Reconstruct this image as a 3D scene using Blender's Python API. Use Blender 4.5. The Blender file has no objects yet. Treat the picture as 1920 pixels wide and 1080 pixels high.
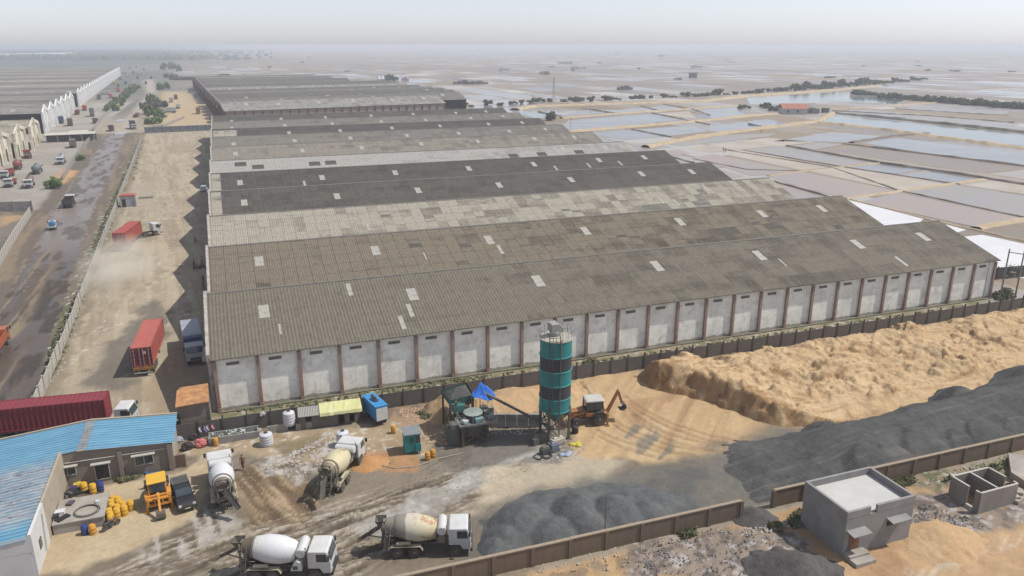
import bpy, bmesh, math, random
import numpy as np
from mathutils import Matrix, Vector
S = bpy.context.scene
COL = S.collection
R = math.radians
# ---------------------------------------------------------------- camera, sky, sun, exposure
CAM_H = 43.0; FPX = 1440.0; PITCH = math.atan(455/FPX); YAW = R(20.28)
c_f = Vector((math.sin(YAW)*math.cos(PITCH), math.cos(YAW)*math.cos(PITCH), -math.sin(PITCH)))
c_r = Vector((math.cos(YAW), -math.sin(YAW), 0)); c_u = c_r.cross(c_f)
cam = bpy.data.cameras.new('camera'); cam.sensor_width = 36; cam.lens = 36*FPX/1920
cam.clip_start = 0.5; cam.clip_end = 60000
co = bpy.data.objects.new('camera', cam); COL.objects.link(co)
co.matrix_world = Matrix(((c_r.x, c_u.x, -c_f.x, 0), (c_r.y, c_u.y, -c_f.y, 0), (c_r.z, c_u.z, -c_f.z, CAM_H), (0, 0, 0, 1)))
S.camera = co
SUN_EL = R(56); SUN_AZ = R(-15)       # direction to the sun, azimuth from +X
W = bpy.data.worlds.new('World'); S.world = W; W.use_nodes = True
wn = W.node_tree; bg = wn.nodes['Background']
sky = wn.nodes.new('ShaderNodeTexSky'); sky.sky_type = 'NISHITA'; sky.sun_disc = False
sky.sun_elevation = SUN_EL; sky.sun_rotation = R(90)-SUN_AZ
sky.air_density = 1.0; sky.dust_density = 0.6; sky.ozone_density = 3.0; sky.altitude = 20
hs = wn.nodes.new('ShaderNodeHueSaturation'); hs.inputs['Saturation'].default_value = 0.36; hs.inputs['Value'].default_value = 1.0
wn.links.new(sky.outputs[0], hs.inputs['Color']); 
tn_ = wn.nodes.new('ShaderNodeMix'); tn_.data_type = 'RGBA'; tn_.blend_type = 'MULTIPLY'; tn_.inputs[0].default_value = 1; tn_.inputs[7].default_value = (.985, 1.0, 1.10, 1)
wn.links.new(hs.outputs[0], tn_.inputs[6]); wn.links.new(tn_.outputs[2], bg.inputs['Color'])
bg.inputs['Strength'].default_value = 0.134
sd = bpy.data.lights.new('sun', 'SUN'); sd.energy = 4.5; sd.angle = R(0.6); sd.color = (1.0, 0.96, 0.9)
so = bpy.data.objects.new('sun', sd); COL.objects.link(so)
sdir = Vector((math.cos(SUN_EL)*math.cos(SUN_AZ), math.cos(SUN_EL)*math.sin(SUN_AZ), math.sin(SUN_EL)))
so.rotation_euler = sdir.to_track_quat('Z', 'Y').to_euler(); so.location = (60, 20, 90)
S.view_settings.view_transform = 'Standard'; S.view_settings.look = 'None'
S.view_settings.exposure = 0.12; S.view_settings.gamma = 1.0; S.view_settings.use_curve_mapping = False
S.cycles.volume_bounces = 1; S.cycles.max_bounces = 6
try: S.cycles.use_denoising = True
except Exception: pass

def G(px, py, z=0.0):
    """where a point of the surveyed photograph lies on the level z"""
    d = c_f + c_r*((px-960)/FPX) - c_u*((py-540)/FPX)
    t = (z-CAM_H)/d.z
    return (d.x*t, d.y*t)
def G3(px, py, z=0.0): a = G(px, py, z); return (a[0], a[1], z)
def ang(a, b): return math.atan2(b[1]-a[1], b[0]-a[0])

# ---------------------------------------------------------------- numpy noise
def vnoise(x, y, seed=0):
    rs = np.random.RandomState(seed+11); T = rs.rand(256, 256)
    xi = np.floor(x).astype(int); yi = np.floor(y).astype(int)
    fx = x-xi; fy = y-yi; fx = fx*fx*(3-2*fx); fy = fy*fy*(3-2*fy)
    a = T[xi & 255, yi & 255]; b = T[(xi+1) & 255, yi & 255]; c = T[xi & 255, (yi+1) & 255]; d = T[(xi+1) & 255, (yi+1) & 255]
    return (a*(1-fx)+b*fx)*(1-fy)+(c*(1-fx)+d*fx)*fy
def fbm(x, y, seed=0, o=4):
    s = 0; a = .5; n = 0
    for i in range(o):
        s = s+a*vnoise(x*2**i+i*17.3, y*2**i-i*9.1, seed+i); n += a; a *= .5
    return s/n
def sdf(poly, X, Y):
    """signed distance, positive inside"""
    P = np.array(poly, float); d = np.full(X.shape, 1e18); ins = np.zeros(X.shape, bool)
    for i in range(len(P)):
        ax, ay = P[i]; bx, by = P[(i+1) % len(P)]
        ex, ey = bx-ax, by-ay; t = np.clip(((X-ax)*ex+(Y-ay)*ey)/(ex*ex+ey*ey+1e-9), 0, 1)
        d = np.minimum(d, (X-ax-t*ex)**2+(Y-ay-t*ey)**2)
        c = (ay > Y) != (by > Y); xx = (bx-ax)*(Y-ay)/((by-ay) if abs(by-ay) > 1e-9 else 1e-9)+ax
        ins ^= c & (X < xx)
    return np.where(ins, 1, -1)*np.sqrt(d)
def dline(pts, X, Y):
    d = np.full(X.shape, 1e18)
    for (ax, ay), (bx, by) in zip(pts[:-1], pts[1:]):
        ex, ey = bx-ax, by-ay; t = np.clip(((X-ax)*ex+(Y-ay)*ey)/(ex*ex+ey*ey+1e-9), 0, 1)
        d = np.minimum(d, (X-ax-t*ex)**2+(Y-ay-t*ey)**2)
    return np.sqrt(d)
def sstep(a, b, x): t = np.clip((x-a)/(b-a), 0, 1); return t*t*(3-2*t)

# ---------------------------------------------------------------- materials
MATS = {}
def newmat(name):
    m = bpy.data.materials.new(name); m.use_nodes = True; return m, m.node_tree, m.node_tree.nodes['Principled BSDF']
def nd(t, typ, **kw):
    n = t.nodes.new(typ)
    for k, v in kw.items():
        if hasattr(n, k) and k not in ('Scale', 'Detail'): setattr(n, k, v)
        else: n.inputs[k].default_value = v
    return n
def ramp(t, fac, stops, interp='LINEAR'):
    r = t.nodes.new('ShaderNodeValToRGB'); r.color_ramp.interpolation = interp
    e = r.color_ramp.elements
    while len(e) > 1: e.remove(e[-1])
    e[0].position = stops[0][0]; e[0].color = tuple(stops[0][1])+(1,)
    for p, c in stops[1:]:
        k = e.new(p); k.color = tuple(c)+(1,)
    t.links.new(fac, r.inputs[0]); return r.outputs[0]
def mixc(t, fac, a, b, mode='MIX'):
    m = t.nodes.new('ShaderNodeMix'); m.data_type = 'RGBA'; m.blend_type = mode
    for k, v in ((0, fac), (6, a), (7, b)):
        if isinstance(v, (int, float)): m.inputs[k].default_value = v
        elif isinstance(v, (tuple, list)): m.inputs[k].default_value = tuple(v)+(1,) if len(v) == 3 else tuple(v)
        else: t.links.new(v, m.inputs[k])
    return m.outputs[2]
def mth(t, op, a, b=None, c=None):
    m = t.nodes.new('ShaderNodeMath'); m.operation = op
    for i, v in enumerate((a, b, c)):
        if v is None: continue
        if isinstance(v, (int, float)): m.inputs[i].default_value = v
        else: t.links.new(v, m.inputs[i])
    return m.outputs[0]
def mapping(t, coord='Object', scale=(1, 1, 1), rot=(0, 0, 0), loc=(0, 0, 0)):
    if coord == 'World': s = t.nodes.new('ShaderNodeNewGeometry').outputs['Position']
    else: s = t.nodes.new('ShaderNodeTexCoord').outputs[coord]
    m = t.nodes.new('ShaderNodeMapping'); m.inputs['Scale'].default_value = scale; m.inputs['Rotation'].default_value = rot; m.inputs['Location'].default_value = loc
    t.links.new(s, m.inputs[0]); return m.outputs[0]
def noise(t, vec, scale=1, detail=4, rough=.6, out=0):
    n = t.nodes.new('ShaderNodeTexNoise'); n.inputs['Scale'].default_value = scale; n.inputs['Detail'].default_value = detail; n.inputs['Roughness'].default_value = rough
    t.links.new(vec, n.inputs['Vector']); return n.outputs[out]
def bump(t, b, h, strength=.3, dist=.05):
    n = t.nodes.new('ShaderNodeBump'); n.inputs['Strength'].default_value = strength; n.inputs['Distance'].default_value = dist
    t.links.new(h, n.inputs['Height']); t.links.new(n.outputs[0], b.inputs['Normal'])
def mat(name, c, rough=.7, var=.25, sc=2.0, dirt=None, dirt_amt=.35, metal=0, bmp=0.15, dsc=.7, emit=None, coord='Object'):
    """painted / plain surface: base colour broken by two noises, optional dirt colour in patches"""
    if name in MATS: return MATS[name]
    m, t, b = newmat(name)
    v = mapping(t, coord)
    n1 = noise(t, v, sc, 5); n2 = noise(t, v, sc*6, 3)
    lo = tuple(x*(1-var) for x in c); hi = tuple(min(1, x*(1+var)) for x in c)
    col = ramp(t, n1, [(.3, lo), (.7, hi)])
    col = mixc(t, .25, col, ramp(t, n2, [(.3, lo), (.75, hi)]))
    if dirt:
        n3 = noise(t, v, dsc, 6, .7)
        f = mth(t, 'MULTIPLY', ramp(t, n3, [(.42, (0, 0, 0)), (.68, (1, 1, 1))]), dirt_amt*1.6)
        col = mixc(t, f, col, dirt)
    t.links.new(col, b.inputs['Base Color'])
    b.inputs['Roughness'].default_value = rough; b.inputs['Metallic'].default_value = metal
    if bmp: bump(t, b, n2, bmp, .03)
    MATS[name] = m; return m
def glass(name='dark_glass', c=(.03, .04, .045)):
    if name in MATS: return MATS[name]
    m, t, b = newmat(name); v = mapping(t); n = noise(t, v, 1.5, 2)
    t.links.new(ramp(t, n, [(.3, c), (.7, tuple(x*1.8 for x in c))]), b.inputs['Base Color'])
    b.inputs['Roughness'].default_value = .08; MATS[name] = m; return m

# ---------------------------------------------------------------- mesh builder
class MB:
    def __init__(s): s.v = []; s.f = []
    def add(s, vs, fs):
        o = len(s.v); s.v += [tuple(p) for p in vs]; s.f += [tuple(i+o for i in q) for q in fs]; return s
    def box(s, x0, x1, y0, y1, z0, z1):
        return s.add([(x0, y0, z0), (x1, y0, z0), (x1, y1, z0), (x0, y1, z0), (x0, y0, z1), (x1, y0, z1), (x1, y1, z1), (x0, y1, z1)],
                     [(0, 3, 2, 1), (4, 5, 6, 7), (0, 1, 5, 4), (1, 2, 6, 5), (2, 3, 7, 6), (3, 0, 4, 7)])
    def cb(s, c, d, rz=0):
        x, y, z = (q/2 for q in d); ca, sa = math.cos(rz), math.sin(rz)
        vs = [(c[0]+a*x*ca-b*y*sa, c[1]+a*x*sa+b*y*ca, c[2]+e*z) for e in (-1, 1) for a, b in ((-1, -1), (1, -1), (1, 1), (-1, 1))]
        return s.add(vs, [(0, 3, 2, 1), (4, 5, 6, 7), (0, 1, 5, 4), (1, 2, 6, 5), (2, 3, 7, 6), (3, 0, 4, 7)])
    def bar(s, p, q, w, h=None):
        h = h or w; p, q = Vector(p), Vector(q); d = (q-p).normalized()
        a = d.cross(Vector((0, 0, 1))); a = a.normalized() if a.length > 1e-3 else Vector((1, 0, 0)); b = a.cross(d)
        vs = [e+a*(i*w/2)+b*(j*h/2) for e in (p, q) for i, j in ((-1, -1), (1, -1), (1, 1), (-1, 1))]
        return s.add(vs, [(0, 1, 2, 3), (7, 6, 5, 4), (0, 4, 5, 1), (1, 5, 6, 2), (2, 6, 7, 3), (3, 7, 4, 0)])
    def lathe(s, p, ax, prof, n=14, caps=True):
        p = Vector(p); d = Vector(ax).normalized(); a = d.orthogonal().normalized(); b = d.cross(a); vs = []; fs = []
        for t, r in prof:
            for i in range(n):
                w = 2*math.pi*i/n; vs.append(p+d*t+(a*math.cos(w)+b*math.sin(w))*r)
        for k in range(len(prof)-1):
            for i in range(n): j = (i+1) % n; fs.append((k*n+i, k*n+j, (k+1)*n+j, (k+1)*n+i))
        if caps: fs.append(tuple(reversed(range(n)))); fs.append(tuple((len(prof)-1)*n+i for i in range(n)))
        return s.add(vs, fs)
    def cyl(s, p, q, r0, r1=None, n=10):
        p, q = Vector(p), Vector(q); return s.lathe(p, q-p, [(0, r0), ((q-p).length, r0 if r1 is None else r1)], n)
    def tube(s, pts, r, n=6):
        pts = [Vector(p) for p in pts]; vs = []; fs = []
        for k, p in enumerate(pts):
            d = (pts[min(k+1, len(pts)-1)]-pts[max(k-1, 0)]).normalized(); a = d.cross(Vector((0, 0, 1)))
            a = a.normalized() if a.length > 1e-3 else Vector((1, 0, 0)); b = a.cross(d)
            vs += [p+(a*math.cos(2*math.pi*i/n)+b*math.sin(2*math.pi*i/n))*r for i in range(n)]
        for k in range(len(pts)-1):
            for i in range(n): j = (i+1) % n; fs.append((k*n+i, k*n+j, (k+1)*n+j, (k+1)*n+i))
        fs.append(tuple(reversed(range(n)))); fs.append(tuple((len(pts)-1)*n+i for i in range(n)))
        return s.add(vs, fs)
    def prof(s, pts, y0, y1):
        """x-z outline (counter-clockwise seen from -y) extruded from y0 to y1"""
        n = len(pts); vs = [(x, y0, z) for x, z in pts]+[(x, y1, z) for x, z in pts]
        return s.add(vs, [tuple(range(n)), tuple(reversed(range(n, 2*n)))]+[(i, i+n, (i+1) % n+n, (i+1) % n) for i in range(n)])
    def prism(s, pts, z0, z1):
        n = len(pts); vs = [(x, y, z0) for x, y in pts]+[(x, y, z1) for x, y in pts]
        return s.add(vs, [tuple(reversed(range(n))), tuple(range(n, 2*n))]+[(i, (i+1) % n, (i+1) % n+n, i+n) for i in range(n)])
    def slab(s, q, th):
        """quad q (4 points, counter-clockwise from above) thickened downwards"""
        n = len(q); vs = [tuple(p) for p in q]+[(p[0], p[1], p[2]-th) for p in q]
        return s.add(vs, [tuple(range(n)), tuple(reversed(range(n, 2*n)))]+[(i, i+n, (i+1) % n+n, (i+1) % n) for i in range(n)])
    def ball(s, c, r, n=8, k=(1, 1, 1)):
        vs = []; fs = []
        for i in range(n+1):
            th = math.pi*i/n
            for j in range(n): w = 2*math.pi*j/n; vs.append((c[0]+r*k[0]*math.sin(th)*math.cos(w), c[1]+r*k[1]*math.sin(th)*math.sin(w), c[2]+r*k[2]*math.cos(th)))
        for i in range(n):
            for j in range(n): q = (j+1) % n; fs.append((i*n+j, (i+1)*n+j, (i+1)*n+q, i*n+q))
        return s.add(vs, fs)
    def build(s, name, m, parent=None, loc=(0, 0, 0), rz=0, smooth=False, bev=0, label=None):
        me = bpy.data.meshes.new(name); me.from_pydata(s.v, [], s.f)
        o = bpy.data.objects.new(name, me); COL.objects.link(o)
        if m: me.materials.append(m)
        o.location = loc; o.rotation_euler = (0, 0, rz)
        if parent: o.parent = parent
        if smooth:
            me.polygons.foreach_set('use_smooth', [True]*len(me.polygons))
            try: me.set_sharp_from_angle(angle=R(40))
            except Exception: pass
        if bev:
            b = o.modifiers.new('bevel', 'BEVEL'); b.width = bev; b.segments = 1; b.limit_method = 'ANGLE'; b.angle_limit = R(50)
        if label: o['label'] = label
        return o
def tag(o, label=None, cat=None, group=None, kind=None):
    if label: o['label'] = label
    if cat: o['category'] = cat
    if group: o['group'] = group
    if kind: o['kind'] = kind
    return o
def thing(name, label, cat, loc=(0, 0, 0), rz=0, group=None):
    o = bpy.data.objects.new(name, None); COL.objects.link(o); o.location = loc if len(loc) == 3 else (loc[0], loc[1], 0); o.rotation_euler = (0, 0, rz)
    o.empty_display_size = .3
    return tag(o, label, cat, group)
def copy_tree(o, loc, rz=0, label=None, parent=None, scale=None):
    c = o.copy(); COL.objects.link(c)
    if parent is None:
        c.location = loc if len(loc) == 3 else (loc[0], loc[1], 0); c.rotation_euler = (0, 0, rz)
        if scale: c.scale = (scale,)*3 if not isinstance(scale, tuple) else scale
        if label: c['label'] = label
    else: c.parent = parent
    for ch in list(o.children): copy_tree(ch, None, parent=c)
    return c
ORD = ['first', 'second', 'third', 'fourth', 'fifth', 'sixth', 'seventh', 'eighth', 'ninth', 'tenth', 'eleventh', 'twelfth', 'thirteenth', 'fourteenth', 'fifteenth', 'sixteenth', 'seventeenth', 'eighteenth', 'nineteenth', 'twentieth']
ORD += ['twenty-'+o for o in ORD[:9]]+['thirtieth']+['thirty-'+o for o in ORD[:9]]+['fortieth']+['forty-'+o for o in ORD[:9]]
def structure(name, mb_or_mesh, m, smooth=False):
    if isinstance(mb_or_mesh, MB): o = mb_or_mesh.build(name, m, smooth=smooth)
    else:
        o = bpy.data.objects.new(name, mb_or_mesh); COL.objects.link(o); mb_or_mesh.materials.append(m)
    return tag(o, kind='structure')
def grid_mesh(name, xs, ys, Z, colr=None, mask=None, smooth=True):
    nx, ny = len(xs), len(ys); XX, YY = np.meshgrid(xs, ys); me = bpy.data.meshes.new(name)
    V = np.stack([XX, YY, Z], -1).reshape(-1, 3)
    i = np.arange(nx*ny).reshape(ny, nx)
    Q = np.stack([i[:-1, :-1], i[:-1, 1:], i[1:, 1:], i[1:, :-1]], -1).reshape(-1, 4)
    if mask is not None:
        k = mask.reshape(-1)[Q].any(1); Q = Q[k]; used = np.unique(Q); re = np.full(nx*ny, -1); re[used] = np.arange(len(used)); V = V[used]; Q = re[Q]
    else: used = None
    me.vertices.add(len(V)); me.vertices.foreach_set('co', V.astype(np.float32).ravel())
    me.loops.add(Q.size); me.loops.foreach_set('vertex_index', Q.astype(np.int32).ravel())
    me.polygons.add(len(Q)); me.polygons.foreach_set('loop_start', np.arange(0, Q.size, 4, dtype=np.int32))
    me.polygons.foreach_set('loop_total', np.full(len(Q), 4, np.int32))
    if smooth: me.polygons.foreach_set('use_smooth', np.ones(len(Q), bool))
    me.update(calc_edges=True)
    if colr is not None:
        a = me.color_attributes.new('Col', 'FLOAT_COLOR', 'POINT'); cc = colr.reshape(-1, 4)
        if used is not None: cc = cc[used]
        a.data.foreach_set('color', cc.astype(np.float32).ravel())
    return me
# ================================================================ THE SETTING
def lin(r, g, b, k=.585, ds=.10):
    f = lambda c: ((c/255+.055)/1.055)**2.4 if c > 10 else c/255/12.92
    c = np.array([f(r)*k, f(g)*k, f(b)*k]); return c*(1-ds)+c.mean()*ds
def L3(r, g, b, k=.62, ds=.06): return tuple(float(x) for x in lin(r, g, b, k, ds))
def gp(pts, z=0): return [G(x, y, z) for x, y in pts]
def axis(segs, lo, hi, grow=1.09):
    a = []
    for s0, s1, st in segs: a += list(np.arange(s0, s1, st))
    a.append(segs[-1][1]); st = segs[-1][2]; x = a[-1]
    while x < hi: st *= grow; x += st; a.append(x)
    pre = []; st = segs[0][2]; x = a[0]
    while x > lo: st *= grow; x -= st; pre.append(x)
    return np.array(pre[::-1]+a)
gx = axis([(-75, -30, .6), (-30, 98, .24), (98, 135, .8)], -22000, 22000)
gy = axis([(28, 95, .24), (95, 260, .7), (260, 480, 1.6)], -60, 40000)
X, Y = np.meshgrid(gx, gy)
NZ = fbm(X*.12, Y*.12, 1, 5); NF = fbm(X*.9, Y*.9, 7, 4); NM = fbm(X*.35, Y*.35, 3, 4)
Cc = np.zeros(X.shape+(3,)); Hh = (NM-.5)*.10+(NF-.5)*.07
Pm = np.ones(X.shape)                                       # 1: ground colour as given, 0: salt works
def blend(mask, c, amt=1.0):
    m = (np.clip(mask, 0, 1)*amt)[..., None]; Cc[:] = Cc*(1-m)+np.asarray(c)*m
def zone(pts, soft=1.5, warp=2.0, z=0, world=False):
    d = sdf(pts if world else gp(pts, z), X, Y)+(NM-.5)*warp*2+(NF-.5)*warp*.7
    return sstep(-soft, soft, d)
def stripes(a, f=1.3, g=.07, seed=5):
    ca, sa = math.cos(a), math.sin(a); u = X*ca+Y*sa; v = -X*sa+Y*ca
    return fbm(v*f, u*g, seed, 3)
# --- country beyond
Cc[:] = lin(176, 160, 138)
blend(sstep(0, 1, (NZ-.35)*3), lin(190, 172, 146))
far_left = sstep(60, -160, X-0.0-.06*(Y-400)*0)*sstep(480, 620, Y)
blend(far_left, lin(138, 134, 124)); blend(far_left*sstep(.45, .6, fbm(X*.01, Y*.004, 21, 4)), lin(108, 112, 100))
blend(sstep(1500, 2600, Y)*sstep(500, -300, X), lin(92, 98, 90))
Pm[:] = np.maximum(1-np.maximum(sstep(116, 128, X-(Y-100)*.04*(Y < 480)), sstep(640, 720, Y)*sstep(-25, 10, X+.07*(Y-600))), far_left*sstep(300, 0, X))
Pm = np.maximum(Pm, sstep(1500, 2400, Y)*sstep(900, 100, X)*.85)
# --- long yard beside the warehouses, its verge and the road strip
yard = zone([(-25, 88), (-4, 92), (-4, 445), (-38, 445), (-28, 200)], .8, .5, world=True)
blend(yard, lin(190, 173, 144)); blend(yard*sstep(.42, .62, NZ), lin(176, 158, 130), .8)
blend(yard*sstep(.5, .6, stripes(R(94), .7, .03, 31)), lin(207, 191, 160), .55); blend(yard*sstep(.5, .38, stripes(R(97), 1.6, .05, 35))*sstep(.4, .6, NM), lin(160, 142, 116), .55)
blend(yard*sstep(.66, .74, fbm(X*.5, Y*.35, 36, 4)), lin(150, 134, 112), .6); blend(yard*sstep(.74, .8, fbm(X*1.1, Y*1.1, 37, 3)), lin(222, 214, 200), .8)
blend(zone([(190, 660), (290, 560), (330, 600), (230, 735), (150, 720)], 1.2, 2.2), lin(120, 112, 100), .8)
blend(zone([(300, 700), (400, 690), (400, 780), (280, 790), (270, 730)], .8, 1.2), lin(176, 152, 118), .8)
blend(zone([(170, 395), (285, 395), (285, 340), (215, 350)], 2, 2.5), lin(186, 170, 146), .8)
strip = zone([(-25, 88), (-28, 200), (-38, 445), (-47, 445), (-75, 445), (-75, 88), (-40, 84)], .8, .5, world=True)
blend(strip, lin(124, 110, 94)); blend(strip*sstep(.52, .64, stripes(R(95), .6, .04, 33)), lin(160, 140, 112), .7)
lw = [(-25.2, 100), (-25.8, 126), (-26.8, 152), (-28.7, 200), (-32.3, 294), (-37.2, 409)]
dl = dline(lw, X, Y)
weed = strip*sstep(4.5, 1.0, dl+(NM-.5)*5); blend(weed, lin(140, 126, 98), .8); blend(weed*sstep(.46, .6, NF), lin(92, 108, 58), .85)
blend(weed*sstep(.66, .74, fbm(X*1.6, Y*1.6, 55, 2)), lin(225, 222, 215), .9)
blend(yard*sstep(2.6, .6, dl+(NM-.5)*3), lin(140, 126, 104), .8)
lot = zone([(-50.5, 240), (-61, 420), (-64, 455), (-66, 700), (-110, 700), (-80, 235)], 1.2, .8, world=True); blend(lot, lin(182, 174, 160)); blend(lot*sstep(.45, .6, NZ), lin(168, 158, 144), .7)
blend(zone([(85, 345), (120, 318), (150, 320), (120, 345)], 1.5, 1.5), lin(214, 168, 112))
fl = zone([(-75, 88), (-50, 190), (-50.5, 232), (-75, 238), (-120, 238)], 1.5, 2, world=True); blend(fl, lin(140, 128, 116)); blend(fl*zone([(0, 395), (70, 388), (62, 402), (0, 425)], 2, 2), lin(198, 160, 114))
yard2 = zone([(-36, 452), (2, 452), (-20, 840), (-55, 840)], 4, 3, world=True); blend(yard2, lin(206, 180, 138)); blend(yard2*zone([(-44, 455), (-33, 455), (-52, 840), (-64, 840)], 4, 5, world=True), lin(128, 128, 100), .8)
road_far = zone([(-47, 445), (-53, 445), (-63, 800), (-93, 1150), (-80, 1150), (-55, 800)], 3, 1.5, world=True); blend(road_far, lin(190, 178, 158))
# --- strip between the precast wall and the warehouse
vg = zone([(-8, 86.5), (130, 86.5), (130, 92.5), (-8, 92.5)], .3, .2, world=True); blend(vg, lin(168, 150, 120)); blend(vg*sstep(.44, .56, NF), lin(108, 116, 70), .75); blend(vg*sstep(.62, .72, fbm(X*1.4, Y*1.4, 57, 2)), lin(205, 196, 180), .7)
blend(zone([(118, 87), (150, 87), (150, 108), (119, 108)], .5, .8, world=True), lin(150, 132, 96)); blend(zone([(119, 89), (127, 89), (127, 97), (119, 97)], .6, 1, world=True), lin(104, 116, 62), .8)
# --- the works yard
plant = zone([(-27, 53), (130, 53), (130, 86.5), (-27, 86.5)], .15, .1, world=True)
blend(plant, lin(150, 136, 116)); blend(plant*sstep(.4, .62, NZ), lin(134, 118, 98), .8)
aA = ang(G(450, 1060), G(1000, 870)); aB = ang(G(470, 870), G(575, 985)); aC = ang(G(1240, 740), G(1180, 840))
zA = zone([(200, 1080), (330, 1000), (560, 960), (700, 930), (900, 860), (1010, 850), (1000, 890), (880, 950), (700, 1060), (700, 1085)], 1.2, 1.2)
zB = zone([(455, 875), (520, 870), (600, 930), (580, 985), (470, 985), (440, 900)], .8, .7)
sA = stripes(aA, 1.6, .09, 61); sB = stripes(aB, 2.2, .14, 63); sA2 = stripes(aA+.12, 4.2, .22, 65); sA3 = stripes(aA-.16, 5.2, .3, 69); sB2 = stripes(aB+.2, 5, .3, 70)
blend(zA, lin(150, 132, 108), .8); blend(zA*sstep(.47, .6, sA), lin(186, 168, 140), .8); blend(zA*sstep(.5, .36, sA2), lin(98, 84, 66), .9); blend(zA*sstep(.56, .66, sA2), lin(204, 192, 170), .75)
blend(zB, lin(172, 144, 106), .9); blend(zB*sstep(.5, .38, sB), lin(120, 98, 70), .85); blend(zB*sstep(.54, .66, sB), lin(196, 172, 134), .7)
blend(zA*sstep(.5, .34, sA3), lin(92, 80, 64), .65); blend(zA*sstep(.58, .7, sA3), lin(206, 196, 176), .5); blend(zB*sstep(.48, .34, sB2), lin(112, 90, 62), .7)
mud2 = plant*(1-sstep(30, 46, X))*sstep(.47, .58, fbm(X*.22, Y*.22, 72, 4)); blend(mud2*sstep(.5, .36, stripes(aA+.35, 3.4, .25, 73)), lin(112, 98, 78), .6)
Hh += zA*((sA-.5)*.55+(sA2-.5)*.34+(sA3-.5)*.3)+zB*((sB-.5)*.55+(sB2-.5)*.3)+mud2*(stripes(aA+.35, 3.4, .25, 73)-.5)*.25
tread = zA*(.5+.5*np.sin((X*math.cos(aA)+Y*math.sin(aA))*9))*sstep(.52, .6, sA); Hh += tread*.06; blend(tread*sstep(.5, 1, tread), lin(112, 98, 80), .5)
zP = zone([(330, 905), (470, 985), (420, 1000), (330, 1060), (260, 1050)], .6, 1.0); blend(zP*sstep(.46, .6, stripes(R(100), 1.9, .2, 67)), lin(206, 198, 186), .7)
fore = zone([(78, 1072), (100, 925), (340, 885), (395, 850), (385, 950), (340, 985), (225, 1040), (150, 1075)], .5, .9); blend(fore, lin(212, 190, 150), .95); blend(fore*sstep(.5, .66, NM), lin(196, 170, 130), .6)
back = zone([(320, 845), (480, 815), (760, 790), (900, 770), (860, 850), (700, 870), (560, 870), (440, 850), (400, 870)], .8, 1.2); blend(back, lin(192, 168, 130), .9); blend(back*sstep(.47, .6, NM), lin(170, 144, 106), .7); blend(back*sstep(.62, .72, fbm(X*1.5, Y*1.5, 59, 3)), lin(226, 218, 202), .8)
blend(zone([(500, 835), (600, 815), (620, 840), (540, 862)], .5, .8), lin(140, 124, 88), .8)
blend(zone([(470, 860), (540, 850), (640, 800), (650, 830), (560, 905), (510, 890)], .5, 1.2)*sstep(.35, .55, NF), lin(205, 198, 188), .9)
blend(zone([(680, 850), (740, 842), (790, 862), (780, 885), (700, 880)], .5, .7), lin(198, 148, 96), .9)
blend(zone([(745, 765), (845, 755), (850, 800), (780, 825), (735, 790)], .5, .9)*sstep(.3, .5, NF), lin(186, 150, 112), .9)
cem = zone([(650, 985), (720, 965), (860, 900), (900, 840), (1000, 830), (1020, 850), (960, 880), (820, 960), (700, 1010)], .7, 1.4); blend(cem, lin(186, 182, 172), .9); blend(cem*sstep(.5, .6, sA), lin(160, 150, 134), .6); blend(cem*sstep(.55, .7, NF), lin(206, 202, 192), .6)
blend(zone([(920, 880), (1080, 840), (1190, 860), (1130, 900), (980, 930), (880, 960)], .8, 1.6), lin(208, 192, 162), .85)
blend(zone([(820, 815), (1000, 805), (1010, 845), (930, 868), (850, 880), (800, 850)], .5, .9), lin(122, 114, 102), .85)
blend(zone([(1000, 855), (1080, 838), (1050, 870), (960, 870)], .4, .8), lin(126, 122, 116), .8)
sand = zone([(905, 735), (1010, 712), (1190, 690), (1330, 745), (1450, 790), (1500, 800), (1380, 850), (1200, 870), (1080, 850), (1070, 800), (1000, 770)], .8, 1.2)
blend(sand, lin(214, 178, 126), .95); blend(sand*sstep(.46, .62, NZ), lin(222, 192, 142), .7)
sC = stripes(aC, .9, .06, 71); blend(sand*zone([(1160, 760), (1280, 730), (1420, 790), (1380, 840), (1230, 850)], .8, 1)*sstep(.52, .40, sC), lin(178, 136, 92), .6); Hh += sand*(sC-.5)*.35
for k, (p, q, c1) in enumerate((((1180, 770), (1360, 842), (1230, 830)), ((1172, 748), (1420, 838), (1260, 820)), ((1120, 812), (1300, 862), (1190, 850)), ((1090, 720), (1300, 850), (1140, 820)))):
    for off in (-.8, .8):
        pth = [(a[0]+off*.3, a[1]+off) for a in [G(p[0]*(1-f)**2+2*f*(1-f)*c1[0]+f*f*q[0], p[1]*(1-f)**2+2*f*(1-f)*c1[1]+f*f*q[1]) for f in np.linspace(0, 1, 12)]]; dd = dline(pth, X, Y)+(NF-.5)*.15
        blend(sand*sstep(.34, .12, dd), lin(176, 136, 94), .5); Hh -= sstep(.4, .1, dd)*.10; Hh += sstep(.25, .0, np.abs(dd-.5))*.06
blend(zone([(1160, 800), (1230, 800), (1290, 850), (1200, 870)], .6, 1.6)*sstep(.48, .6, stripes(R(40), .8, .2, 75)), lin(138, 130, 116), .8)
grv = zone([(1360, 835), (1480, 795), (1520, 860), (1490, 925), (1400, 955), (1250, 985), (1040, 1010), (900, 1050), (870, 1030), (905, 985), (1010, 920), (1130, 900), (1260, 870)], 2.4, 2.2)
grv = grv*(.62+.38*sstep(.35, .6, NM)); blend(grv, lin(104, 104, 98), .92); blend(grv*sstep(.46, .6, stripes(aC, .8, .1, 77)), lin(128, 126, 114), .6); blend(grv*sstep(.54, .68, fbm(X*.25, Y*.25, 79, 4)), lin(168, 148, 116), .65)
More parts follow.
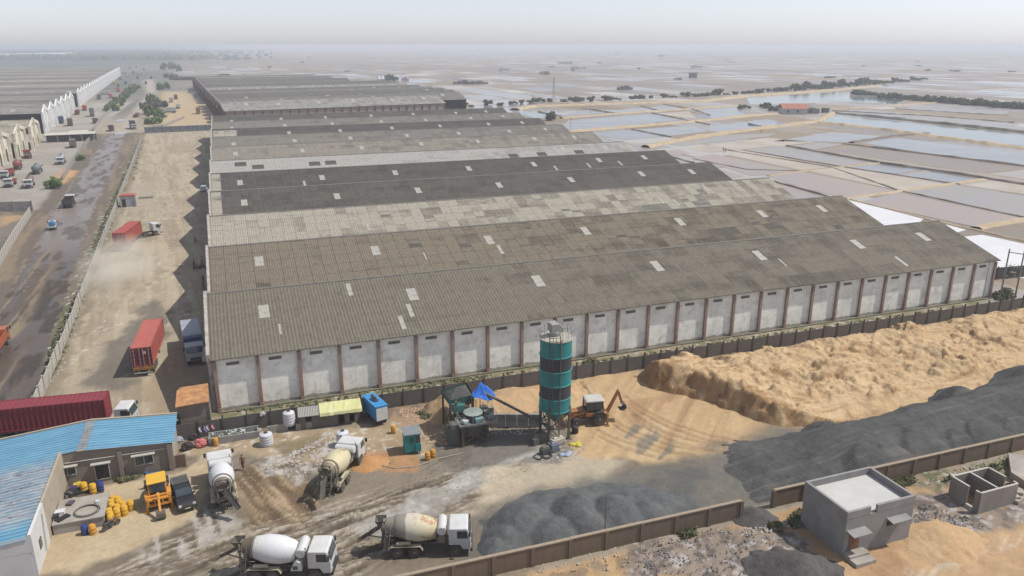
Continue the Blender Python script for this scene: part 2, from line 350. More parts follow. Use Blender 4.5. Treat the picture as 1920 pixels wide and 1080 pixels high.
# --- outside the wall, bottom right
out = zone([(-5, 20), (130, 20), (130, 51.2), (-5, 51.2)], .3, .3, world=True); blend(out, lin(206, 168, 120)); blend(out*sstep(.45, .6, NZ), lin(190, 150, 106), .8)
ash = np.maximum(zone([(1150, 1085), (1190, 1020), (1330, 990), (1450, 985), (1500, 1010), (1520, 1085)], .6, 1.5), zone([(1640, 985), (1690, 930), (1760, 915), (1830, 960), (1920, 945), (1920, 975), (1830, 990), (1740, 1012)], .5, 1.2))
blend(ash, lin(156, 142, 128), .85); blend(ash*sstep(.5, .62, fbm(X*1.3, Y*1.3, 81, 3)), lin(100, 92, 88), .7); blend(ash*sstep(.6, .72, fbm(X*1.7, Y*1.7, 83, 3)), lin(210, 204, 198), .7)
grn = zone([(1690, 905), (1790, 880), (1920, 845), (1920, 890), (1830, 895), (1750, 925)], .6, 1.2); blend(grn, lin(150, 134, 108), .8); blend(grn*sstep(.44, .58, NF), lin(98, 108, 70), .85); blend(grn*sstep(.63, .72, fbm(X*1.6, Y*1.6, 85, 2)), lin(220, 216, 206), .8)
blend(zone([(1700, 1075), (1800, 1020), (1925, 985), (1925, 1010), (1830, 1050), (1760, 1085)], .4, .8)*sstep(.4, .6, stripes(R(25), 1.6, .1, 87)), lin(222, 204, 174), .8)
blend(zone([(760, 1085), (1000, 1055), (1180, 1015), (1190, 1060), (1120, 1085)], .5, 1.4)*sstep(.42, .55, NF), lin(140, 124, 100), .7)
Hh += out*((fbm(X*.5, Y*.5, 91, 4)-.5)*.5); Hh -= out*.1
Cc *= (1+(NF-.5)*.22)[..., None]
flat = zone([(-24, 63), (-7, 63), (-7, 82), (-24, 82)], 1, 0, world=True); Hh *= (1-.85*flat)*(1-.6*vg)
Hh *= np.where((Y > 480) | (X > 128), .2, 1)
gm = grid_mesh('ground', gx, gy, Hh, np.concatenate([Cc, Pm[..., None]], -1))
# ground material: given soil colours near by, the salt works' patchwork far away
m, t, b = newmat('soil'); A = t.nodes.new('ShaderNodeVertexColor'); A.layer_name = 'Col'
pos = mapping(t, 'World'); n1 = noise(t, pos, 1.7, 6, .7); n2 = noise(t, pos, 9, 3, .6)
soil = mixc(t, 1.0, A.outputs[0], mixc(t, .5, ramp(t, n1, [(.25, (.68,)*3), (.75, (1.3,)*3)]), ramp(t, n2, [(.25, (.74,)*3), (.75, (1.26,)*3)])), 'MULTIPLY')
PAN = ang(G(1501, 321.5), G(1676, 357))
def brick(w, h, mort, off, loc):
    k = t.nodes.new('ShaderNodeTexBrick'); k.inputs['Scale'].default_value = 1; k.inputs['Brick Width'].default_value = w; k.inputs['Row Height'].default_value = h
    k.inputs['Mortar Size'].default_value = mort; k.inputs['Mortar Smooth'].default_value = .3; k.offset = off; k.squash = 1.0
    k.inputs['Color1'].default_value = (0, 0, 0, 1); k.inputs['Color2'].default_value = (1, 1, 1, 1); k.inputs['Mortar'].default_value = (.5,)*3+(1,)
    w1 = mapping(t, 'World', rot=(0, 0, -PAN), loc=loc); nn = noise(t, mapping(t, 'World', (.012,)*3), 1, 3, out=1)
    ad = t.nodes.new('ShaderNodeVectorMath'); ad.operation = 'MULTIPLY_ADD'; t.links.new(nn, ad.inputs[0]); ad.inputs[1].default_value = (22, 22, 0); t.links.new(w1, ad.inputs[2])
    t.links.new(ad.outputs[0], k.inputs['Vector']); return k
k1 = brick(74, 33, 1.6, .37, (0, 0, 0)); k2 = brick(410, 170, 5, .3, (31, 17, 0))
f = mth(t, 'FRACT', mth(t, 'ADD', mth(t, 'MULTIPLY', k1.outputs[0], .75), mth(t, 'MULTIPLY', k2.outputs[0], .45)))
pancol = ramp(t, f, [(0, L3(136, 124, 116)), (.18, L3(150, 136, 124)), (.3, L3(164, 148, 130)), (.45, L3(122, 116, 110)), (.6, L3(160, 142, 118)), (.74, L3(176, 166, 156)), (.86, L3(206, 202, 196)), (.93, L3(160, 156, 158))])
bund = ramp(t, noise(t, pos, .05, 4), [(.35, L3(182, 164, 136)), (.6, L3(150, 136, 116))])
pancol = mixc(t, mth(t, 'MAXIMUM', k1.outputs[1], k2.outputs[1]), pancol, bund)
veg = noise(t, mapping(t, 'World', (.006, .006, .006)), 1, 5, .65); pancol = mixc(t, ramp(t, veg, [(.5, (0, 0, 0)), (.62, (.8,)*3)]), pancol, L3(146, 130, 108))
pr = ramp(t, f, [(0, (.4,)*3), (.3, (.6,)*3), (.45, (.14,)*3), (.6, (.9,)*3), (.72, (.3,)*3), (.85, (.7,)*3), (.93, (.15,)*3)])
pr = mixc(t, mth(t, 'MAXIMUM', k1.outputs[1], k2.outputs[1]), pr, (.95, .95, .95))
t.links.new(mixc(t, A.outputs[1], pancol, soil), b.inputs['Base Color'])
t.links.new(mixc(t, A.outputs[1], pr, (.95, .95, .95)), b.inputs['Roughness']); b.inputs['Specular IOR Level'].default_value = .35
bump(t, b, mth(t, 'MULTIPLY', mth(t, 'ADD', n1, mth(t, 'MULTIPLY', n2, .5)), A.outputs[1]), .5, .18)
structure('ground', gm, m)

# --- the muddy road
rc = [(-25, 84, 5.2), (-30.2, 106, 4.8), (-33, 130, 4.6), (-36.8, 181, 5.0), (-41.3, 240, 5.2), (-43.3, 298, 5.0), (-48, 380, 4.6), (-51, 440, 3.8)]
us = np.linspace(-1.5, 1.5, 46); yy = np.arange(84, 440, .7)
cx = np.interp(yy, [r[1] for r in rc], [r[0] for r in rc]); hw = np.interp(yy, [r[1] for r in rc], [r[2] for r in rc])
RX = cx[:, None]+us[None]*hw[:, None]; RY = np.repeat(yy[:, None], len(us), 1)
rn = fbm(RX*.9, RY*.05, 101, 4); rp = fbm(RX*.25, RY*.07, 103, 4); rf = fbm(RX*1.5, RY*.8, 105, 3)
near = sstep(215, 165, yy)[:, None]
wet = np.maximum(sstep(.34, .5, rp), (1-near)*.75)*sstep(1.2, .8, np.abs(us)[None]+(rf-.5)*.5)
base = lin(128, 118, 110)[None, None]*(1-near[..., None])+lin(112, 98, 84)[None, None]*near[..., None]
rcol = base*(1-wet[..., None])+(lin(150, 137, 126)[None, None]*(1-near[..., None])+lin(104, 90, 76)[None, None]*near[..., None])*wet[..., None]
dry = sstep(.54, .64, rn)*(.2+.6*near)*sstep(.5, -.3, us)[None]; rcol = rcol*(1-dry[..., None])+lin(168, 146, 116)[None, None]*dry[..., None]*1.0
edge = sstep(.85, 1.25, np.abs(us)[None]+(rf-.5)*.6+0*RY); rcol = rcol*(1-edge[..., None])+lin(150, 132, 110)*edge[..., None]
RZ = .045+(rn-.5)*.14*(1-wet)-edge*.13
dkp = sstep(.5, .62, fbm(RX*.5, RY*.12, 107, 4))*(1-edge); rcol = rcol*(1-.4*dkp[..., None]); gl = wet*(1-dry)*(1-edge)*(1-.5*dkp)
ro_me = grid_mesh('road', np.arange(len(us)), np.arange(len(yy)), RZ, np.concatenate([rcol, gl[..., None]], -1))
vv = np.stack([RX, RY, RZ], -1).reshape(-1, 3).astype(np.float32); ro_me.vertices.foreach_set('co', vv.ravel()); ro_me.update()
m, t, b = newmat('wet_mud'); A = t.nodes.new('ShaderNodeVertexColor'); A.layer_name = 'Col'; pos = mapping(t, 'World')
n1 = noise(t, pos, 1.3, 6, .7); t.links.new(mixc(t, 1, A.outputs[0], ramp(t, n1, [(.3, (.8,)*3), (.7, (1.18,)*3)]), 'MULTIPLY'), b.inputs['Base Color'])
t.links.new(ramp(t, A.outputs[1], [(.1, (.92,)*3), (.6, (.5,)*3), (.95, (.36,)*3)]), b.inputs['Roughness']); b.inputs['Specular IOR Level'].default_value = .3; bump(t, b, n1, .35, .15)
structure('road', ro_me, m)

# --- salt pans and ponds close by, traced from the survey
PANS = [('P', [(1440, 329), (1500, 322), (1676, 357), (1586, 371), (1500, 352)]), ('P', [(1380, 348), (1450, 341), (1556, 368), (1480, 392)]), ('P', [(1612, 379), (1681, 361), (1915, 409), (1832, 426)]),
 ('S', [(1560, 385), (1590, 375), (1614, 381), (1733, 409), (1700, 440), (1600, 420)]), ('S', [(1774, 421), (1812, 431), (1775, 442)]), ('S', [(1790, 446), (1841, 440), (1990, 472), (2000, 535), (1900, 520), (1840, 490)]),
 ('L', [(1694, 359), (1780, 347.5), (1930, 368), (1930, 408)]), ('M', [(1512, 320), (1577, 313), (1774, 345.5), (1684, 356.5)]), ('B', [(1590, 314), (1650, 306), (1740, 317.3), (1680, 325.8)]), ('B', [(1694, 328.6), (1751, 320), (1844, 337), (1776, 344)]),
 ('M', [(1805, 347), (1858, 338), (1930, 349), (1930, 366)]), ('L', [(1400, 281.5), (1436, 276.5), (1475.6, 274), (1650, 304.5), (1577, 312)]), ('M', [(1372, 284), (1396, 282.3), (1558, 313.5), (1504, 319.5), (1372, 292)]),
 ('P', [(1296, 296), (1337.5, 289), (1491.7, 320.5), (1437, 328), (1406, 329.2), (1327, 303)]), ('P', [(1250, 299), (1266, 297), (1298, 305.5), (1262, 309)]), ('P', [(1330, 318), (1346, 317), (1396, 330), (1350, 338)]),
 ('B', [(1616, 268), (1672, 257.5), (1930, 287), (1930, 310), (1768, 292)]), ('L', [(1480, 274), (1538, 267), (1582, 271), (1527, 280.5)]), ('B', [(1449, 265), (1560, 247.5), (1661, 255.8), (1602, 267.5), (1537, 265.5)]),
 ('G', [(1543, 216), (1557, 215), (1698, 228.5), (1930, 253), (1930, 275), (1725, 250), (1532, 228)]), ('G', [(1400, 182), (1454, 177), (1568, 172), (1598, 177), (1696, 185), (1682, 195.5), (1562, 190.4), (1508, 194.3), (1454, 196), (1405, 196)]),
 ('L', [(1562, 192.3), (1682, 197.4), (1638, 201.3), (1516, 195.4)]), ('L', [(1686, 204), (1779, 193.5), (1898, 207), (1880, 216), (1758, 211)]), ('L', [(1562, 208), (1625, 205.8), (1806, 222), (1904, 232.6), (1930, 245), (1698, 222)]),
 ('B', [(1402, 227), (1440, 223.3), (1493, 234), (1454, 237.8), (1402, 237)]), ('G', [(965, 211), (1046, 208), (1040, 219), (1008, 223)]), ('B', [(1052, 216), (1100, 206.5), (1150, 211), (1058, 218.7)]), ('B', [(1137, 208), (1208, 202), (1231, 207), (1156, 211.6)]),
 ('B', [(1212, 202), (1250, 197.5), (1296, 204.4), (1237, 206.8)]), ('B', [(1066, 225.5), (1225, 213.5), (1283, 224), (1108, 244), (1050, 245)]), ('M', [(1229, 213), (1292, 208.5), (1308, 223.6)]), ('B', [(1108, 251), (1185, 243.7), (1250, 256), (1167, 262.6)]),
 ('B', [(1190, 243), (1296, 235.5), (1328, 246.6), (1257, 254.8)]), ('L', [(1237, 268.5), (1358, 253), (1456, 250.3), (1440, 256), (1277, 273.6)]), ('L', [(1181, 269), (1230, 268), (1262, 276), (1200, 282)]), ('P', [(1243, 282), (1275, 280), (1294, 287.6), (1258, 293)]), ('M', [(1290, 278), (1440, 258), (1530, 267), (1470, 273), (1330, 286)]),
 ('B', [(1302, 207), (1390, 198), (1397, 218), (1335, 222)]), ('B', [(1332, 246), (1330, 236), (1395, 228), (1445, 240), (1390, 250)])]
def pan_mat(key, c, c2, rough, sc=.03):
    m, t, b = newmat('pan_'+key); p = mapping(t, 'World', (1, 1, 1), (0, 0, -PAN)); p2 = mapping(t, 'World', (.3, 1.6, 1), (0, 0, -PAN))
    n = noise(t, p, sc, 6, .65); n2 = noise(t, p2, sc*3, 5, .6); s = mth(t, 'MULTIPLY_ADD', n2, .4, mth(t, 'MULTIPLY', n, .6))
    t.links.new(ramp(t, s, [(.36, c), (.66, c2)]), b.inputs['Base Color'])
    t.links.new(ramp(t, s, [(.4, (rough,)*3), (.7, (min(1, rough*2.2),)*3)]), b.inputs['Roughness']); b.inputs['Specular IOR Level'].default_value = .27; bump(t, b, noise(t, p, 2.5, 3), .03, .02); return m
PM = {'P': pan_mat('pink_brine', L3(164, 148, 138), L3(188, 172, 158), .3), 'L': pan_mat('shallow_brine', L3(148, 141, 134), L3(182, 171, 156), .24), 'B': pan_mat('clear_water', L3(122, 120, 116), L3(148, 142, 134), .13),
      'G': pan_mat('green_pond', L3(112, 124, 118), L3(128, 136, 126), .08), 'S': pan_mat('salt', L3(226, 226, 228), L3(240, 240, 240), .6, .06), 'M': pan_mat('drying_mud', L3(180, 166, 144), L3(206, 196, 184), .6, .07)}
for key, pts in PANS:
    q = [Vector(G3(x, y, .06)) for x, y in pts]; mb = MB(); n = len(q); c = sum(q, Vector())/n; vs = []
    for i in range(n):                                                    # slightly wandering shore
        a, bq = q[i], q[(i+1) % n]; kk = max(3, int((bq-a).length/5))
        for j in range(kk):
            p = a.lerp(bq, j/kk); w = 1+(float(vnoise(np.array([p.x*.12]), np.array([p.y*.12]), 9)[0])-.5)*.04; vs.append(c+(p-c)*w)
    mb.add(vs, [tuple(range(len(vs)))]); me = bpy.data.meshes.new('water'); me.from_pydata([tuple(v) for v in mb.v], [], mb.f)
    o = structure('salt_pan' if key in 'PSM' else 'water', me, PM[key])
# earth banks between the pans
def bank(pts, w, h, m, seed=0, name='embankment'):
    pts = [Vector(G3(x, y)) for x, y in pts]; P = []
    for a, bq in zip(pts[:-1], pts[1:]):
        k = max(2, int((bq-a).length/4)); P += [a.lerp(bq, i/k) for i in range(k)]
    P.append(pts[-1]); mb = MB(); vs = []; rs = random.Random(seed)
    for i, p in enumerate(P):
        d = (P[min(i+1, len(P)-1)]-P[max(i-1, 0)]).normalized(); s = Vector((-d.y, d.x, 0)); hh = h*rs.uniform(.6, 1.2); ww = w*rs.uniform(.8, 1.25)
        vs += [p-s*ww*.5+Vector((0, 0, -.1)), p-s*ww*.22+Vector((0, 0, hh)), p+s*ww*.2+Vector((0, 0, hh*rs.uniform(.8, 1.1))), p+s*ww*.5+Vector((0, 0, -.1))]
    fs = [(4*i+j, 4*i+4+j, 4*i+5+j, 4*i+1+j) for i in range(len(P)-1) for j in range(3)]
    mb.add(vs, [tuple(reversed(f)) for f in fs]); return structure(name, mb, m, smooth=False)
dk = mat('bank_dark', L3(132, 118, 104), .95, .2, .3, coord='World'); tn = mat('bank_tan', L3(206, 184, 148), .95, .15, .2, L3(176, 152, 116), .4, coord='World'); gb = mat('bank_grey', L3(118, 114, 102), .95, .25, .2, coord='World')
BK = [([(1477, 274.5), (1650, 306), (1780, 324), (1930, 348)], 2.6, .7, dk), ([(1582, 270), (1768, 293), (1930, 313)], 3, .7, dk), ([(1452, 341), (1560, 371)], 1.6, .5, dk), ([(1262, 295), (1300, 306)], 1.6, .5, dk), ([(1300, 298), (1400, 318), (1500, 321)], .8, .25, dk),
 ([(1360, 281), (1560, 314), (1684, 357), (1930, 410)], 1.3, .3, dk), ([(1395, 282), (1577, 312.5), (1800, 346)], 1.3, .3, dk), ([(1584, 372), (1690, 358), (1845, 336)], 3, .3, tn), ([(1440, 330), (1505, 321), (1660, 305)], 1.8, .3, tn), ([(1830, 428), (1930, 410)], 4, .5, tn), ([(1595, 374), (1740, 412), (1930, 455)], 1.5, .3, tn),
 ([(1210, 277), (1260, 266), (1360, 250), (1530, 229), (1560, 213)], 5, 1.3, tn), ([(1530, 229), (1640, 241), (1720, 252), (1930, 280)], 7, 1.1, tn), ([(1556, 212), (1700, 226), (1930, 250)], 6, 1.3, gb), ([(1060, 248), (1300, 228), (1420, 216), (1480, 212)], 7, .9, tn), ([(1052, 222), (1200, 210), (1380, 199)], 5, .7, tn),
 ([(965, 206), (1000, 200), (1200, 194), (1320, 190), (1410, 180), (1560, 170), (1650, 161)], 9, 1.5, tn), ([(1596, 180), (1700, 184), (1930, 204)], 10, 1.2, gb), ([(1092, 203), (1154, 213)], 2.5, .6, dk), ([(1204, 200), (1236, 207.5)], 2.5, .6, dk), ([(1010, 210), (1050, 218)], 2.5, .6, dk), ([(1245, 196), (1300, 205), (1330, 216)], 2.5, .5, dk),
 ([(1222, 212), (1330, 234)], 2, .5, dk), ([(1186, 243), (1256, 257)], 2, .5, dk), ([(1596, 268), (1672, 256), (1740, 250)], 3, .7, dk), ([(1480, 206), (1600, 203), (1780, 191)], 3, .6, tn), ([(1560, 208), (1750, 218), (1900, 230)], 2.5, .5, gb), ([(1680, 204), (1800, 212), (1890, 217)], 2.5, .5, gb)]
for i, (p, w, h, mm) in enumerate(BK): bank(p, w, h, mm, i)
# the bright flooded patch of the road
pud = pan_mat('puddle', L3(120, 116, 114), L3(138, 132, 128), .06, .3); rs_ = random.Random(4)
for (x, y, rx, ry) in ((226, 250, 2.6, 8), (224, 226, 3, 9)):
    c = G(x, y); vs = [(c[0]+rx*math.cos(w)*(1+.5*(float(vnoise(np.array([2+1.6*math.cos(w)]), np.array([2+1.6*math.sin(w)]), int(x))[0])-.5)*1.6), c[1]+ry*math.sin(w)*(1+.5*(float(vnoise(np.array([5+1.6*math.cos(w)]), np.array([3+1.6*math.sin(w)]), int(x))[0])-.5)*1.6), .1) for w in np.linspace(0, 2*math.pi, 40)[:-1]]
    mb = MB(); mb.add(vs, [tuple(range(len(vs)))]); structure('puddle', mb, pud)
# --- the hazy air
hz = MB(); hz.box(-14000, 14000, -300, 22000, -1.6, 46.5)
m = bpy.data.materials.new('haze'); m.use_nodes = True; t = m.node_tree; t.nodes.remove(t.nodes['Principled BSDF'])
pv = t.nodes.new('ShaderNodeVolumePrincipled'); pv.inputs['Color'].default_value = (.72, .765, .82, 1); pv.inputs['Density'].default_value = 0.00032; pv.inputs['Anisotropy'].default_value = .1
t.links.new(pv.outputs[0], t.nodes['Material Output'].inputs['Volume'])
tag(hz.build('haze', m), kind='stuff')
# ================================================================ WAREHOUSES AND WALLS
ZE, ZR = 7.2, 11.3
def roof_mat(name, light, dark, patch=.35, wave=.36, lightx=None, seam=.5, pale=None, palefrac=0, mott=.6, wmix=.16):
    m, t, b = newmat(name); o = mapping(t)
    w = t.nodes.new('ShaderNodeTexWave'); w.wave_type = 'BANDS'; w.bands_direction = 'X'; w.wave_profile = 'SIN'; w.inputs['Scale'].default_value = .314/wave; w.inputs['Distortion'].default_value = 0
    t.links.new(o, w.inputs['Vector'])
    k = t.nodes.new('ShaderNodeTexBrick'); k.inputs['Scale'].default_value = 1; k.inputs['Brick Width'].default_value = 2.16; k.inputs['Row Height'].default_value = 2.75; k.inputs['Mortar Size'].default_value = .05; k.inputs['Mortar Smooth'].default_value = .6; k.offset = 0
    k.inputs['Color1'].default_value = (0, 0, 0, 1); k.inputs['Color2'].default_value = (1, 1, 1, 1); k.inputs['Mortar'].default_value = (.5, .5, .5, 1)
    t.links.new(o, k.inputs['Vector'])
    n1 = noise(t, mapping(t, 'Object', (.05, .22, 1)), 1, 6, .65); n2 = noise(t, mapping(t, 'Object', (1.6, .12, 1)), 1, 4, .6); n3 = noise(t, mapping(t, 'Object', (.35, .35, .35)), 1, 6, .7)
    f = mth(t, 'ADD', mth(t, 'MULTIPLY', n1, .9), mth(t, 'MULTIPLY', n3, .5)); f = mth(t, 'MULTIPLY_ADD', n2, .45, f)
    f = mth(t, 'ADD', f, mth(t, 'MULTIPLY', mth(t, 'SUBTRACT', k.outputs[0], .5), patch))
    if lightx is not None:                     # weathered end of the roof: paler towards one gable
        sx = t.nodes.new('ShaderNodeSeparateXYZ'); t.links.new(o, sx.inputs[0]); mr = t.nodes.new('ShaderNodeMapRange'); t.links.new(sx.outputs[0], mr.inputs[0])
        mr.inputs[1].default_value = lightx[0]; mr.inputs[2].default_value = lightx[1]; mr.inputs[3].default_value = lightx[2]; mr.inputs[4].default_value = 0; f = mth(t, 'ADD', f, mr.outputs[0])
    col = ramp(t, f, [(.55, dark), (.8, tuple((a+c)/2 for a, c in zip(light, dark))), (1.15 if False else 1.0, light)])
    if pale:                                   # some sheets replaced by newer, paler ones
        k2 = ramp(t, k.outputs[0], [(1-palefrac-.01, (0, 0, 0)), (1-palefrac, (1, 1, 1))], 'CONSTANT'); cl = ramp(t, n1, [(.5, (0, 0, 0)), (.6, (1, 1, 1))]); col = mixc(t, mth(t, 'MULTIPLY', k2, mth(t, 'MULTIPLY', cl, .8)), col, pale)
    col = mixc(t, mth(t, 'MULTIPLY', k.outputs[1], seam), col, tuple(x*.35 for x in dark))
    col = mixc(t, wmix, col, ramp(t, w.outputs[1], [(.1, tuple(x*.3 for x in dark)), (.9, light)]))  # corrugation light and shade painted into the colour as dark and light stripes
    mo = noise(t, mapping(t, 'Object', (2.2, 1.1, 1)), 1, 5, .75); col = mixc(t, mott, col, ramp(t, mo, [(.3, (.62, .62, .60)), (.5, (1, 1, 1)), (.72, (1.35, 1.33, 1.28))]), 'MULTIPLY')
    t.links.new(col, b.inputs['Base Color']); b.inputs['Roughness'].default_value = .92; b.inputs['Specular IOR Level'].default_value = .25
    h = mth(t, 'MULTIPLY_ADD', k.outputs[1], -.4, w.outputs[1]); bump(t, b, h, .45, .06); return m
skyl = mat('skylight_sheet', L3(196, 192, 180), .6, .18, 1.2, L3(140, 134, 118), .6, bmp=0, dsc=1.3)
whitewash = mat('whitewashed_plaster', L3(204, 204, 206), .92, .10, .5, L3(150, 150, 152), .45, dsc=.35)
def wallmat(name, c, stain, rust):
    m, t, b = newmat(name); n1 = noise(t, mapping(t, 'Object', (.35, .35, .5)), 1, 6, .7); n2 = noise(t, mapping(t, 'Object', (1.6, 1.6, .18)), 1, 5, .7); n3 = noise(t, mapping(t, 'Object', (.8, .8, .8)), 1, 6, .75)
    col = ramp(t, n1, [(.3, tuple(x*.8 for x in c)), (.65, tuple(min(.9, x*1.1) for x in c))])
    col = mixc(t, ramp(t, n3, [(.5, (0, 0, 0)), (.72, (.75,)*3)]), col, stain); col = mixc(t, ramp(t, n2, [(.56, (0, 0, 0)), (.75, (.6,)*3)]), col, stain)
    g = t.nodes.new('ShaderNodeSeparateXYZ'); t.links.new(mapping(t), g.inputs[0])
    low = mth(t, 'MULTIPLY', mth(t, 'LESS_THAN', g.outputs[2], mth(t, 'MULTIPLY', n3, .9)), .65); col = mixc(t, low, col, rust)
    t.links.new(col, b.inputs['Base Color']); b.inputs['Roughness'].default_value = .93; bump(t, b, n3, .15, .05); MATS[name] = m; return m
whwall = wallmat('old_whitewash', L3(250, 244, 230, .87), L3(186, 180, 170, .8), L3(136, 124, 104)); pink = mat('worn_red_paint', L3(182, 138, 118), .9, .22, 1.2, L3(170, 160, 150), .6, dsc=1.1)
parap = mat('parapet_plaster', L3(206, 198, 186), .9, .15, 1.2, L3(120, 108, 98), .45); dkgr = mat('ventilator_grille', L3(140, 134, 126), .9, .2, 3); shut = mat('rust_red_shutter', L3(110, 60, 52), .7, .2, 1)
capm = mat('ridge_sheet', L3(122, 118, 110), .9, .25, .8)
WS = [  # ridge (left px, right px), look
 ((390, 550), (1752, 412)), ((391, 465), (1572, 366)), ((392, 407), (1436, 332)), ((393, 361), (1325, 303)), ((393, 328), (1238, 280)), ((394, 304), (1162, 264)),
 ((396, 279), (1100, 244.5)), ((398, 258), (1049, 232)), ((399, 244), (1005, 220)), ((400, 230), (968, 210)), ((401, 220), (934, 200.5))]
YR = [(G(*a, ZR)[1]+G(*c, ZR)[1])/2 for a, c in WS]; XR = [G(*c, ZR)[0] for a, c in WS]
YR[0] = 106.0
RM = [roof_mat('roof_brown_grey', L3(134, 126, 110), L3(78, 70, 61), .26, .44, (0, 60, .30), .35, wmix=.3), roof_mat('roof_grid_grey', L3(138, 127, 108), L3(78, 69, 59), .3, .36, (0, 70, .28), .7, L3(80, 76, 72), .12),
      roof_mat('roof_pale_patched', L3(182, 174, 156), L3(116, 108, 95), .5, .4, (0, 50, .25), .55, L3(88, 90, 88), .12), roof_mat('roof_dark', L3(104, 98, 90), L3(72, 67, 63), .22, .4, None, .3), roof_mat('roof_dark_plain', L3(100, 94, 88), L3(68, 64, 60), .16, .4, None, .3),
      roof_mat('roof_whitish', L3(184, 180, 172), L3(138, 135, 130), .25, .4, (0, 90, .3), .2), roof_mat('roof_streaked', L3(156, 148, 134), L3(102, 96, 88), .3, .4, (0, 60, .15), .4), roof_mat('roof_drab', L3(140, 134, 124), L3(98, 93, 86), .25, .4, (0, 60, .15), .35)]
PICK = [0, 1, 2, 3, 4, 5, 6, 7, 4, 7, 3]
SKY = [[(495, 584), (773, 552), (1009, 527), (1232, 499), (1424, 479), (1608, 458), (1731, 444), (655, 543, 1), (769, 582, 1), (754, 605, 1), (1690, 490, 1), (1467, 492, 2), (525, 617, 2)], [(486, 490), (704, 470), (917, 450), (1098, 433), (1275, 416), (1429, 401), (1541, 391), (938, 468, 1), (797, 480, 2)],
 [(1322, 352, 1), (1240, 376, 1), (1268, 380, 1), (690, 425, 1)], [(458, 380), (632, 368), (784, 357), (936, 347), (1071, 337), (1203, 326), (1297, 322)], [(450, 342.5), (604, 333), (741, 324), (879, 316), (1001, 308), (1123, 300), (1208, 295), (571, 344, 1), (1042, 315, 1), (1104, 310, 1), (1163, 306, 1)],
 [(1056, 279.6), (1135, 276)], [(441.7, 288), (567, 282.5), (678, 277), (790, 270), (896, 265), (1002, 260), (1077, 257)], [(438, 270), (552.5, 264), (657, 259), (763, 254), (860, 250), (955, 246), (1022.5, 242)], [(436, 254), (542, 249), (638, 245), (735, 240), (825, 236), (916, 232.5), (979, 230)],
 [(435, 240), (534, 235), (623, 231.7), (715, 228), (798, 225), (883, 221.5), (943, 218)], [(434.5, 227), (527, 223), (610, 220), (696, 217), (774.6, 214), (854.6, 211.5), (911, 209)]]
def gable_building(T, L, hf, hb, rm, ze, zr, overh=.75, gw=None, par=None, capmat=None, extra_par=.35):
    """roof, ridge cap and two gable walls; local x along the ridge from 0 to L, ridge at y=0"""
    sf = (zr-ze)/hf; sb = (zr-ze)/hb; rb = MB(); t_ = .09
    yf, yb = -hf-.6, hb+.0; n = 1
    rb.add([(-.15, yf, zr+sf*yf), (L+.35, yf, zr+sf*yf), (L+.35, 0, zr), (-.15, 0, zr), (L+.35, yb, zr-sb*yb), (-.15, yb, zr-sb*yb),
            (-.15, yf, zr+sf*yf-t_), (L+.35, yf, zr+sf*yf-t_), (L+.35, 0, zr-t_), (-.15, 0, zr-t_), (L+.35, yb, zr-sb*yb-t_), (-.15, yb, zr-sb*yb-t_)],
           [(0, 1, 2, 3), (3, 2, 4, 5), (7, 6, 9, 8), (8, 9, 11, 10), (6, 7, 1, 0), (4, 10, 11, 5), (1, 7, 8, 2), (2, 8, 10, 4), (0, 3, 9, 6), (3, 5, 11, 9)])
    ro = rb.build('roof', rm, T)
    c = MB(); c.add([(-.1, -.3, zr-.3*sf+.06), (L+.3, -.3, zr-.3*sf+.06), (L+.3, 0, zr+.1), (-.1, 0, zr+.1), (L+.3, .3, zr-.3*sb+.06), (-.1, .3, zr-.3*sb+.06)], [(0, 1, 2, 3), (3, 2, 4, 5)])
    c.build('ridge_cap', capmat or rm, ro)
    for x0, x1 in ((0, .25), (L-.25, L)):
        g = MB(); pts = [(-hf+.02, 0), (hb-.02, 0), (hb-.02, ze-.12), (0, zr-.14), (-hf+.02, ze-.12)]
        g.add([(x0, y, z) for y, z in pts]+[(x1, y, z) for y, z in pts], [(0, 4, 3, 2, 1), (5, 6, 7, 8, 9)]+[(i, (i+1) % 5, (i+1) % 5+5, i+5) for i in range(5)])
        g.build('gable_wall', gw, T)
    if par:
        p = MB(); e = extra_par; pts = [(-hf, ze-.7), (0, zr-.7), (hb, ze-.7), (hb, ze+e), (0, zr+e), (-hf, ze+e)]
        q = [(-.55, y, z) for y, z in pts]+[(-.16, y, z) for y, z in pts]
        p.add(q, [(0, 5, 4, 1), (1, 4, 3, 2), (6, 7, 10, 11), (7, 8, 9, 10), (5, 11, 10, 4), (4, 10, 9, 3), (0, 1, 7, 6), (1, 2, 8, 7), (0, 6, 11, 5), (2, 3, 9, 8)]); p.build('parapet', par, T)
    return ro
X0 = -4.3
WL = ['long brown grey roofed warehouse nearest the works yard, whitewashed side wall with red pilasters', 'brown grey gridded warehouse roof directly behind the nearest roof, a dark valley gap before it', 'pale patched warehouse roof with rows of light grey sheets, third ridge from the front',
      'dark charcoal warehouse roof just behind the pale patched one, seven square skylights in a row', 'dark charcoal warehouse roof just in front of the whitish one, with extra narrow skylights', 'whitish grey warehouse roof without bright skylights, sixth ridge from the front', 'brown streaked warehouse roof right behind the whitish one', 'drab grey warehouse roof, fourth ridge counted from the back of the near block',
      'dark warehouse roof with a pale tan patch at its left end, third from the back', 'drab warehouse roof, second from the back of the near block', 'farthest warehouse roof of the near block, before the brick red pilaster wall']
def roof_pt(px, py, yr, hf, ze=ZE, zr=ZR):
    s = (zr-ze)/hf; d = c_f+c_r*((px-960)/FPX)-c_u*((py-540)/FPX)      # z = zr + s*(y-yr)
    t = (zr-s*yr-CAM_H)/(d.z-s*d.y); return d*t+Vector((0, 0, CAM_H))
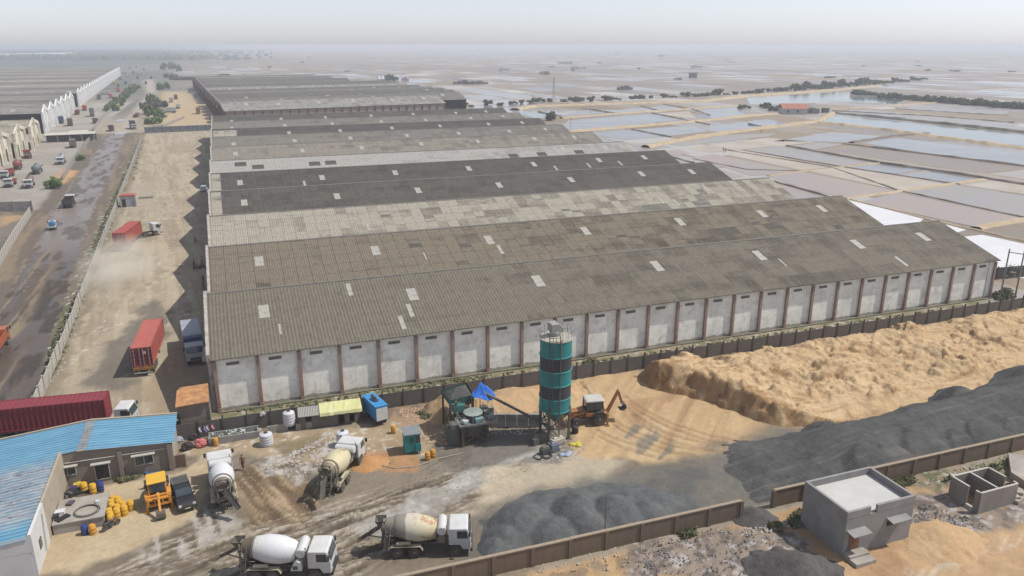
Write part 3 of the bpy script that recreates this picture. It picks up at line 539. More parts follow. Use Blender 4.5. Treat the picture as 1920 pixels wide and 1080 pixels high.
for i, (a, c) in enumerate(WS):
    hf = 13.2 if i == 0 else (YR[i]-YR[i-1])/2; hb = (YR[i+1]-YR[i])/2 if i < 10 else 13
    if i == 6: hf = 13.5
    if i == 5: hb = 13.5
    L = XR[i]-X0; T = thing('warehouse', WL[i], 'warehouse', (X0, YR[i], 0), 0, 'gabled warehouses standing side by side along the dirt yard')
    rm = RM[PICK[i]]; gable_building(T, L, hf, hb, rm, ZE, ZR, gw=whitewash, par=parap, capmat=capm)
    s = (ZR-ZE)/hf; th = math.atan(s)
    for q in SKY[i]:
        p = roof_pt(q[0], q[1], YR[i], hf); kd = q[2] if len(q) > 2 else 0
        w, l = ((1.35, 2.9), (.62, 3.0), (.28, 2.2))[kd]; mb = MB(); mb.box(-w/2, w/2, -l/2, l/2, -.03, .035)
        o = mb.build('skylight', skyl, T); o.location = (p.x-X0, p.y-YR[i], p.z); o.rotation_euler = (th, 0, 0)
    if i == 8:
        mb = MB(); mb.box(.2, 9, -hf+1, -2, -.02, .03); o = mb.build('newer_sheet', RM[2], T, label='pale tan patch of newer sheets'); o.location = (0, 0, ZR); o.rotation_euler = (th, 0, 0)
    if i == 4 or i == 3:
        mb = MB(); mb.box(-.1, 2.2, -hf+.6, -.6, -.02, .03); o = mb.build('newer_sheet', RM[2], T, label='pale strip of sheets at the left gable'); o.location = (0, 0, ZR); o.rotation_euler = (th, 0, 0)
    if i == 5:
        for q in ((484, 313), (451, 308), (590, 307), (620, 305), (963, 292), (1016, 289), (1086, 285)):
            p = roof_pt(q[0], q[1], YR[i], hf); mb = MB(); mb.box(-1.6, 1.6, -1.3, 1.3, -.03, .03); o = mb.build('patch_sheet', RM[3], T); o.location = (p.x-X0, p.y-YR[i], p.z); o.rotation_euler = (th, 0, 0)
    for yy_ in (-hf*.45, hf*.4):                                      # loading doors in the yard front
        mb = MB(); mb.box(-.06, .02, yy_-2, yy_+2, 0, 4.6); mb.build('shutter', shut, T)
        mb = MB(); mb.box(-1.3, -.05, yy_-2.5, yy_+2.5, 4.9, 5.05); mb.build('canopy', parap, T)
    for k in range(5):                                                # stubs of the yard-front pilasters
        mb = MB(); y_ = -hf+.3+(hf+hb-.6)*k/4; mb.box(-.5, -.02, y_-.22, y_+.22, 0, ZE-.75); mb.build('pilaster', parap, T)
    if i == 0:
        nb = 26; wy = -hf; mb = MB(); mb.box(.3, L-.3, wy, wy+.3, 0, ZE-.15); mb.build('side_wall', whwall, T)
        pm = None
        for k in range(nb+1):
            x = .25+(L-.5)*k/nb
            if pm is None:
                mb = MB(); mb.box(-.2, .2, -.36, .02, 0, ZE-.55); mb.box(-.24, .24, -.42, .02, 0, .5); pm = mb.build('pilaster', pink, T); o = pm
            else: o = pm.copy(); COL.objects.link(o); o.parent = T
            o.location = (x, wy, 0)
        vm = None
        for k in range(nb):
            x = .25+(L-.5)*(k+.42)/nb
            if vm is None:
                mb = MB(); mb.box(-.75, .75, -.05, .01, .06, .46)
                for j in range(6): mb.box(-.75+j*.29, -.68+j*.29, -.09, -.04, .07, .45)
                vm = mb.build('ventilator', dkgr, T); o = vm
            else: o = vm.copy(); COL.objects.link(o); o.parent = T
            o.location = (x, wy, ZE-1.35)
        mb = MB(); mb.box(.2, L-.2, wy-.7, wy-.05, 0, .16); mb.build('plinth', mat('mossy_plinth', L3(132, 124, 106), .95, .3, 1.5, L3(96, 104, 66), .5), T)
        mb = MB(); mb.tube([(L-.4, wy-.08, ZE-.4), (L-.4, wy-.1, .2)], .09); mb.build('drain_pipe', whitewash, T)

# ---- the block beyond, brick red pilasters
fbm_w = mat('pinkish_panel_wall', L3(172, 158, 150), .9, .15, .3, L3(150, 128, 118), .4); redp = mat('dark_red_pilaster', L3(118, 74, 64), .9, .2, .6)
fbr = [roof_mat('far_roof_light', L3(166, 162, 152), L3(116, 112, 106), .35, .5, None, .3), roof_mat('far_roof_dark', L3(120, 116, 110), L3(88, 86, 84), .2, .5, None, .2), roof_mat('far_roof_mid', L3(136, 130, 122), L3(98, 96, 92), .25, .5, None, .2)]
fx = lambda y: -.5-(y-473)*.055
ends = [(835, 190), (822, 172), (797, 165), (777, 161), (757, 158), (739, 156), (719, 152.5), (690, 148), (676, 145)]
bz = [473+26.5*k for k in range(17)]
FR = R(8.5)
for k in range(16):
    y0 = bz[k]+(14 if k >= 6 else 0); yr = y0+13.2; xe = G(*ends[min(k, 8)], 9)[0]; x0 = fx(y0); L = max(60, (xe-x0)/math.cos(FR)) if k < 9 else 125+8*(k % 3)
    T = thing('warehouse', 'grey roofed warehouse with brick red pilasters, '+ORD[k]+' ridge from the front of the far block', 'warehouse', (x0, yr, 0), FR, 'brick red fronted warehouses of the far block')
    gable_building(T, L, 13.2, 13.2, fbr[(0, 2, 1, 1, 2, 1, 0, 1, 1, 2, 1, 1, 2, 1, 0, 1)[k]], 7.6, 11.8, gw=redp, par=fbm_w, capmat=capm, extra_par=.9)
    for j in range(4):
        mb = MB(); y_ = -12.8+8.5*j; mb.box(-.9, -.15, y_-.5, y_+.5, 0, 9.2 if j in (1, 2) else 7.6); mb.build('pilaster', redp, T)
    if k in (0, 6):
        mb = MB(); mb.box(.3, L-.3, -13.2, -12.9, 0, 7.4); mb.build('side_wall', fbm_w, T); n = int(L/5.2); pm = None
        for j in range(n+1):
            if pm is None: mb = MB(); mb.box(-.35, .35, -.5, .02, 0, 7); pm = mb.build('pilaster', redp, T); o = pm
            else: o = pm.copy(); COL.objects.link(o); o.parent = T
            o.location = (.3+(L-.6)*j/n, -13.2, 0)
    rs = random.Random(k)
    for j in range(6 if k < 8 else 3):
        mb = MB(); mb.box(-1.1, 1.1, -1.9, 1.9, -.03, .06); o = mb.build('skylight', skyl, T); yy_ = rs.uniform(-8, -4); o.location = (L*(j+.5+rs.uniform(-.2, .2))/6, yy_, 11.8+yy_*4.2/13.2); o.rotation_euler = (math.atan(4.2/13.2), 0, 0)

# ---- the rows on the far side of the road
cream = mat('cream_gable_plaster', L3(236, 228, 206, .78), .9, .12, .25, L3(164, 146, 116), .5, dsc=.3); whiteg = mat('white_gable_plaster', L3(240, 240, 236, .82), .9, .08, .3, L3(180, 178, 176), .3, dsc=.3)
rtan = roof_mat('road_roof_tan', L3(190, 180, 158), L3(130, 122, 110), .3, .5, None, .3); rgrey = roof_mat('road_roof_grey', L3(158, 153, 145), L3(118, 115, 111), .2, .5, None, .2)
def row(y0, n, w, xf, pl, rms, zr, lab, grp, L=150, ze=7.5, rz=R(4)):
    for k in range(n):
        yr = y0+w*(k+.5); T = thing('warehouse', lab % ORD[k], 'warehouse', (xf(yr), yr, 0), math.pi+rz, grp)
        gable_building(T, L, w/2, w/2, rms[k % len(rms)], ze, zr, gw=pl, par=pl, capmat=capm, extra_par=.7)
        for j in range(3):
            y_ = -w/2+.6+(w-1.2)*j/2; mb = MB(); mb.box(-.95, -.1, y_-.45, y_+.45, 0, (zr+.9) if j == 1 else ze+.4); mb.build('pilaster', pl, T)
        for y_ in (-w*.25, w*.25):
            mb = MB(); mb.box(-.22, -.02, y_-1.8, y_+1.8, 0, 4.6); mb.build('doorway', mat('dark_doorway', L3(74, 72, 76), .8, .2), T)
        rs = random.Random(k+int(y0))
        for j in range(5):
            mb = MB(); mb.box(-1, 1, -1.7, 1.7, -.02, .06); o = mb.build('skylight', skyl, T); o.location = (8+27*j+rs.uniform(-6, 6), w*.27, zr-w*.27*(zr-ze)/(w/2)); o.rotation_euler = (-math.atan((zr-ze)/(w/2)), 0, 0)
row(298, 4, 29, lambda y: -79.5, cream, [rtan, rtan, rtan], 11.6, 'cream gabled warehouse across the muddy road, %s gable from the near end', 'cream gabled warehouses across the road', ze=9.2)
row(455, 6, 25, lambda y: -86-(y-455)*.052, whiteg, [rgrey, rgrey, fbr[2]], 13, 'white gabled warehouse of the middle row over the road, %s gable from its near end', 'white gabled warehouses in the middle row across the road', 220, 10.2)
row(650, 25, 27, lambda y: -98.5-(y-660)*.058, whiteg, [rgrey, fbr[2], rgrey, rtan], 12, 'white gabled warehouse of the farthest row over the road, %s gable from its near end', 'white gabled warehouses in the farthest row across the road', 320, 9.6)

# ---- walls
def panel_wall(label, pts, h, step, pm_, postm, posth=None, th=.07, pw=.16, name='boundary_wall', grp=None, cope=None, lean=.0, seed=0):
    T = thing(name, label, 'wall', (pts[0][0], pts[0][1], 0), 0, grp); ox, oy = pts[0]; rs = random.Random(seed); post = None; posth = posth or h+.15
    for (ax, ay), (bx, by) in zip(pts[:-1], pts[1:]):
        Ld = math.hypot(bx-ax, by-ay); n = max(1, round(Ld/step)); a = math.atan2(by-ay, bx-ax); s = Ld/n; pan = None
        for k in range(n+1):
            x, y = ax+(bx-ax)*k/n-ox, ay+(by-ay)*k/n-oy
            if k < n:
                if pan is None or rs.random() < .25:
                    mb = MB(); mb.box(pw/2+.005, s-pw/2-.005, -th/2, th/2, -.3, h+rs.uniform(-.05, .03)); pan = mb.build('panel', pm_, T); o = pan
                else: o = pan.copy(); COL.objects.link(o); o.parent = T
                o.location = (x, y, 0); o.rotation_euler = (rs.uniform(-lean, lean), 0, a)
                if cope: 
                    mb = MB(); mb.box(0, s-.01, -th/2-.06, th/2+.06, h+.035, h+.13); q = mb.build('coping', cope, T); q.location = (x, y, rs.uniform(-.02, .02)); q.rotation_euler = (0, 0, a)
            if post is None: mb = MB(); mb.box(-pw/2, pw/2, -pw/2-.03, pw/2+.03, -.3, posth); post = mb.build('post', postm, T); o = post
            else: o = post.copy(); COL.objects.link(o); o.parent = T
            o.location = (x, y, 0); o.rotation_euler = (0, 0, a)
    return T
pgrey = mat('grey_precast', L3(122, 114, 106), .95, .18, .8, L3(92, 86, 80), .5); ppost = mat('dark_precast_post', L3(96, 90, 84), .95, .2, 2)
panel_wall('dark grey precast panel wall with tall posts along the foot of the nearest warehouse', [(-8.9, 86.55), (36, 86.3), (98, 86.3), (141, 86.4)], 2.0, 2.62, pgrey, ppost, 2.45, seed=3)
white_p = mat('white_precast', L3(214, 208, 196), .92, .12, .8, L3(160, 148, 130), .5); 
panel_wall('long whitewashed precast wall between the dirt yard and the muddy road', lw, 2.1, 3.25, white_p, mat('white_precast_post', L3(200, 194, 182), .92, .15, 2), 2.35, th=.1, pw=.22, lean=.05, seed=4)
tanw = wallmat('tan_block_wall', L3(132, 114, 94), L3(104, 92, 80), L3(126, 104, 78)); cop = mat('sandy_coping', L3(172, 154, 130), .95, .15, 1.5)
panel_wall('low tan block wall with sandy coping in front of the dark gravel heaps', [(7.0, 52.3), (42.3, 51.8)], 1.85, 3.5, tanw, tanw, 1.9, .2, .34, cope=cop, seed=5)
panel_wall('low tan block wall with coping running past the back of the grey flat roofed house', [(46.4, 52.2), (92, 51.7)], 1.85, 3.5, tanw, tanw, 1.9, .2, .34, cope=cop, seed=6)
panel_wall('straight whitewashed wall along the outer edge of the muddy road at the left', [(-44.5, 165), (-47.8, 200), (-50.2, 231)], 2.3, 3.2, white_p, white_p, 2.45, th=.12, pw=.24, seed=7)
lotg = mat('lot_wall_grey', L3(186, 180, 172), .95, .1, .5, L3(140, 130, 120), .4)
panel_wall('pale grey cross wall behind the parked tankers at the left', [(-51, 238), (-92, 245)], 2.8, 4.6, lotg, lotg, 2.95, .16, .3, seed=8)
panel_wall('low crumbling pale wall between the truck lot and the muddy road', [G(118, 338), G(140, 303), G(158, 275), G(170, 262)], 1.7, 4, lotg, lotg, 1.9, .2, .4, seed=9)
panel_wall('low pale wall on the road side of the far truck lot', [G(176, 246), G(192, 222), G(215, 205)], 2.0, 5, lotg, white_p, 2.2, .2, .4, seed=10)
tarp = mat('blue_grey_tarpaulin', L3(104, 116, 122), .8, .3, .3, L3(150, 158, 164), .5)
panel_wall('blue grey tarpaulin screen fence across the far end of the dirt yard', [(-38, 440), (-4.6, 443)], 3.0, 4.2, tarp, ppost, 3.3, .1, .2, name='screen_fence', seed=11)
panel_wall('low whitish wall round the rubble corner beyond the tarpaulin screen', [G(289, 240), G(306, 239)]+[G(345, 222)], 1.4, 5, lotg, lotg, 1.5, .2, .4, seed=12)
panel_wall('dark precast wall running away behind the right end of the nearest warehouse', [(125.6, 101.5), (150, 99)], 2.4, 2.7, ppost, ppost, 2.6, seed=13)
# ================================================================ VEHICLES
tyrem = mat('tyre_rubber', (.045, .042, .040), .9, .2, 3, L3(140, 124, 104), .45); rimm = mat('dusty_rim', L3(120, 114, 108), .7, .2, 4); rimo = mat('muddy_rim', L3(122, 108, 92), .8, .2, 4)
chas = mat('dark_chassis', (.05, .048, .046), .8, .3, 3, L3(128, 112, 94), .4); glassm = glass(); wht = mat('white_cab_paint', L3(228, 228, 224), .45, .05, 1, L3(176, 166, 150), .22)
lampm = mat('headlight_glass', L3(226, 226, 220), .2, .05); mudy = mat('cement_crusted_steel', L3(150, 142, 128), .9, .25, 3, L3(90, 84, 78), .4); creamm = mat('cream_mudguard', L3(200, 190, 156), .7, .15, 2, L3(130, 112, 90), .5)
blk = mat('black_plastic', (.03, .03, .032), .6, .2); platem = mat('number_plate', L3(226, 222, 200), .5, .05)
WM = {}
def wheel(T, x, y, r, w, side=1, rm=None):
    key = (round(r, 2), round(w, 2), rm.name if rm else '')
    if key not in WM:
        mb = MB(); mb.lathe((0, -w/2, 0), (0, 1, 0), [(0, r*.62), (0, r*.9), (w*.15, r), (w*.85, r), (w, r*.9), (w, r*.62)], 18)
        me = mb.build('wheel', tyrem, smooth=True).data; mb = MB()
        for s in (-1, 1): mb.lathe((0, s*(w/2-.03), 0), (0, s, 0), [(0, r*.6), (.035, r*.58), (.0, r*.3), (.07, r*.26), (.09, r*.12)], 14)
        m2 = mb.build('rim', rm or rimm, smooth=True).data
        for o in [o for o in COL.objects if o.data in (me, m2)]: bpy.data.objects.remove(o)
        WM[key] = (me, m2)
    o = bpy.data.objects.new('wheel', WM[key][0]); COL.objects.link(o); o.parent = T; o.location = (x, y, r)
    q = bpy.data.objects.new('rim', WM[key][1]); COL.objects.link(q); q.parent = o
    return o
def cab(T, x0, x1, z0, h, w, paint, lamps=True, flat=.25, win=glassm, bonnet=0):
    """forward-control lorry cab with wheel arch, windscreen, side windows, bumper and headlights"""
    zs = z0+(h-z0)*.48; L = x1-x0; mb = MB()
    mb.prof([(x0, z0+.35), (x0+L*.5, z0+.35), (x0+L*.62, z0-.1), (x1, z0-.1), (x1, zs), (x1-flat, h-.12), (x1-flat-.15, h), (x0+.12, h), (x0, h-.1)], -w/2, w/2)
    c = mb.build('cab', paint, T, bev=.05); q = MB(); d = Vector((zs-(h-.12), 0, -flat)); nrm = Vector((h-.12-zs, 0, flat)).normalized()
    a, b = Vector((x1, 0, zs))+nrm*.012, Vector((x1-flat, 0, h-.12))+nrm*.012; a = a.lerp(b, .06); b = a.lerp(b, .92); y = w/2-.1
    q.add([(a.x, -y, a.z), (a.x, y, a.z), (b.x, y*.94, b.z), (b.x, -y*.94, b.z)], [(0, 1, 2, 3)]); q.build('windscreen', win, c)
    for s in (-1, 1):
        q = MB(); yy_ = s*(w/2+.008); k = [(x0+L*.38, zs+.06), (x1-flat*.45-.12, zs+.06), (x1-flat-.14, h-.24), (x0+L*.38, h-.24)]
        q.add([(px, yy_, pz) for px, pz in (k if s < 0 else k[::-1])], [(0, 1, 2, 3)]); q.build('side_window', win, c)
        q = MB(); q.cb((x1-.12, s*(w/2+.2), h-.45), (.12, .22, .42)); q.bar((x1-.15, s*w/2, h-.3), (x1-.12, s*(w/2+.2), h-.35), .04); q.build('mirror', blk, c)
        if lamps: q = MB(); q.cyl((x1-.01, s*(w/2-.3), z0+.22), (x1+.03, s*(w/2-.3), z0+.22), .12, n=12); q.build('headlight', lampm, c)
    q = MB(); q.box(x1-.06, x1+.12, -w/2+.03, w/2-.03, z0-.32, z0+.02); q.build('bumper', blk, c)
    q = MB(); q.box(x1+.002, x1+.03, -w*.3, w*.3, z0+.1, z0+.42); q.build('grille', blk, c)
    return c
def rails(T, x0, x1, z, gap=.42, m=None):
    mb = MB()
    for s in (-1, 1): mb.box(x0, x1, s*gap-.06, s*gap+.06, z-.14, z+.12)
    n = int((x1-x0)/1.2)
    for k in range(n+1): x = x0+.05+(x1-x0-.1)*k/n; mb.box(x-.05, x+.05, -gap+.061, gap-.061, z-.1, z+.08)
    mb.box(x0+.4, x1-.6, -.3, .3, z-.45, z-.141)
    return mb.build('chassis', m or chas, T)
def drum_mat(name, stops, rust=None):
    m, t, b = newmat(name); o = mapping(t); sx = t.nodes.new('ShaderNodeSeparateXYZ'); t.links.new(o, sx.inputs[0])
    n = noise(t, o, 1.6, 6, .7); n2 = noise(t, o, 5, 4, .7); mr = t.nodes.new('ShaderNodeMapRange'); t.links.new(mth(t, 'MULTIPLY_ADD', n, .35, sx.outputs[0]), mr.inputs[0]); mr.inputs[1].default_value = -3.3; mr.inputs[2].default_value = 1.5
    c = ramp(t, mr.outputs[0], stops); c = mixc(t, .5, c, ramp(t, n2, [(.3, (.8,)*3), (.7, (1.15,)*3)]), 'MULTIPLY')
    if rust:
        f = mth(t, 'MULTIPLY', ramp(t, noise(t, mapping(t, 'Object', (1.1, 1.1, .9), loc=(3, 1, 2)), 1, 7, .75), [(.5, (0, 0, 0)), (.6, (1, 1, 1))]), ramp(t, mr.outputs[0], [(.5, (0, 0, 0)), (.8, (1, 1, 1))])); c = mixc(t, mth(t, 'MULTIPLY', f, .9), c, rust)
    t.links.new(c, b.inputs['Base Color']); b.inputs['Roughness'].default_value = .6; return m
def mixer_truck(label, pos, rz, drumm, rear=None, box=True, chute=R(170), guard=None):
    T = thing('mixer_truck', label, 'concrete mixer truck', pos, rz, 'concrete mixer trucks in the works yard')
    rails(T, -3.6, 3.9, 1.0); cab(T, 2.45, 4.4, .85, 2.85, 2.36, wht)
    for x in (-2.05, -.6):
        for s in (-1, 1): wheel(T, x, s*.98, .53, .5, rm=rimo)
    for s in (-1, 1): wheel(T, 2.95, s*1.02, .55, .34, rm=rimo)
    p = Vector((1.35, 0, 2.1)); ax = Vector((-4.75, 0, .62)).normalized(); mb = MB()
    mb.lathe(p, ax, [(0, .45), (.02, .74), (.35, .93), (1.3, 1.17), (1.75, 1.2), (2.5, 1.18), (3.5, .93), (4.35, .66), (4.75, .52)], 28); d = mb.build('drum', drumm, T, smooth=True)
    mb = MB(); mb.lathe(p+ax*3.55, ax, [(0, .9), (.0, .98), (.16, .94), (.16, .86)], 28); mb.build('roller_ring', mudy, d, smooth=True)
    mb = MB(); mb.lathe(p+ax*4.75, ax, [(0, .50), (-.3, .42), (-.3, 0.02)], 20, caps=False); mb.build('drum_mouth', blk, d)
    e = p+ax*4.75
    mb = MB(); q0 = [(-.55, -.5), (.45, -.5), (.45, .5), (-.55, .5)]                         # feed hopper: a funnel above the mouth
    top = [(e.x-.1+a*.95, b*1.05, e.z+.62) for a, b in q0]; bot = [(e.x-.1+a*.45, b*.6, e.z+.05) for a, b in q0]
    mb.add(top+bot, [(i, (i+1) % 4, (i+1) % 4+4, i+4) for i in range(4)]+[((i+1) % 4, i, i+4, (i+1) % 4+4) for i in range(4)]); mb.build('feed_hopper', mudy, T)
    mb = MB()
    for s in (-1, 1): mb.bar((-3.4, s*.5, 1.1), (e.x+.1, s*.62, e.z+.5), .12); mb.bar((-2.5, s*.5, 1.1), (e.x+.2, s*.62, e.z+.1), .1); mb.bar((-3.4, s*.5, 1.1), (-2.9, s*.9, 2.1), .1)
    mb.box(e.x-.1, e.x+.1, -.68, .68, e.z-.25, e.z-.1); mb.box(-3.2, -2.9, -.9, .9, 1.12, 1.5); mb.build('rear_frame', mudy, T)
    mb = MB(); c0 = Vector((e.x-.15, 0, e.z-.25)); dr = Vector((math.cos(chute), math.sin(chute), -.62)); sd_ = Vector((-math.sin(chute), math.cos(chute), 0)); up = Vector((.0, 0, .16))
    for aa, bb in ((0, 1.0), (1.0, 2.1)):
        w0 = .34 if aa == 0 else .28; P0, P1 = c0+dr*aa, c0+dr*bb
        mb.add([P0-sd_*w0+up, P0-sd_*w0*.6, P0+sd_*w0*.6, P0+sd_*w0+up, P1-sd_*w0+up, P1-sd_*w0*.6, P1+sd_*w0*.6, P1+sd_*w0+up], [(0, 1, 5, 4), (1, 2, 6, 5), (2, 3, 7, 6), (4, 5, 1, 0), (5, 6, 2, 1), (6, 7, 3, 2)])
    mb.bar((e.x+.3, 0, 1.3), c0+dr*1.2, .08); mb.build('discharge_chute', rear or mudy, T)
    mb = MB(); lx = -3.05; 
    for dx in (-.2, .2): mb.bar((lx+dx, -1.12, .7), (lx+dx+.25, -1.0, 2.75), .05)
    for k in range(7): mb.bar((lx-.2+.035*k, -1.11+.017*k, .85+.29*k), (lx+.2+.035*k, -1.11+.017*k, .85+.29*k), .045)
    mb.bar((lx+.05, -1.0, 2.75), (lx+.1, -.85, 3.3), .04); mb.bar((lx+.45, -1.0, 2.75), (lx+.45, -.8, 3.3), .04); mb.build('ladder', mudy, T)
    mb = MB()
    for s in (-1, 1): mb.prof([(-2.85, .95), (-2.6, 1.18), (-.05, 1.18), (.2, .75), (.14, .75), (-.09, 1.12), (-2.57, 1.12), (-2.8, .92)], s*1.0-.24, s*1.0+.24)
    mb.build('mudguard', guard or creamm, T)
    mb = MB(); mb.lathe((1.85, -1.05, 2.55), (0, 1, 0), [(0, .05), (.0, .36), (.06, .42), (2.04, .42), (2.1, .36), (2.1, .05)], 18); mb.build('water_tank', wht, T, smooth=True)
    mb = MB(); mb.box(1.55, 2.15, -.7, .7, 1.12, 2.15); mb.bar((1.45, -.6, 1.1), (1.4, -.3, 2.0), .16); mb.bar((1.45, .6, 1.1), (1.4, .3, 2.0), .16); mb.build('drum_pedestal', mudy, T)
    if box: mb = MB(); mb.prof([(.95, 1.0), (1.95, 1.0), (1.95, 1.75), (1.55, 2.0), (1.25, 1.7)], -1.2, -.71); mb.build('engine_cover', wht, T, bev=.03); mb = MB(); mb.box(1.2, 1.6, -1.225, -1.201, 1.15, 1.5); mb.build('cooling_grille', chas, T)
    mb = MB(); mb.cyl((-2.1, -1.05, 1.45), (-.9, -1.05, 1.45), .16); mb.cyl((.6, .9, .8), (1.6, .9, .8), .28); mb.build('air_tank', creamm, T, smooth=True)
    mb = MB(); mb.tube([(2.3, -.95, 1.2), (2.3, -.98, 2.6), (2.3, -.98, 3.1)], .06); mb.build('exhaust_pipe', chas, T)
    return T
def heading2(a, b): return ang(G(*a), G(*b))
def mid_line(near, rz, off): return (near[0]-math.sin(rz)*off, near[1]+math.cos(rz)*off)
D_w = drum_mat('drum_white', [(0, L3(150, 140, 120)), (.14, L3(120, 108, 88)), (.27, L3(110, 98, 80)), (.29, L3(224, 224, 214)), (.6, L3(236, 236, 236)), (1, L3(232, 232, 230))])
D_r = drum_mat('drum_rusty', [(0, L3(156, 148, 134)), (.3, L3(152, 144, 130)), (.44, L3(160, 152, 136)), (.47, L3(222, 214, 196)), (.7, L3(226, 214, 180)), (1, L3(222, 204, 160))], L3(176, 116, 52))
D_c = drum_mat('drum_cream', [(0, L3(130, 118, 98)), (.2, L3(150, 136, 110)), (.24, L3(222, 208, 160)), (.7, L3(226, 214, 172)), (1, L3(216, 206, 172))], L3(150, 120, 80))
D_v = drum_mat('drum_bright', [(0, L3(120, 108, 92)), (.2, L3(140, 128, 110)), (.22, L3(232, 232, 230)), (1, L3(240, 240, 240))])
h1 = heading2((481, 1087), (592, 1086)); a = G(536, 1087); c1 = mid_line(a, h1, .98); mixer_truck('white drum mixer truck with a muddy brown rear, nearest the bottom of the picture', (c1[0]+math.cos(h1)*-.45, c1[1]-math.sin(h1)*.45*1, 0), h1, D_w)
h2 = heading2((747, 1045), (851, 1042)); a = G(790, 1043.5); c2 = mid_line(a, h2, .98); mixer_truck('mixer truck with a rust stained cream drum, parked beside the dark gravel heap', (c2[0], c2[1], 0), h2, D_r, box=False, chute=R(186))
h3 = heading2((641, 921), (674, 874)); a = G(646, 913); c3 = mid_line(a, h3, 1.0); mixer_truck('mixer truck with a plain cream drum, seen from behind before the white water tank', (c3[0]+math.cos(h3)*1.3, c3[1]+math.sin(h3)*1.3, 0), h3, D_c, box=False, chute=R(195))
h4 = R(93); a = G(428, 934); mixer_truck('mixer truck with a bright white drum, backed up near the blue roofed office', (a[0]-.4, a[1]+.9, 0), h4, D_v, rear=chas, box=False, chute=R(212))

def container_mat(name, c, c2): return mat(name, c, .6, .1, .7, c2, .3, bmp=0)
def container(label, pos, rz, L, m, doorm, z=1.45, h=2.75, w=2.5, dense=True, doors_at=-1):
    T = thing('shipping_container', label, 'shipping container', (pos[0], pos[1], z), rz); mb = MB(); n = int(L/.55); xs = []
    for k in range(n):
        x = -L/2+.12+(L-.24)*k/n; s = (L-.24)/n; xs += [(x, 0), (x+s*.3, 0), (x+s*.5, .07), (x+s*.8, .07)]
    xs.append((L/2-.12, 0))
    for s in (-1, 1):
        v = [(x, s*(w/2-.02-d), zz) for zz in (.12, h-.1) for x, d in xs]; k = len(xs)
        mb.add(v, [((i, i+1, k+i+1, k+i) if s < 0 else (i+1, i, k+i, k+i+1)) for i in range(k-1)])
    r = [(x, .0 if d == 0 else -.035) for x, d in xs]; k = len(xs); v = [(x, yy_, h-.02+d) for yy_ in (-w/2+.06, w/2-.06) for x, d in r]
    mb.add(v, [(i, i+1, k+i+1, k+i) for i in range(k-1)]); mb.build('corrugated_shell', m, T)
    f = MB()
    for s in (-1, 1):
        f.box(-L/2, L/2, s*w/2-.07, s*w/2+.0, 0, .14); f.box(-L/2, L/2, s*w/2-.07, s*w/2+.0, h-.12, h)
        for e in (-1, 1): f.box(e*(L/2)-.13 if e > 0 else -L/2-.001, L/2+.001 if e > 0 else -L/2+.13, s*w/2-.09, s*w/2+.008, -.01, h+.012)
    for e in (-1, 1): f.box(min(e*L/2, e*(L/2-.1)), max(e*L/2, e*(L/2-.1)), -w/2+.09, w/2-.09, h-.14, h-.004); f.box(min(e*L/2, e*(L/2-.1)), max(e*L/2, e*(L/2-.1)), -w/2+.09, w/2-.09, 0.004, .16)
    f.box(-L/2+.12, L/2-.12, -w/2+.07, w/2-.07, .02, .1); f.build('frame', m, T)
    e = -doors_at; g = MB(); g.box(min(e*L/2, e*(L/2-.06)), max(e*L/2-.02*e, e*(L/2-.06)), -w/2+.09, w/2-.09, .16, h-.14); g.build('end_panel', m, T)
    e = doors_at
    for s in (-1, 1):
        g = MB(); y0, y1 = (.01, w/2-.09) if s > 0 else (-w/2+.09, -.01); x0, x1 = sorted((e*(L/2-.07), e*(L/2-.02))); g.box(x0, x1, y0, y1, .16, h-.14); dd = g.build('door', doorm, T)
        g = MB()
        for yy_ in (y0+.22, y1-.22): g.tube([(e*(L/2+.03), yy_, .12), (e*(L/2+.03), yy_, h-.1)], .025); 
        for yy_ in (y0+.22, y1-.22):
            for zz in (.5, 1.1, 1.7, 2.3): g.cb((e*(L/2+.02), yy_, zz), (.05, .16, .07))
        g.build('lock_rod', mat('galvanised_rod', L3(198, 186, 184), .5, .1), dd)
    if dense: g = MB(); g.cb((e*(L/2+.012), -.42, h*.72), (.02, .42, .4)); g.build('placard', mat('white_placard', L3(214, 200, 204), .6, .1), T)
    return T
red1 = container_mat('faded_red_container', L3(204, 104, 88), L3(150, 74, 62)); red1d = container_mat('maroon_doors', L3(132, 44, 48), L3(96, 32, 34)); mar = container_mat('maroon_container', L3(150, 46, 56), L3(112, 36, 44)); red2 = container_mat('rust_red_container', L3(190, 88, 72), L3(150, 64, 54))
orf = mat('orange_trailer_frame', L3(196, 132, 62), .7, .15, 2, L3(120, 96, 76), .5)
def trailer(label, pos, rz, L, fm, legs=True):
    T = thing('container_trailer', label, 'trailer', pos, rz); mb = MB()
    for s in (-1, 1): mb.box(-L/2, L/2-.3, s*.55-.08, s*.55+.08, 1.05, 1.36)
    for k in range(7): x = -L/2+.1+(L-.6)*k/6; mb.box(x-.1, x+.1, -1.22, 1.22, 1.361, 1.44)
    mb.box(-L/2-.12, -L/2, -1.25, 1.25, .95, 1.3); mb.build('frame', fm, T)
    for k in range(3):
        for s in (-1, 1): wheel(T, -L/2+1.3+1.25*k, s*.95, .5, .5)
    if legs:
        for s in (-1, 1): q = MB(); q.box(L/2-3.2, L/2-3.05, s*.75-.08, s*.75+.08, .05, 1.05); q.box(L/2-3.3, L/2-2.95, s*.75-.15, s*.75+.15, 0, .05); q.build('landing_leg', chas, T)
    q = MB(); q.box(-L/2-.2, -L/2-.1, -1.15, 1.15, .5, .62); q.bar((-L/2-.15, -.6, .6), (-L/2+.1, -.6, 1.1), .08); q.bar((-L/2-.15, .6, .6), (-L/2+.1, .6, 1.1), .08); q.build('underrun_bar', mat('pale_bar', L3(196, 190, 180), .7, .15), T)
    return T
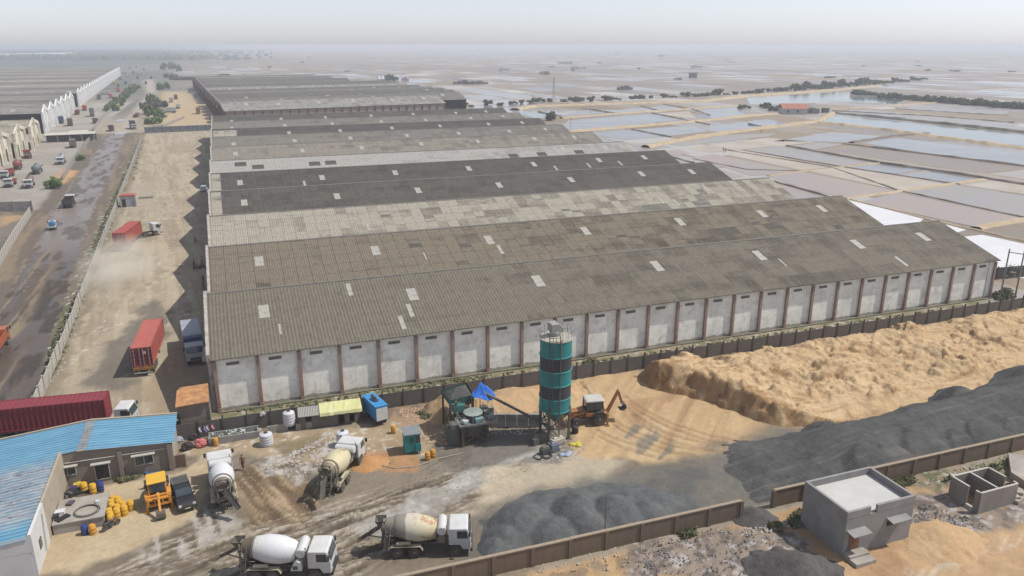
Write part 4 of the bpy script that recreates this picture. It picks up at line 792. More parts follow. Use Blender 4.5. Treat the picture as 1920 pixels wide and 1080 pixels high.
def along(p0, p1, z0, z1=None):
    a, b = G(p0[0], p0[1], z0), G(p1[0], p1[1], z1 if z1 is not None else z0); return a, b, ang(a, b)
a, b, h = along((262.5, 651.5), (287, 597), 4.2); Lc = 11.8; cc = (a[0]+math.cos(h)*Lc/2, a[1]+math.sin(h)*Lc/2)
container('faded red shipping container with maroon doors towards us, standing in the dirt yard', cc, h, Lc, red1, red1d); trailer('orange framed trailer under the faded red container in the yard', (cc[0], cc[1], 0), h, Lc, orf)
a, b, h = along((194.5, 749), (0, 768), 4.3); h += math.pi; w2 = 1.25; Lc = 12.2; cc = (a[0]-math.cos(h)*Lc/2-math.sin(h)*w2, a[1]-math.sin(h)*Lc/2+math.cos(h)*w2)
container('long deep maroon shipping container behind the blue roofed office', cc, h, Lc, mar, red1d, h=2.85); 
def tractor(name, label, pos, rz, paint, trail=0, grp=None, cat='truck'):
    T = thing(name, label, cat, pos, rz, grp); rails(T, -3.0-trail, 2.4, .95); cab(T, .7, 2.6, .85, 2.95, 2.4, paint)
    for x in (-2.4, -1.1): 
        for s in (-1, 1): wheel(T, x, s*.95, .5, .48)
    for s in (-1, 1): wheel(T, 1.2, s*1.0, .52, .34)
    mb = MB(); mb.cyl((-.5, -.95, .75), (.4, -.95, .75), .28); mb.build('fuel_tank', mudy, T, smooth=True)
    mb = MB(); mb.cyl((-1.6, 0, 1.09), (-1.6, 0, 1.2), .5, n=16); mb.build('coupling_plate', chas, T)
    return T
trailer('dusty flat trailer carrying the long maroon container', (cc[0], cc[1], 0), h, Lc, creamm, False)
e = (cc[0]+math.cos(h)*(Lc/2+.1), cc[1]+math.sin(h)*(Lc/2+.1)); tractor('tractor_truck', 'white cabbed tractor truck in front of the long maroon container', (e[0]+math.cos(h)*.1, e[1]+math.sin(h)*.1, 0), h-R(6), wht)
a, b, h = along((221, 437), (257, 411), 4.2); Lc = math.hypot(b[0]-a[0], b[1]-a[1]); Lc = min(Lc, 12.2); cc = (a[0]+math.cos(h)*Lc/2, a[1]+math.sin(h)*Lc/2)
container('rust red shipping container swinging out of the raised dust by the white wall', cc, h, Lc, red2, red2, dense=False); trailer('dark trailer under the container in the dust cloud', (cc[0], cc[1], 0), h, Lc, chas, False)
hh = heading2((262, 447), (299, 441)); e = G(279, 444); tractor('tractor_truck', 'white cabbed tractor truck pulling the rust red container through dust', (e[0], e[1]+1.0, 0), hh, wht)
# the raised dust
m = bpy.data.materials.new('dust'); m.use_nodes = True; t = m.node_tree; t.nodes.remove(t.nodes['Principled BSDF']); pv = t.nodes.new('ShaderNodeVolumePrincipled'); pv.inputs['Color'].default_value = (.90, .84, .72, 1)
tc = mapping(t, 'Object'); ln = t.nodes.new('ShaderNodeVectorMath'); ln.operation = 'LENGTH'; t.links.new(tc, ln.inputs[0]); mr = t.nodes.new('ShaderNodeMapRange'); t.links.new(ln.outputs['Value'], mr.inputs[0]); mr.inputs[1].default_value = 1; mr.inputs[2].default_value = .15; mr.inputs[3].default_value = 0; mr.inputs[4].default_value = 1
dn = mth(t, 'MULTIPLY', mth(t, 'POWER', mr.outputs[0], 1.4), ramp(t, noise(t, mapping(t, 'Object', (1.6, 1.6, 1.6)), 1, 4, .6), [(.38, (0, 0, 0)), (.7, (1, 1, 1))])); t.links.new(mth(t, 'MULTIPLY', dn, .42), pv.inputs['Density']); t.links.new(pv.outputs[0], t.nodes['Material Output'].inputs['Volume'])
mb = MB(); mb.ball((0, 0, 0), 1, 14); o = mb.build('dust_cloud', m); g_ = G(222, 505, 1.5); o.location = (g_[0], g_[1], 2.6); o.scale = (8.5, 24, 3.6); tag(o, kind='stuff')

# ---- a general lorry: kind of body, colours, size
PAINT = {}
def paint(c, rough=.5, d=.3): 
    k = tuple(c)
    if k not in PAINT: PAINT[k] = mat('paint_%d_%d_%d' % k, L3(*c), rough, .12, .8, tuple(x*.7 for x in L3(*c)), d, bmp=0)
    return PAINT[k]
def lorry(label, pos, rz, kind, cabc, bodyc, L=8.0, H=3.2, name=None, cat='truck', grp=None, far=False):
    name = name or {'tanker': 'tanker_truck', 'tipper': 'tipper_truck', 'box': 'box_truck', 'flat': 'flatbed_truck', 'cover': 'covered_truck'}[kind]
    T = thing(name, label, cat, pos, rz, grp); x1 = L/2; x0 = -L/2; cb_ = min(2.0, L*.27); w = 2.4; bp = paint(bodyc); zf = 1.15
    rails(T, x0, x1-.4, .95); cab(T, x1-cb_, x1, .85, 2.8, w, paint(cabc, .45, .2), lamps=not far)
    for s in (-1, 1):
        wheel(T, x1-cb_*.62, s*.98, .5, .34); wheel(T, x0+1.1, s*.95, .5, .48)
        if L > 6.5: wheel(T, x0+2.3, s*.95, .5, .48)
    b0, b1 = x0-.1, x1-cb_-.2; mb = MB()
    if kind == 'tanker':
        mb.lathe((b0, 0, zf+1.05), (1, 0, 0), [(0, .3), (.06, .85), (.25, 1.08), (b1-b0-.25, 1.08), (b1-b0-.06, .85), (b1-b0, .3)], 20); mb.build('tank', bp, T, smooth=True)
        mb = MB(); mb.box(b0+.3, b1-.3, -.25, .25, zf+2.1, zf+2.18); mb.cyl((b0+(b1-b0)*.5, 0, zf+2.1), (b0+(b1-b0)*.5, 0, zf+2.35), .3, n=12); mb.build('manhole_walkway', chas, T)
        mb = MB(); mb.box(b0+.4, b1-.4, -.8, .8, zf-.1, zf+.18); mb.build('tank_saddle', chas, T)
    elif kind in ('tipper', 'flat'):
        hs_ = 1.25 if kind == 'tipper' else .55; mb.box(b0, b1, -w/2, w/2, zf, zf+.12)
        for s in (-1, 1): mb.box(b0, b1, s*w/2-.04, s*w/2+.04, zf+.12, zf+hs_)
        mb.box(b1-.08, b1, -w/2+.05, w/2-.05, zf+.121, zf+hs_+.25); mb.box(b0, b0+.08, -w/2+.05, w/2-.05, zf+.121, zf+hs_-.05)
        for k in range(6):
            x = b0+.15+(b1-b0-.3)*k/5
            for s in (-1, 1): mb.box(x-.05, x+.05, s*(w/2+.045)-.035, s*(w/2+.045)+.035, zf+.02, zf+hs_-.02)
        mb.build('load_bed', bp, T)
    elif kind == 'cover':
        mb.prof([(b0, zf), (b1, zf), (b1, H), (b0+.1, H)], -w/2, w/2); mb.build('load_body', bp, T, bev=.04)
    else:
        mb.box(b0, b1, -w/2, w/2, zf, H); bx_ = mb.build('load_body', bp, T, bev=.03); mb = MB()
        for k in range(8):
            x = b0+.2+(b1-b0-.4)*k/7
            for s in (-1, 1): mb.box(x-.04, x+.04, s*(w/2+.02)-.03, s*(w/2+.02)+.03, zf+.1, H-.1)
        mb.build('side_ribs', bp, bx_)
    return T
# the grey covered lorry in the warehouse shade
a, b, h = along((361, 624), (350, 573), 3.7); h += math.pi; fp = G(361, 688)
T = thing('covered_truck', 'lorry with a silver tarpaulin over a blue body, parked facing us beside the nearest warehouse', 'truck', (fp[0]+.1, fp[1]+5.4, 0), h); rails(T, -5.2, 4.6, .95); cab(T, 3.2, 5.2, .85, 3.0, 2.45, paint((196, 198, 200)))
for x in (-3.8, -2.5, 4.0):
    for s in (-1, 1): wheel(T, x, s*.98, .52, .4)
blu = paint((52, 66, 120)); mb = MB(); mb.box(-5.4, 2.9, -1.25, 1.25, 1.15, 3.45); mb.build('load_body', blu, T, bev=.03)
slv = mat('silver_tarpaulin', L3(178, 182, 192), .55, .1, .8, L3(140, 146, 160), .3); mb = MB(); mb.prof([(-5.5, 2.9), (-5.45, 3.5), (1.9, 3.62), (2.2, 3.2), (2.2, 2.9)], -1.29, 1.29); mb.build('tarpaulin', slv, T, bev=.06)
# trucks on the road and in the lots: (label, rear px, front px, kind, cab colour, body colour, length, height)
LOR = [('dark grey tipper truck with an empty bed, driving away on the wet road', (122, 398), (139, 376), 'tipper', (222, 224, 222), (84, 76, 70), 7.6, 3.2),
 ('orange tipper truck cut off by the left border on the muddy road', (-28, 690), (10, 634), 'tipper', (196, 110, 60), (206, 112, 58), 8.2, 3),
 ('red flatbed truck with a white cab front at the left border of the lot', (32, 337), (8, 360), 'flat', (214, 212, 206), (168, 66, 58), 9, 3), ('dark red tipper body truck standing behind the red flatbed at the left border', (34, 322), (-6, 344), 'tipper', (214, 210, 204), (170, 70, 60), 9, 3),
 ('tanker truck with a rust brown tank and white cab facing us behind the cross wall', (63, 340), (49, 361), 'tanker', (224, 222, 216), (140, 112, 100), 8.5, 3), ('grey steel tanker truck seen from behind, between the brown tanker and the silver one', (60, 334), (80, 316), 'tanker', (196, 196, 196), (132, 136, 142), 8.5, 3),
 ('rust red round tanker truck next to the cream gables', (27, 326), (40, 308), 'tanker', (150, 80, 66), (164, 88, 72), 7.5, 3), ('silver tanker truck with a white cab facing us near the crumbling wall', (124, 296), (107, 318), 'tanker', (226, 226, 224), (170, 176, 184), 8.5, 3),
 ('brown box truck standing alone in the middle of the concrete lot', (135, 285), (140, 268), 'box', (150, 140, 134), (134, 112, 104), 7.5, 3.6), ('dark red tractor truck with a white roofed trailer beside the cream gables', (60, 308), (46, 284), 'flat', (160, 52, 56), (128, 108, 104), 9, 3),
 ('navy blue covered truck beside the brown truck in front of the white gables', (118, 238), (114, 224), 'cover', (70, 84, 130), (66, 80, 124), 9, 4), ('dark brown covered truck right of the navy truck before the white gables', (128, 246), (136, 226), 'cover', (112, 92, 88), (96, 78, 74), 10, 4),
 ('tall grey green covered truck in the middle lot before the red trucks', (170, 232), (176, 206), 'cover', (128, 130, 124), (112, 118, 112), 11, 5.2), ('brown tipper truck with dusty bed in front of the tall grey green truck', (188, 236), (172, 226), 'tipper', (110, 84, 78), (124, 92, 82), 8, 3.4),
 ('small dark red truck close to the white gables, left of the tall grey green truck', (140, 222), (150, 208), 'tipper', (140, 54, 50), (126, 56, 52), 9, 3.4), ('bright red truck close to the white gables, behind the small dark red one', (156, 211), (162, 203), 'box', (196, 66, 64), (204, 76, 72), 8, 3.6),
 ('yellow topped truck parked at the verge of the muddy road', (222, 214), (222, 200), 'cover', (200, 188, 96), (196, 190, 88), 9, 4.2), ('dark tipper truck stopped at the left edge of the road near the bright puddle', (212, 251), (206, 240), 'tipper', (82, 76, 72), (92, 84, 78), 8, 3.4),
 ('dark covered truck with a white canvas top, crossing the road by the bright puddle', (242, 236), (258, 247), 'cover', (200, 198, 190), (58, 56, 56), 10, 4.2), ('grey and red flatbed truck on the road beyond the white topped one', (250, 222), (262, 217), 'flat', (206, 202, 196), (150, 100, 98), 9, 3),
 ('white cabbed truck among the scrap right of the trees', (296, 224), (308, 208), 'flat', (226, 226, 222), (150, 148, 140), 9, 3), ('cream box truck beyond the scrap trucks in the sandy yard', (320, 198), (322, 186), 'box', (214, 206, 190), (196, 176, 156), 8, 3.8), ('tan box truck alone on the sandy yard before the brick red gables', (372, 220), (372, 207), 'box', (176, 156, 120), (150, 118, 84), 8, 4.2),
 ('flat white topped truck between the scrap and the sandy yard', (330, 208), (338, 199), 'cover', (210, 208, 200), (196, 194, 188), 8, 3.2), ('grey blue truck at the foot of the brick red gables', (368, 187), (366, 177), 'cover', (170, 180, 196), (150, 160, 176), 9, 3.8), ('small grey truck behind the grey blue truck at the brick red gables', (357, 178), (355, 170), 'cover', (150, 150, 150), (120, 122, 124), 9, 3.6)]
for i, (lb, p, q, kd, c1_, c2_, L, H_) in enumerate(LOR):
    a, b = G(*p), G(*q); h = ang(a, b); mx = ((a[0]+b[0])/2, (a[1]+b[1])/2); lorry(lb, (mx[0], mx[1], 0), h, kd, c1_, c2_, L, H_, far=i > 9, grp='trucks on the road and in the lots')
# the far queue of trucks along the road: built once per colour, then copied
rs = random.Random(5); base = {}; qk = 0
QP = [(232, 178, 'red'), (222, 172, 'red'), (208, 184, 'red'), (214, 190, 'dark'), (198, 178, 'white'), (186, 186, 'dark'), (246, 166, 'yellow'), (236, 158, 'dark'), (226, 150, 'dark'), (240, 144, 'white'), (250, 138, 'dark'), (258, 148, 'dark'), (262, 140, 'white'), (270, 132, 'dark'), (232, 138, 'white'), (244, 130, 'dark'), (256, 128, 'red'), (274, 158, 'dark'), (284, 148, 'dark'), (252, 158, 'white'), (214, 158, 'yellow'), (222, 164, 'dark'), (330, 186, 'dark'), (318, 212, 'white'), (310, 200, 'dark')]
CQ = {'red': ((196, 72, 74), (206, 78, 80), 'red topped'), 'dark': ((120, 116, 118), (92, 90, 92), 'dark grey'), 'white': ((220, 220, 218), (200, 200, 198), 'white'), 'yellow': ((206, 176, 84), (212, 176, 70), 'yellow')}
cnt = {}
for (px, py, k) in sorted(QP, key=lambda q: -q[1]):
    cnt[k] = cnt.get(k, 0)+1; lb = '%s truck in the far roadside queue, %s of its colour from the near end' % (CQ[k][2], ORD[cnt[k]-1]); p = G(px, py); h = R(rs.choice([92, 95, 270, 98, 180, 96]))
    if k not in base: base[k] = lorry(lb, (p[0], p[1], 0), h, 'cover', CQ[k][0], CQ[k][1], 8.5, 3.8, name='queued_truck', grp='trucks queuing far along the road', far=True)
    else: copy_tree(base[k], (p[0], p[1], 0), h, lb)
# the small blue tank carrier on the road
p = G(98, 432); T = thing('tank_carrier', 'small white carrier truck with a bright blue tank, driving away on the mud', 'truck', (p[0], p[1]+1.2, 0), R(97)); rails(T, -1.7, 1.6, .62, .35); cab(T, .75, 1.9, .6, 1.95, 1.6, wht, lamps=False)
for x in (-1.1, 1.3):
    for s in (-1, 1): wheel(T, x, s*.66, .32, .22)
mb = MB(); mb.box(-1.8, .68, -.8, .8, .76, .86); mb.box(-1.82, -1.74, -.8, .8, .861, 1.1); mb.build('load_bed', wht, T); mb = MB(); mb.lathe((-1.65, 0, 1.5), (1, 0, 0), [(0, .25), (.05, .6), (.15, .68), (2.05, .68), (2.15, .6), (2.2, .25)], 16); mb.build('tank', paint((58, 136, 190)), T, smooth=True)

# ---- backhoe loaders
def backhoe(label, pos, rz, bodyc, roofc, arm, cat='backhoe loader'):
    T = thing('backhoe_loader', label, cat, pos, rz, None); P, RO = paint(bodyc, .5, .25), paint(roofc, .6, .2); mb = MB()
    mb.box(-1.4, 2.3, -.4, .4, .65, 1.05); mb.build('frame', chas, T); mb = MB(); mb.prof([(.75, 1.06), (2.25, 1.06), (2.35, 1.25), (2.25, 1.6), (.75, 1.75)], -.45, .45); mb.build('bonnet', P, T, bev=.05)
    for s in (-1, 1): wheel(T, -.75, s*.92, .75, .46); wheel(T, 1.75, s*.82, .5, .36)
    mb = MB(); mb.box(-1.3, .74, -.85, .85, 1.06, 1.5); mb.build('cab_floor', P, T, bev=.04)
    mb = MB()
    for x in (-1.2, -.25, .66):
        for s in (-1, 1): mb.bar((x, s*.78, 1.5), (x*.95, s*.74, 2.72), .09)
    mb.build('cab_pillars', P if bodyc[0] > 200 else blk, T); mb = MB(); mb.prof([(-1.35, 2.72), (.75, 2.72), (.7, 2.86), (.45, 2.92), (-1.1, 2.92), (-1.3, 2.86)], -.88, .88); mb.build('cab_roof', RO, T, bev=.05)
    mb = MB()
    for s in (-1, 1): mb.box(-1.1, .58, s*.75-.01, s*.75+.01, 1.75, 2.7)
    mb.box(.62, .64, -.7, .7, 1.6, 2.7); mb.box(-1.2, -1.18, -.68, .68, 1.75, 2.7); mb.build('cab_glass', glassm, T)
    mb = MB(); mb.box(-.7, -.2, -.28, .28, 1.51, 1.9); mb.box(-.75, -.65, -.28, .28, 1.9, 2.35); mb.build('seat', blk, T)
    for s in (-1, 1):
        mb = MB(); mb.prof([(-1.4, 1.15), (-1.3, 1.5), (-1.0, 1.66), (-.45, 1.66), (-.1, 1.45), (-.05, 1.3), (-.15, 1.3), (-.5, 1.58), (-1.0, 1.58), (-1.25, 1.42), (-1.33, 1.12)], s*.94-.24, s*.94+.24); mb.build('mudguard', paint((70, 70, 70)) if bodyc[0] < 200 else P, T)
        mb = MB(); mb.bar((.4, s*.62, 1.7), (1.9, s*.62, 1.25), .14, .22); mb.bar((1.9, s*.62, 1.25), (3.0, s*.62, .45), .14, .2); mb.bar((1.0, s*.62, 1.1), (2.4, s*.62, .95), .1); mb.build('loader_arm', P, T)
    mb = MB(); mb.prof([(3.0, .1), (3.75, .08), (3.78, .14), (3.2, .2), (3.05, .45), (3.15, .95), (3.05, 1.0), (2.92, .5)], -1.15, 1.15); mb.build('front_bucket', P if bodyc[0] < 200 else chas, T)
    mb = MB(); mb.box(-1.75, -1.42, -1.05, 1.05, .55, .75); mb.box(-1.75, -1.42, -1.05, 1.05, 1.15, 1.3); 
    for s in (-1, 1): mb.box(-1.74, -1.43, s*.95-.1, s*.95+.1, .751, 1.149); mb.box(-1.74, -1.43, s*.35-.06, s*.35+.06, .751, 1.149)
    mb.build('slew_frame', P, T)
    for s in (-1, 1): mb = MB(); mb.bar((-1.6, s*1.0, 1.45), (-1.6, s*1.12, .12), .2); mb.box(-1.85, -1.35, s*1.15-.22, s*1.15+.22, .02, .1); mb.build('stabiliser', P, T)
    a, b, c = (Vector(q) for q in arm)
    mb = MB(); mb.bar((-1.75, 0, .9), a, .24, .34); mb.bar(a, b, .22, .3); mb.build('boom', P, T)
    mb = MB(); mb.bar(b, c, .2, .26); mb.bar(a+(b-a)*.5+Vector((0, 0, .25)), b+Vector((0, 0, .22)), .1); mb.build('dipper', P, T)
    mb = MB(); d = Vector((.75, 0, 0)) if arm[0][2] > 2 else Vector((-.1, 0, 0)); z = c.z; x = c.x
    mb.prof([(x+.1, z+.12), (x-.35, z-.0), (x-.42, z-.45), (x-.1, z-.72), (x+.35, z-.62), (x+.3, z-.55), (x-.05, z-.6), (x-.3, z-.4), (x-.25, z-.08), (x+.1, z)], -.42, .42); mb.build('rear_bucket', chas, T)
    return T
p = G(299, 962); backhoe('yellow backhoe loader with its digging arm towards us, beside the black pickup', (p[0]-.15, p[1]+2.2, 0), R(97), (238, 160, 40), (248, 190, 30), ((-2.0, 0, 2.0), (-2.5, 0, 1.6), (-3.3, 0, .78)))
p = G(1112, 797); hb_ = heading2((1130, 797), (1092, 800)); bh_ = backhoe('orange brown backhoe loader with a raised digging arm, right of the silo', (p[0], p[1]+.8, 0), hb_, (186, 122, 68), (212, 208, 198), ((-2.3, 0, 2.0), (-3.0, 0, 3.5), (-3.5, 0, 2.0))); bh_.scale = (1.1, 1.1, 1.1)

# ---- black pickup, white car, motorcycles
def jeep(label, pos, rz, c, rack=True, L=4.2):
    T = thing('pickup_car', label, 'car', pos, rz); P = paint(c, .3, .2); x = L/2; mb = MB()
    mb.prof([(-x, .45), (-x+.25, .38), (x-.2, .38), (x, .5), (x-.02, .85), (x-.25, 1.0), (x-1.35, 1.08), (-x, 1.08)], -.86, .86); body = mb.build('body', P, T, bev=.06)
    mb = MB(); mb.prof([(-x+.05, 1.08), (x-1.3, 1.08), (x-1.85, 1.72), (x-2.0, 1.78), (-x+.2, 1.78), (-x+.08, 1.7)], -.78, .78); cb_ = mb.build('cabin', P, T, bev=.05)
    n = Vector((.64, 0, .55)).normalized()*.012; q = MB(); q.add([(x-1.36+n.x, -.7, 1.15+n.z), (x-1.36+n.x, .7, 1.15+n.z), (x-1.82+n.x, .66, 1.68+n.z), (x-1.82+n.x, -.66, 1.68+n.z)], [(0, 1, 2, 3)]); q.build('windscreen', glassm, cb_)
    for s in (-1, 1):
        q = MB(); k = [(-x+.3, 1.16), (x-1.5, 1.16), (x-1.92, 1.64), (-x+.3, 1.64)]; q.add([(a_, s*.788, b_) for a_, b_ in (k if s < 0 else k[::-1])], [(0, 1, 2, 3)]); q.build('side_window', glassm, cb_)
        q = MB(); q.cb((x-.03, s*.64, .8), (.1, .28, .2)); q.build('headlight', lampm, body); q = MB(); q.cb((x-1.45, s*.95, 1.18), (.12, .2, .16)); q.build('mirror', blk, body)
        wheel(T, -x+.8, s*.76, .36, .24); wheel(T, x-.8, s*.76, .36, .24)
    q = MB(); q.box(x-.02, x+.1, -.84, .84, .42, .6); q.build('bumper', blk, body); q = MB(); q.box(x+.101, x+.115, -.26, .26, .46, .57); q.build('number_plate', platem, body); q = MB(); q.box(x-.03, x+.02, -.45, .45, .66, .86); q.build('grille', chas, body)
    if rack:
        q = MB(); 
        for k in range(7): q.box(-x+.25+k*.24, -x+.3+k*.24, -.72, .72, 1.86, 1.9)
        for s in (-1, 1): q.bar((-x+.2, s*.74, 1.92), (-x+1.8, s*.74, 1.92), .05); q.bar((-x+.3, s*.74, 1.75), (-x+.3, s*.74, 1.92), .04); q.bar((-x+1.7, s*.74, 1.75), (-x+1.7, s*.74, 1.92), .04)
        q.build('roof_rack', mat('grey_rack', L3(150, 148, 140), .6, .1), T)
    return T
p = G(347, 960); jeep('black pickup car with a grey roof rack, facing us beside the yellow backhoe loader', (p[0]-.15, p[1]+2.0, 0), R(-78), (46, 46, 50), True, 4.4)
p = G(385, 358); jeep('white car parked in the shade against the dark warehouse front', (p[0]-.3, p[1], 0), R(85), (206, 212, 220), False)
def bike(label, pos, rz, c=(60, 40, 40), grp=None):
    T = thing('motorcycle', label, 'motorcycle', pos, rz, grp)
    for x in (-.62, .66):
        mb = MB(); mb.lathe((x, -.05, .3), (0, 1, 0), [(0, .22), (0, .27), (.02, .3), (.08, .3), (.1, .27), (.1, .22), (.05, .04), (.0, .22)], 16, caps=False); mb.build('wheel', tyrem, T)
    mb = MB(); mb.tube([(.66, 0, .3), (.5, 0, .72), (.42, 0, .98)], .035); mb.tube([(.5, 0, .72), (0, 0, .55), (-.62, 0, .3)], .035); mb.box(-.2, .25, -.14, .14, .25, .52); mb.build('frame', chas, T)
    mb = MB(); mb.ball((.18, 0, .74), .2, 8, (1.3, .7, .7)); mb.build('fuel_tank', paint(c), T, smooth=True); mb = MB(); mb.box(-.7, .02, -.13, .13, .7, .8); mb.build('seat', blk, T, bev=.03)
    mb = MB(); mb.tube([(.36, -.35, 1.02), (.42, 0, .98), (.36, .35, 1.02)], .022); mb.ball((.56, 0, .88), .09, 6); mb.build('handlebar', mudy, T)
    return T
p = G(209, 990); bike('motorcycle leaning by the yellow drums in front of the concrete platform', (p[0], p[1], 0), R(40), (110, 60, 44))
bike('motorcycle in the warehouse shade between two standing men', (*G(370, 505), 0), R(150)); bike('second motorcycle close beside the first, nearest the warehouse wall in the shade', (*G(381, 503), 0), R(135)); bike('motorcycle parked alone close to the warehouse front, nearer to us than the pair', (*G(381, 540), 0), R(100))
# ================================================================ THE WORKS: HEAPS, PLANT, BUILDINGS
def ray(px, py): return c_f+c_r*((px-960)/FPX)-c_u*((py-540)/FPX)
def onY(px, py, y): d = ray(px, py); t = y/d.y; return (d.x*t, y, CAM_H+d.z*t)
def onX(px, py, x): d = ray(px, py); t = x/d.x; return (x, d.y*t, CAM_H+d.z*t)
def heap_mat(name, c, c2, c3=None, sc=.25, bs=.5):
    m, t, b = newmat(name); p = mapping(t, 'World'); n1 = noise(t, p, sc, 6, .65); n2 = noise(t, p, 1.6, 6, .7); n3 = noise(t, p, 7, 3, .6)
    c_ = ramp(t, mth(t, 'MULTIPLY_ADD', n2, .45, mth(t, 'MULTIPLY', n1, .6)), [(.36, c), (.66, c2)])
    if c3: c_ = mixc(t, ramp(t, noise(t, mapping(t, 'World', loc=(9, 4, 0)), .45, 7, .75), [(.54, (0, 0, 0)), (.66, (.8,)*3)]), c_, c3)
    c_ = mixc(t, .45, c_, ramp(t, n3, [(.3, (.7,)*3), (.7, (1.3,)*3)]), 'MULTIPLY')
    t.links.new(c_, b.inputs['Base Color']); b.inputs['Roughness'].default_value = .97; b.inputs['Specular IOR Level'].default_value = .15; bump(t, b, mth(t, 'MULTIPLY_ADD', n3, .4, n2), bs, .18); return m
def tracks_on(m, c):
    t = m.node_tree; b = t.nodes['Principled BSDF']; lk = b.inputs['Base Color'].links[0].from_socket; n = noise(t, mapping(t, 'World', (.05, .9, 0), (0, 0, R(-4))), 1, 5, .65); n2 = noise(t, mapping(t, 'World', (.25, .25, 0)), 1, 3)
    t.links.new(mixc(t, mth(t, 'MULTIPLY', ramp(t, n, [(.5, (0, 0, 0)), (.62, (1, 1, 1))]), ramp(t, n2, [(.4, (.1,)*3), (.6, (.75,)*3)])), lk, c), b.inputs['Base Color'])
def heap(name, label, bbox, fn, m, step=.22, cat=None, col=None):
    xs = np.arange(bbox[0], bbox[1], step); ys = np.arange(bbox[2], bbox[3], step); A, B = np.meshgrid(xs, ys); Z = fn(A, B)
    me = grid_mesh(name, xs-bbox[0], ys-bbox[2], np.maximum(Z, -.25), col(A, B, Z) if col else None, Z > -.22); me.materials.append(m)
    o = bpy.data.objects.new(name, me); COL.objects.link(o); o.location = (bbox[0], bbox[2], 0); return tag(o, label, cat or name.replace('_', ' '))
def cones(A, B, lst, k=.62):
    h = np.full(A.shape, -1.0)
    for (x, y, hh) in lst:
        d = np.sqrt((A-x)**2+(B-y)**2)*(1+.25*(vnoise(A*.5+x, B*.5, 3)-.5)); h = np.maximum(h, hh-k*d+0*A-.25*np.exp(-(d/.8)**2))
    return h
sandm = heap_mat('golden_sand', L3(206, 172, 126), L3(230, 200, 154), L3(160, 120, 80), .25, .9); gravm = heap_mat('dark_gravel', L3(78, 79, 80), L3(108, 107, 103), None, .22, .9); gravl = heap_mat('grey_gravel', L3(88, 90, 92), L3(122, 123, 120), None, .35, .8); dkheap = heap_mat('black_gravel', L3(84, 82, 80), L3(110, 106, 102), None, .4, .7); tanheap = heap_mat('tan_soil', L3(196, 158, 112), L3(216, 182, 138))
PS = [(48.5, 84.5), (60, 85.7), (97, 85.7), (130, 85.7), (130, 70), (108, 69), (97, 66), (80, 64.2), (64, 63.4), (58.2, 65.6), (55.2, 71), (52.5, 76), (49.5, 80)]
rsn = random.Random(8); dump = [(rsn.uniform(54, 126), rsn.uniform(67, 84), rsn.uniform(3.2, 5.0)) for _ in range(46)]
tracks_on(gravm, L3(126, 125, 120)); tracks_on(sandm, L3(176, 138, 96))
def sand_h(A, B):
    w = (fbm(A*.3, B*.3, 41, 4)-.5)*3.2; d = sdf(PS, A, B)+w*.6; cut = dline([(49, 81), (52.5, 76), (55.2, 71), (58.2, 65.6)], A, B)+(fbm(A*.7, B*.7, 43, 3)-.5)*1.8
    top = 1.05+.11*np.clip(B-64, 0, 16)+(fbm(A*.11, B*.11, 45, 3)-.5)*1.5+.75*sstep(8, 2, cut)
    top = np.minimum(top, .9+.5*np.maximum(85.9-B, 0)+.4*sstep(92, 110, A)); base = np.minimum(np.where(cut < 8, d*2.2, d*.6), top)
    wA = A+(fbm(A*.4, B*.4, 33, 3)-.5)*5; wB = B+(fbm(A*.4, B*.4, 34, 3)-.5)*5; lump = np.maximum(cones(wA, wB, dump, .8)-2.9, 0)*.6
    sc = sum(sstep(v, v+.035, fbm(A*.17+3*i_, B*.26, 47+i_, 4)) for i_, v in enumerate((.46, .52, .57)))*.34; rid = np.abs(fbm(A*.5, B*.5, 52, 4)-.5); r2 = np.abs(fbm(A*1.3+3, B*1.3, 49, 3)-.5)
    h = base+sstep(.6, 1.8, base)*(np.minimum(lump, 1.4)+sc-.5-np.maximum(.09-rid, 0)*3.5-np.maximum(.1-r2, 0)*.8)+(fbm(A*1.9, B*1.9, 48, 3)-.5)*.15*sstep(.2, 1, base); return np.where(d < -.5, -1, h)
def sand_shade(A, B, Z):                       # shade of dug faces painted darker brown: along the digging line and steep edges
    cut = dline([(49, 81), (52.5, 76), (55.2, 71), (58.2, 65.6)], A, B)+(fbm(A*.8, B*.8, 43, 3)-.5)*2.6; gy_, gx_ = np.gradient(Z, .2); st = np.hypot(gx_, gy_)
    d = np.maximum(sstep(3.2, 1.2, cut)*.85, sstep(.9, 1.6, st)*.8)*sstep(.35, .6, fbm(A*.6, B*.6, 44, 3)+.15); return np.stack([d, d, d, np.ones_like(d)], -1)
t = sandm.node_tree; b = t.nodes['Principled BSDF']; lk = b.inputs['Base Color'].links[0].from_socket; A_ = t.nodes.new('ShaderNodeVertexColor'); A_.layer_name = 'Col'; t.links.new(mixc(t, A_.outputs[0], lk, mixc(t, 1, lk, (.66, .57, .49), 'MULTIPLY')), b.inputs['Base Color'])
heap('sand_heap', 'huge golden sand heap along the precast wall behind the orange backhoe', (47, 130, 61.5, 86.1), sand_h, sandm, .2, col=sand_shade)
PG = [(50, 64.5), (56, 63.6), (64, 63.8), (80, 64.6), (95, 66.4), (108, 69.5), (126, 71), (128, 52.7), (96, 52.6), (82, 52.7), (60, 53.0), (45.5, 53.4), (46, 59)]
dg = [(60+4.4*k+rsn.uniform(-1, 1), 54.5+rsn.uniform(-.3, 1.2), rsn.uniform(2.2, 3.4)) for k in range(15)]+[(62, 61.8, 2.1), (83, 62.8, 2.8), (96, 64, 3.2)]
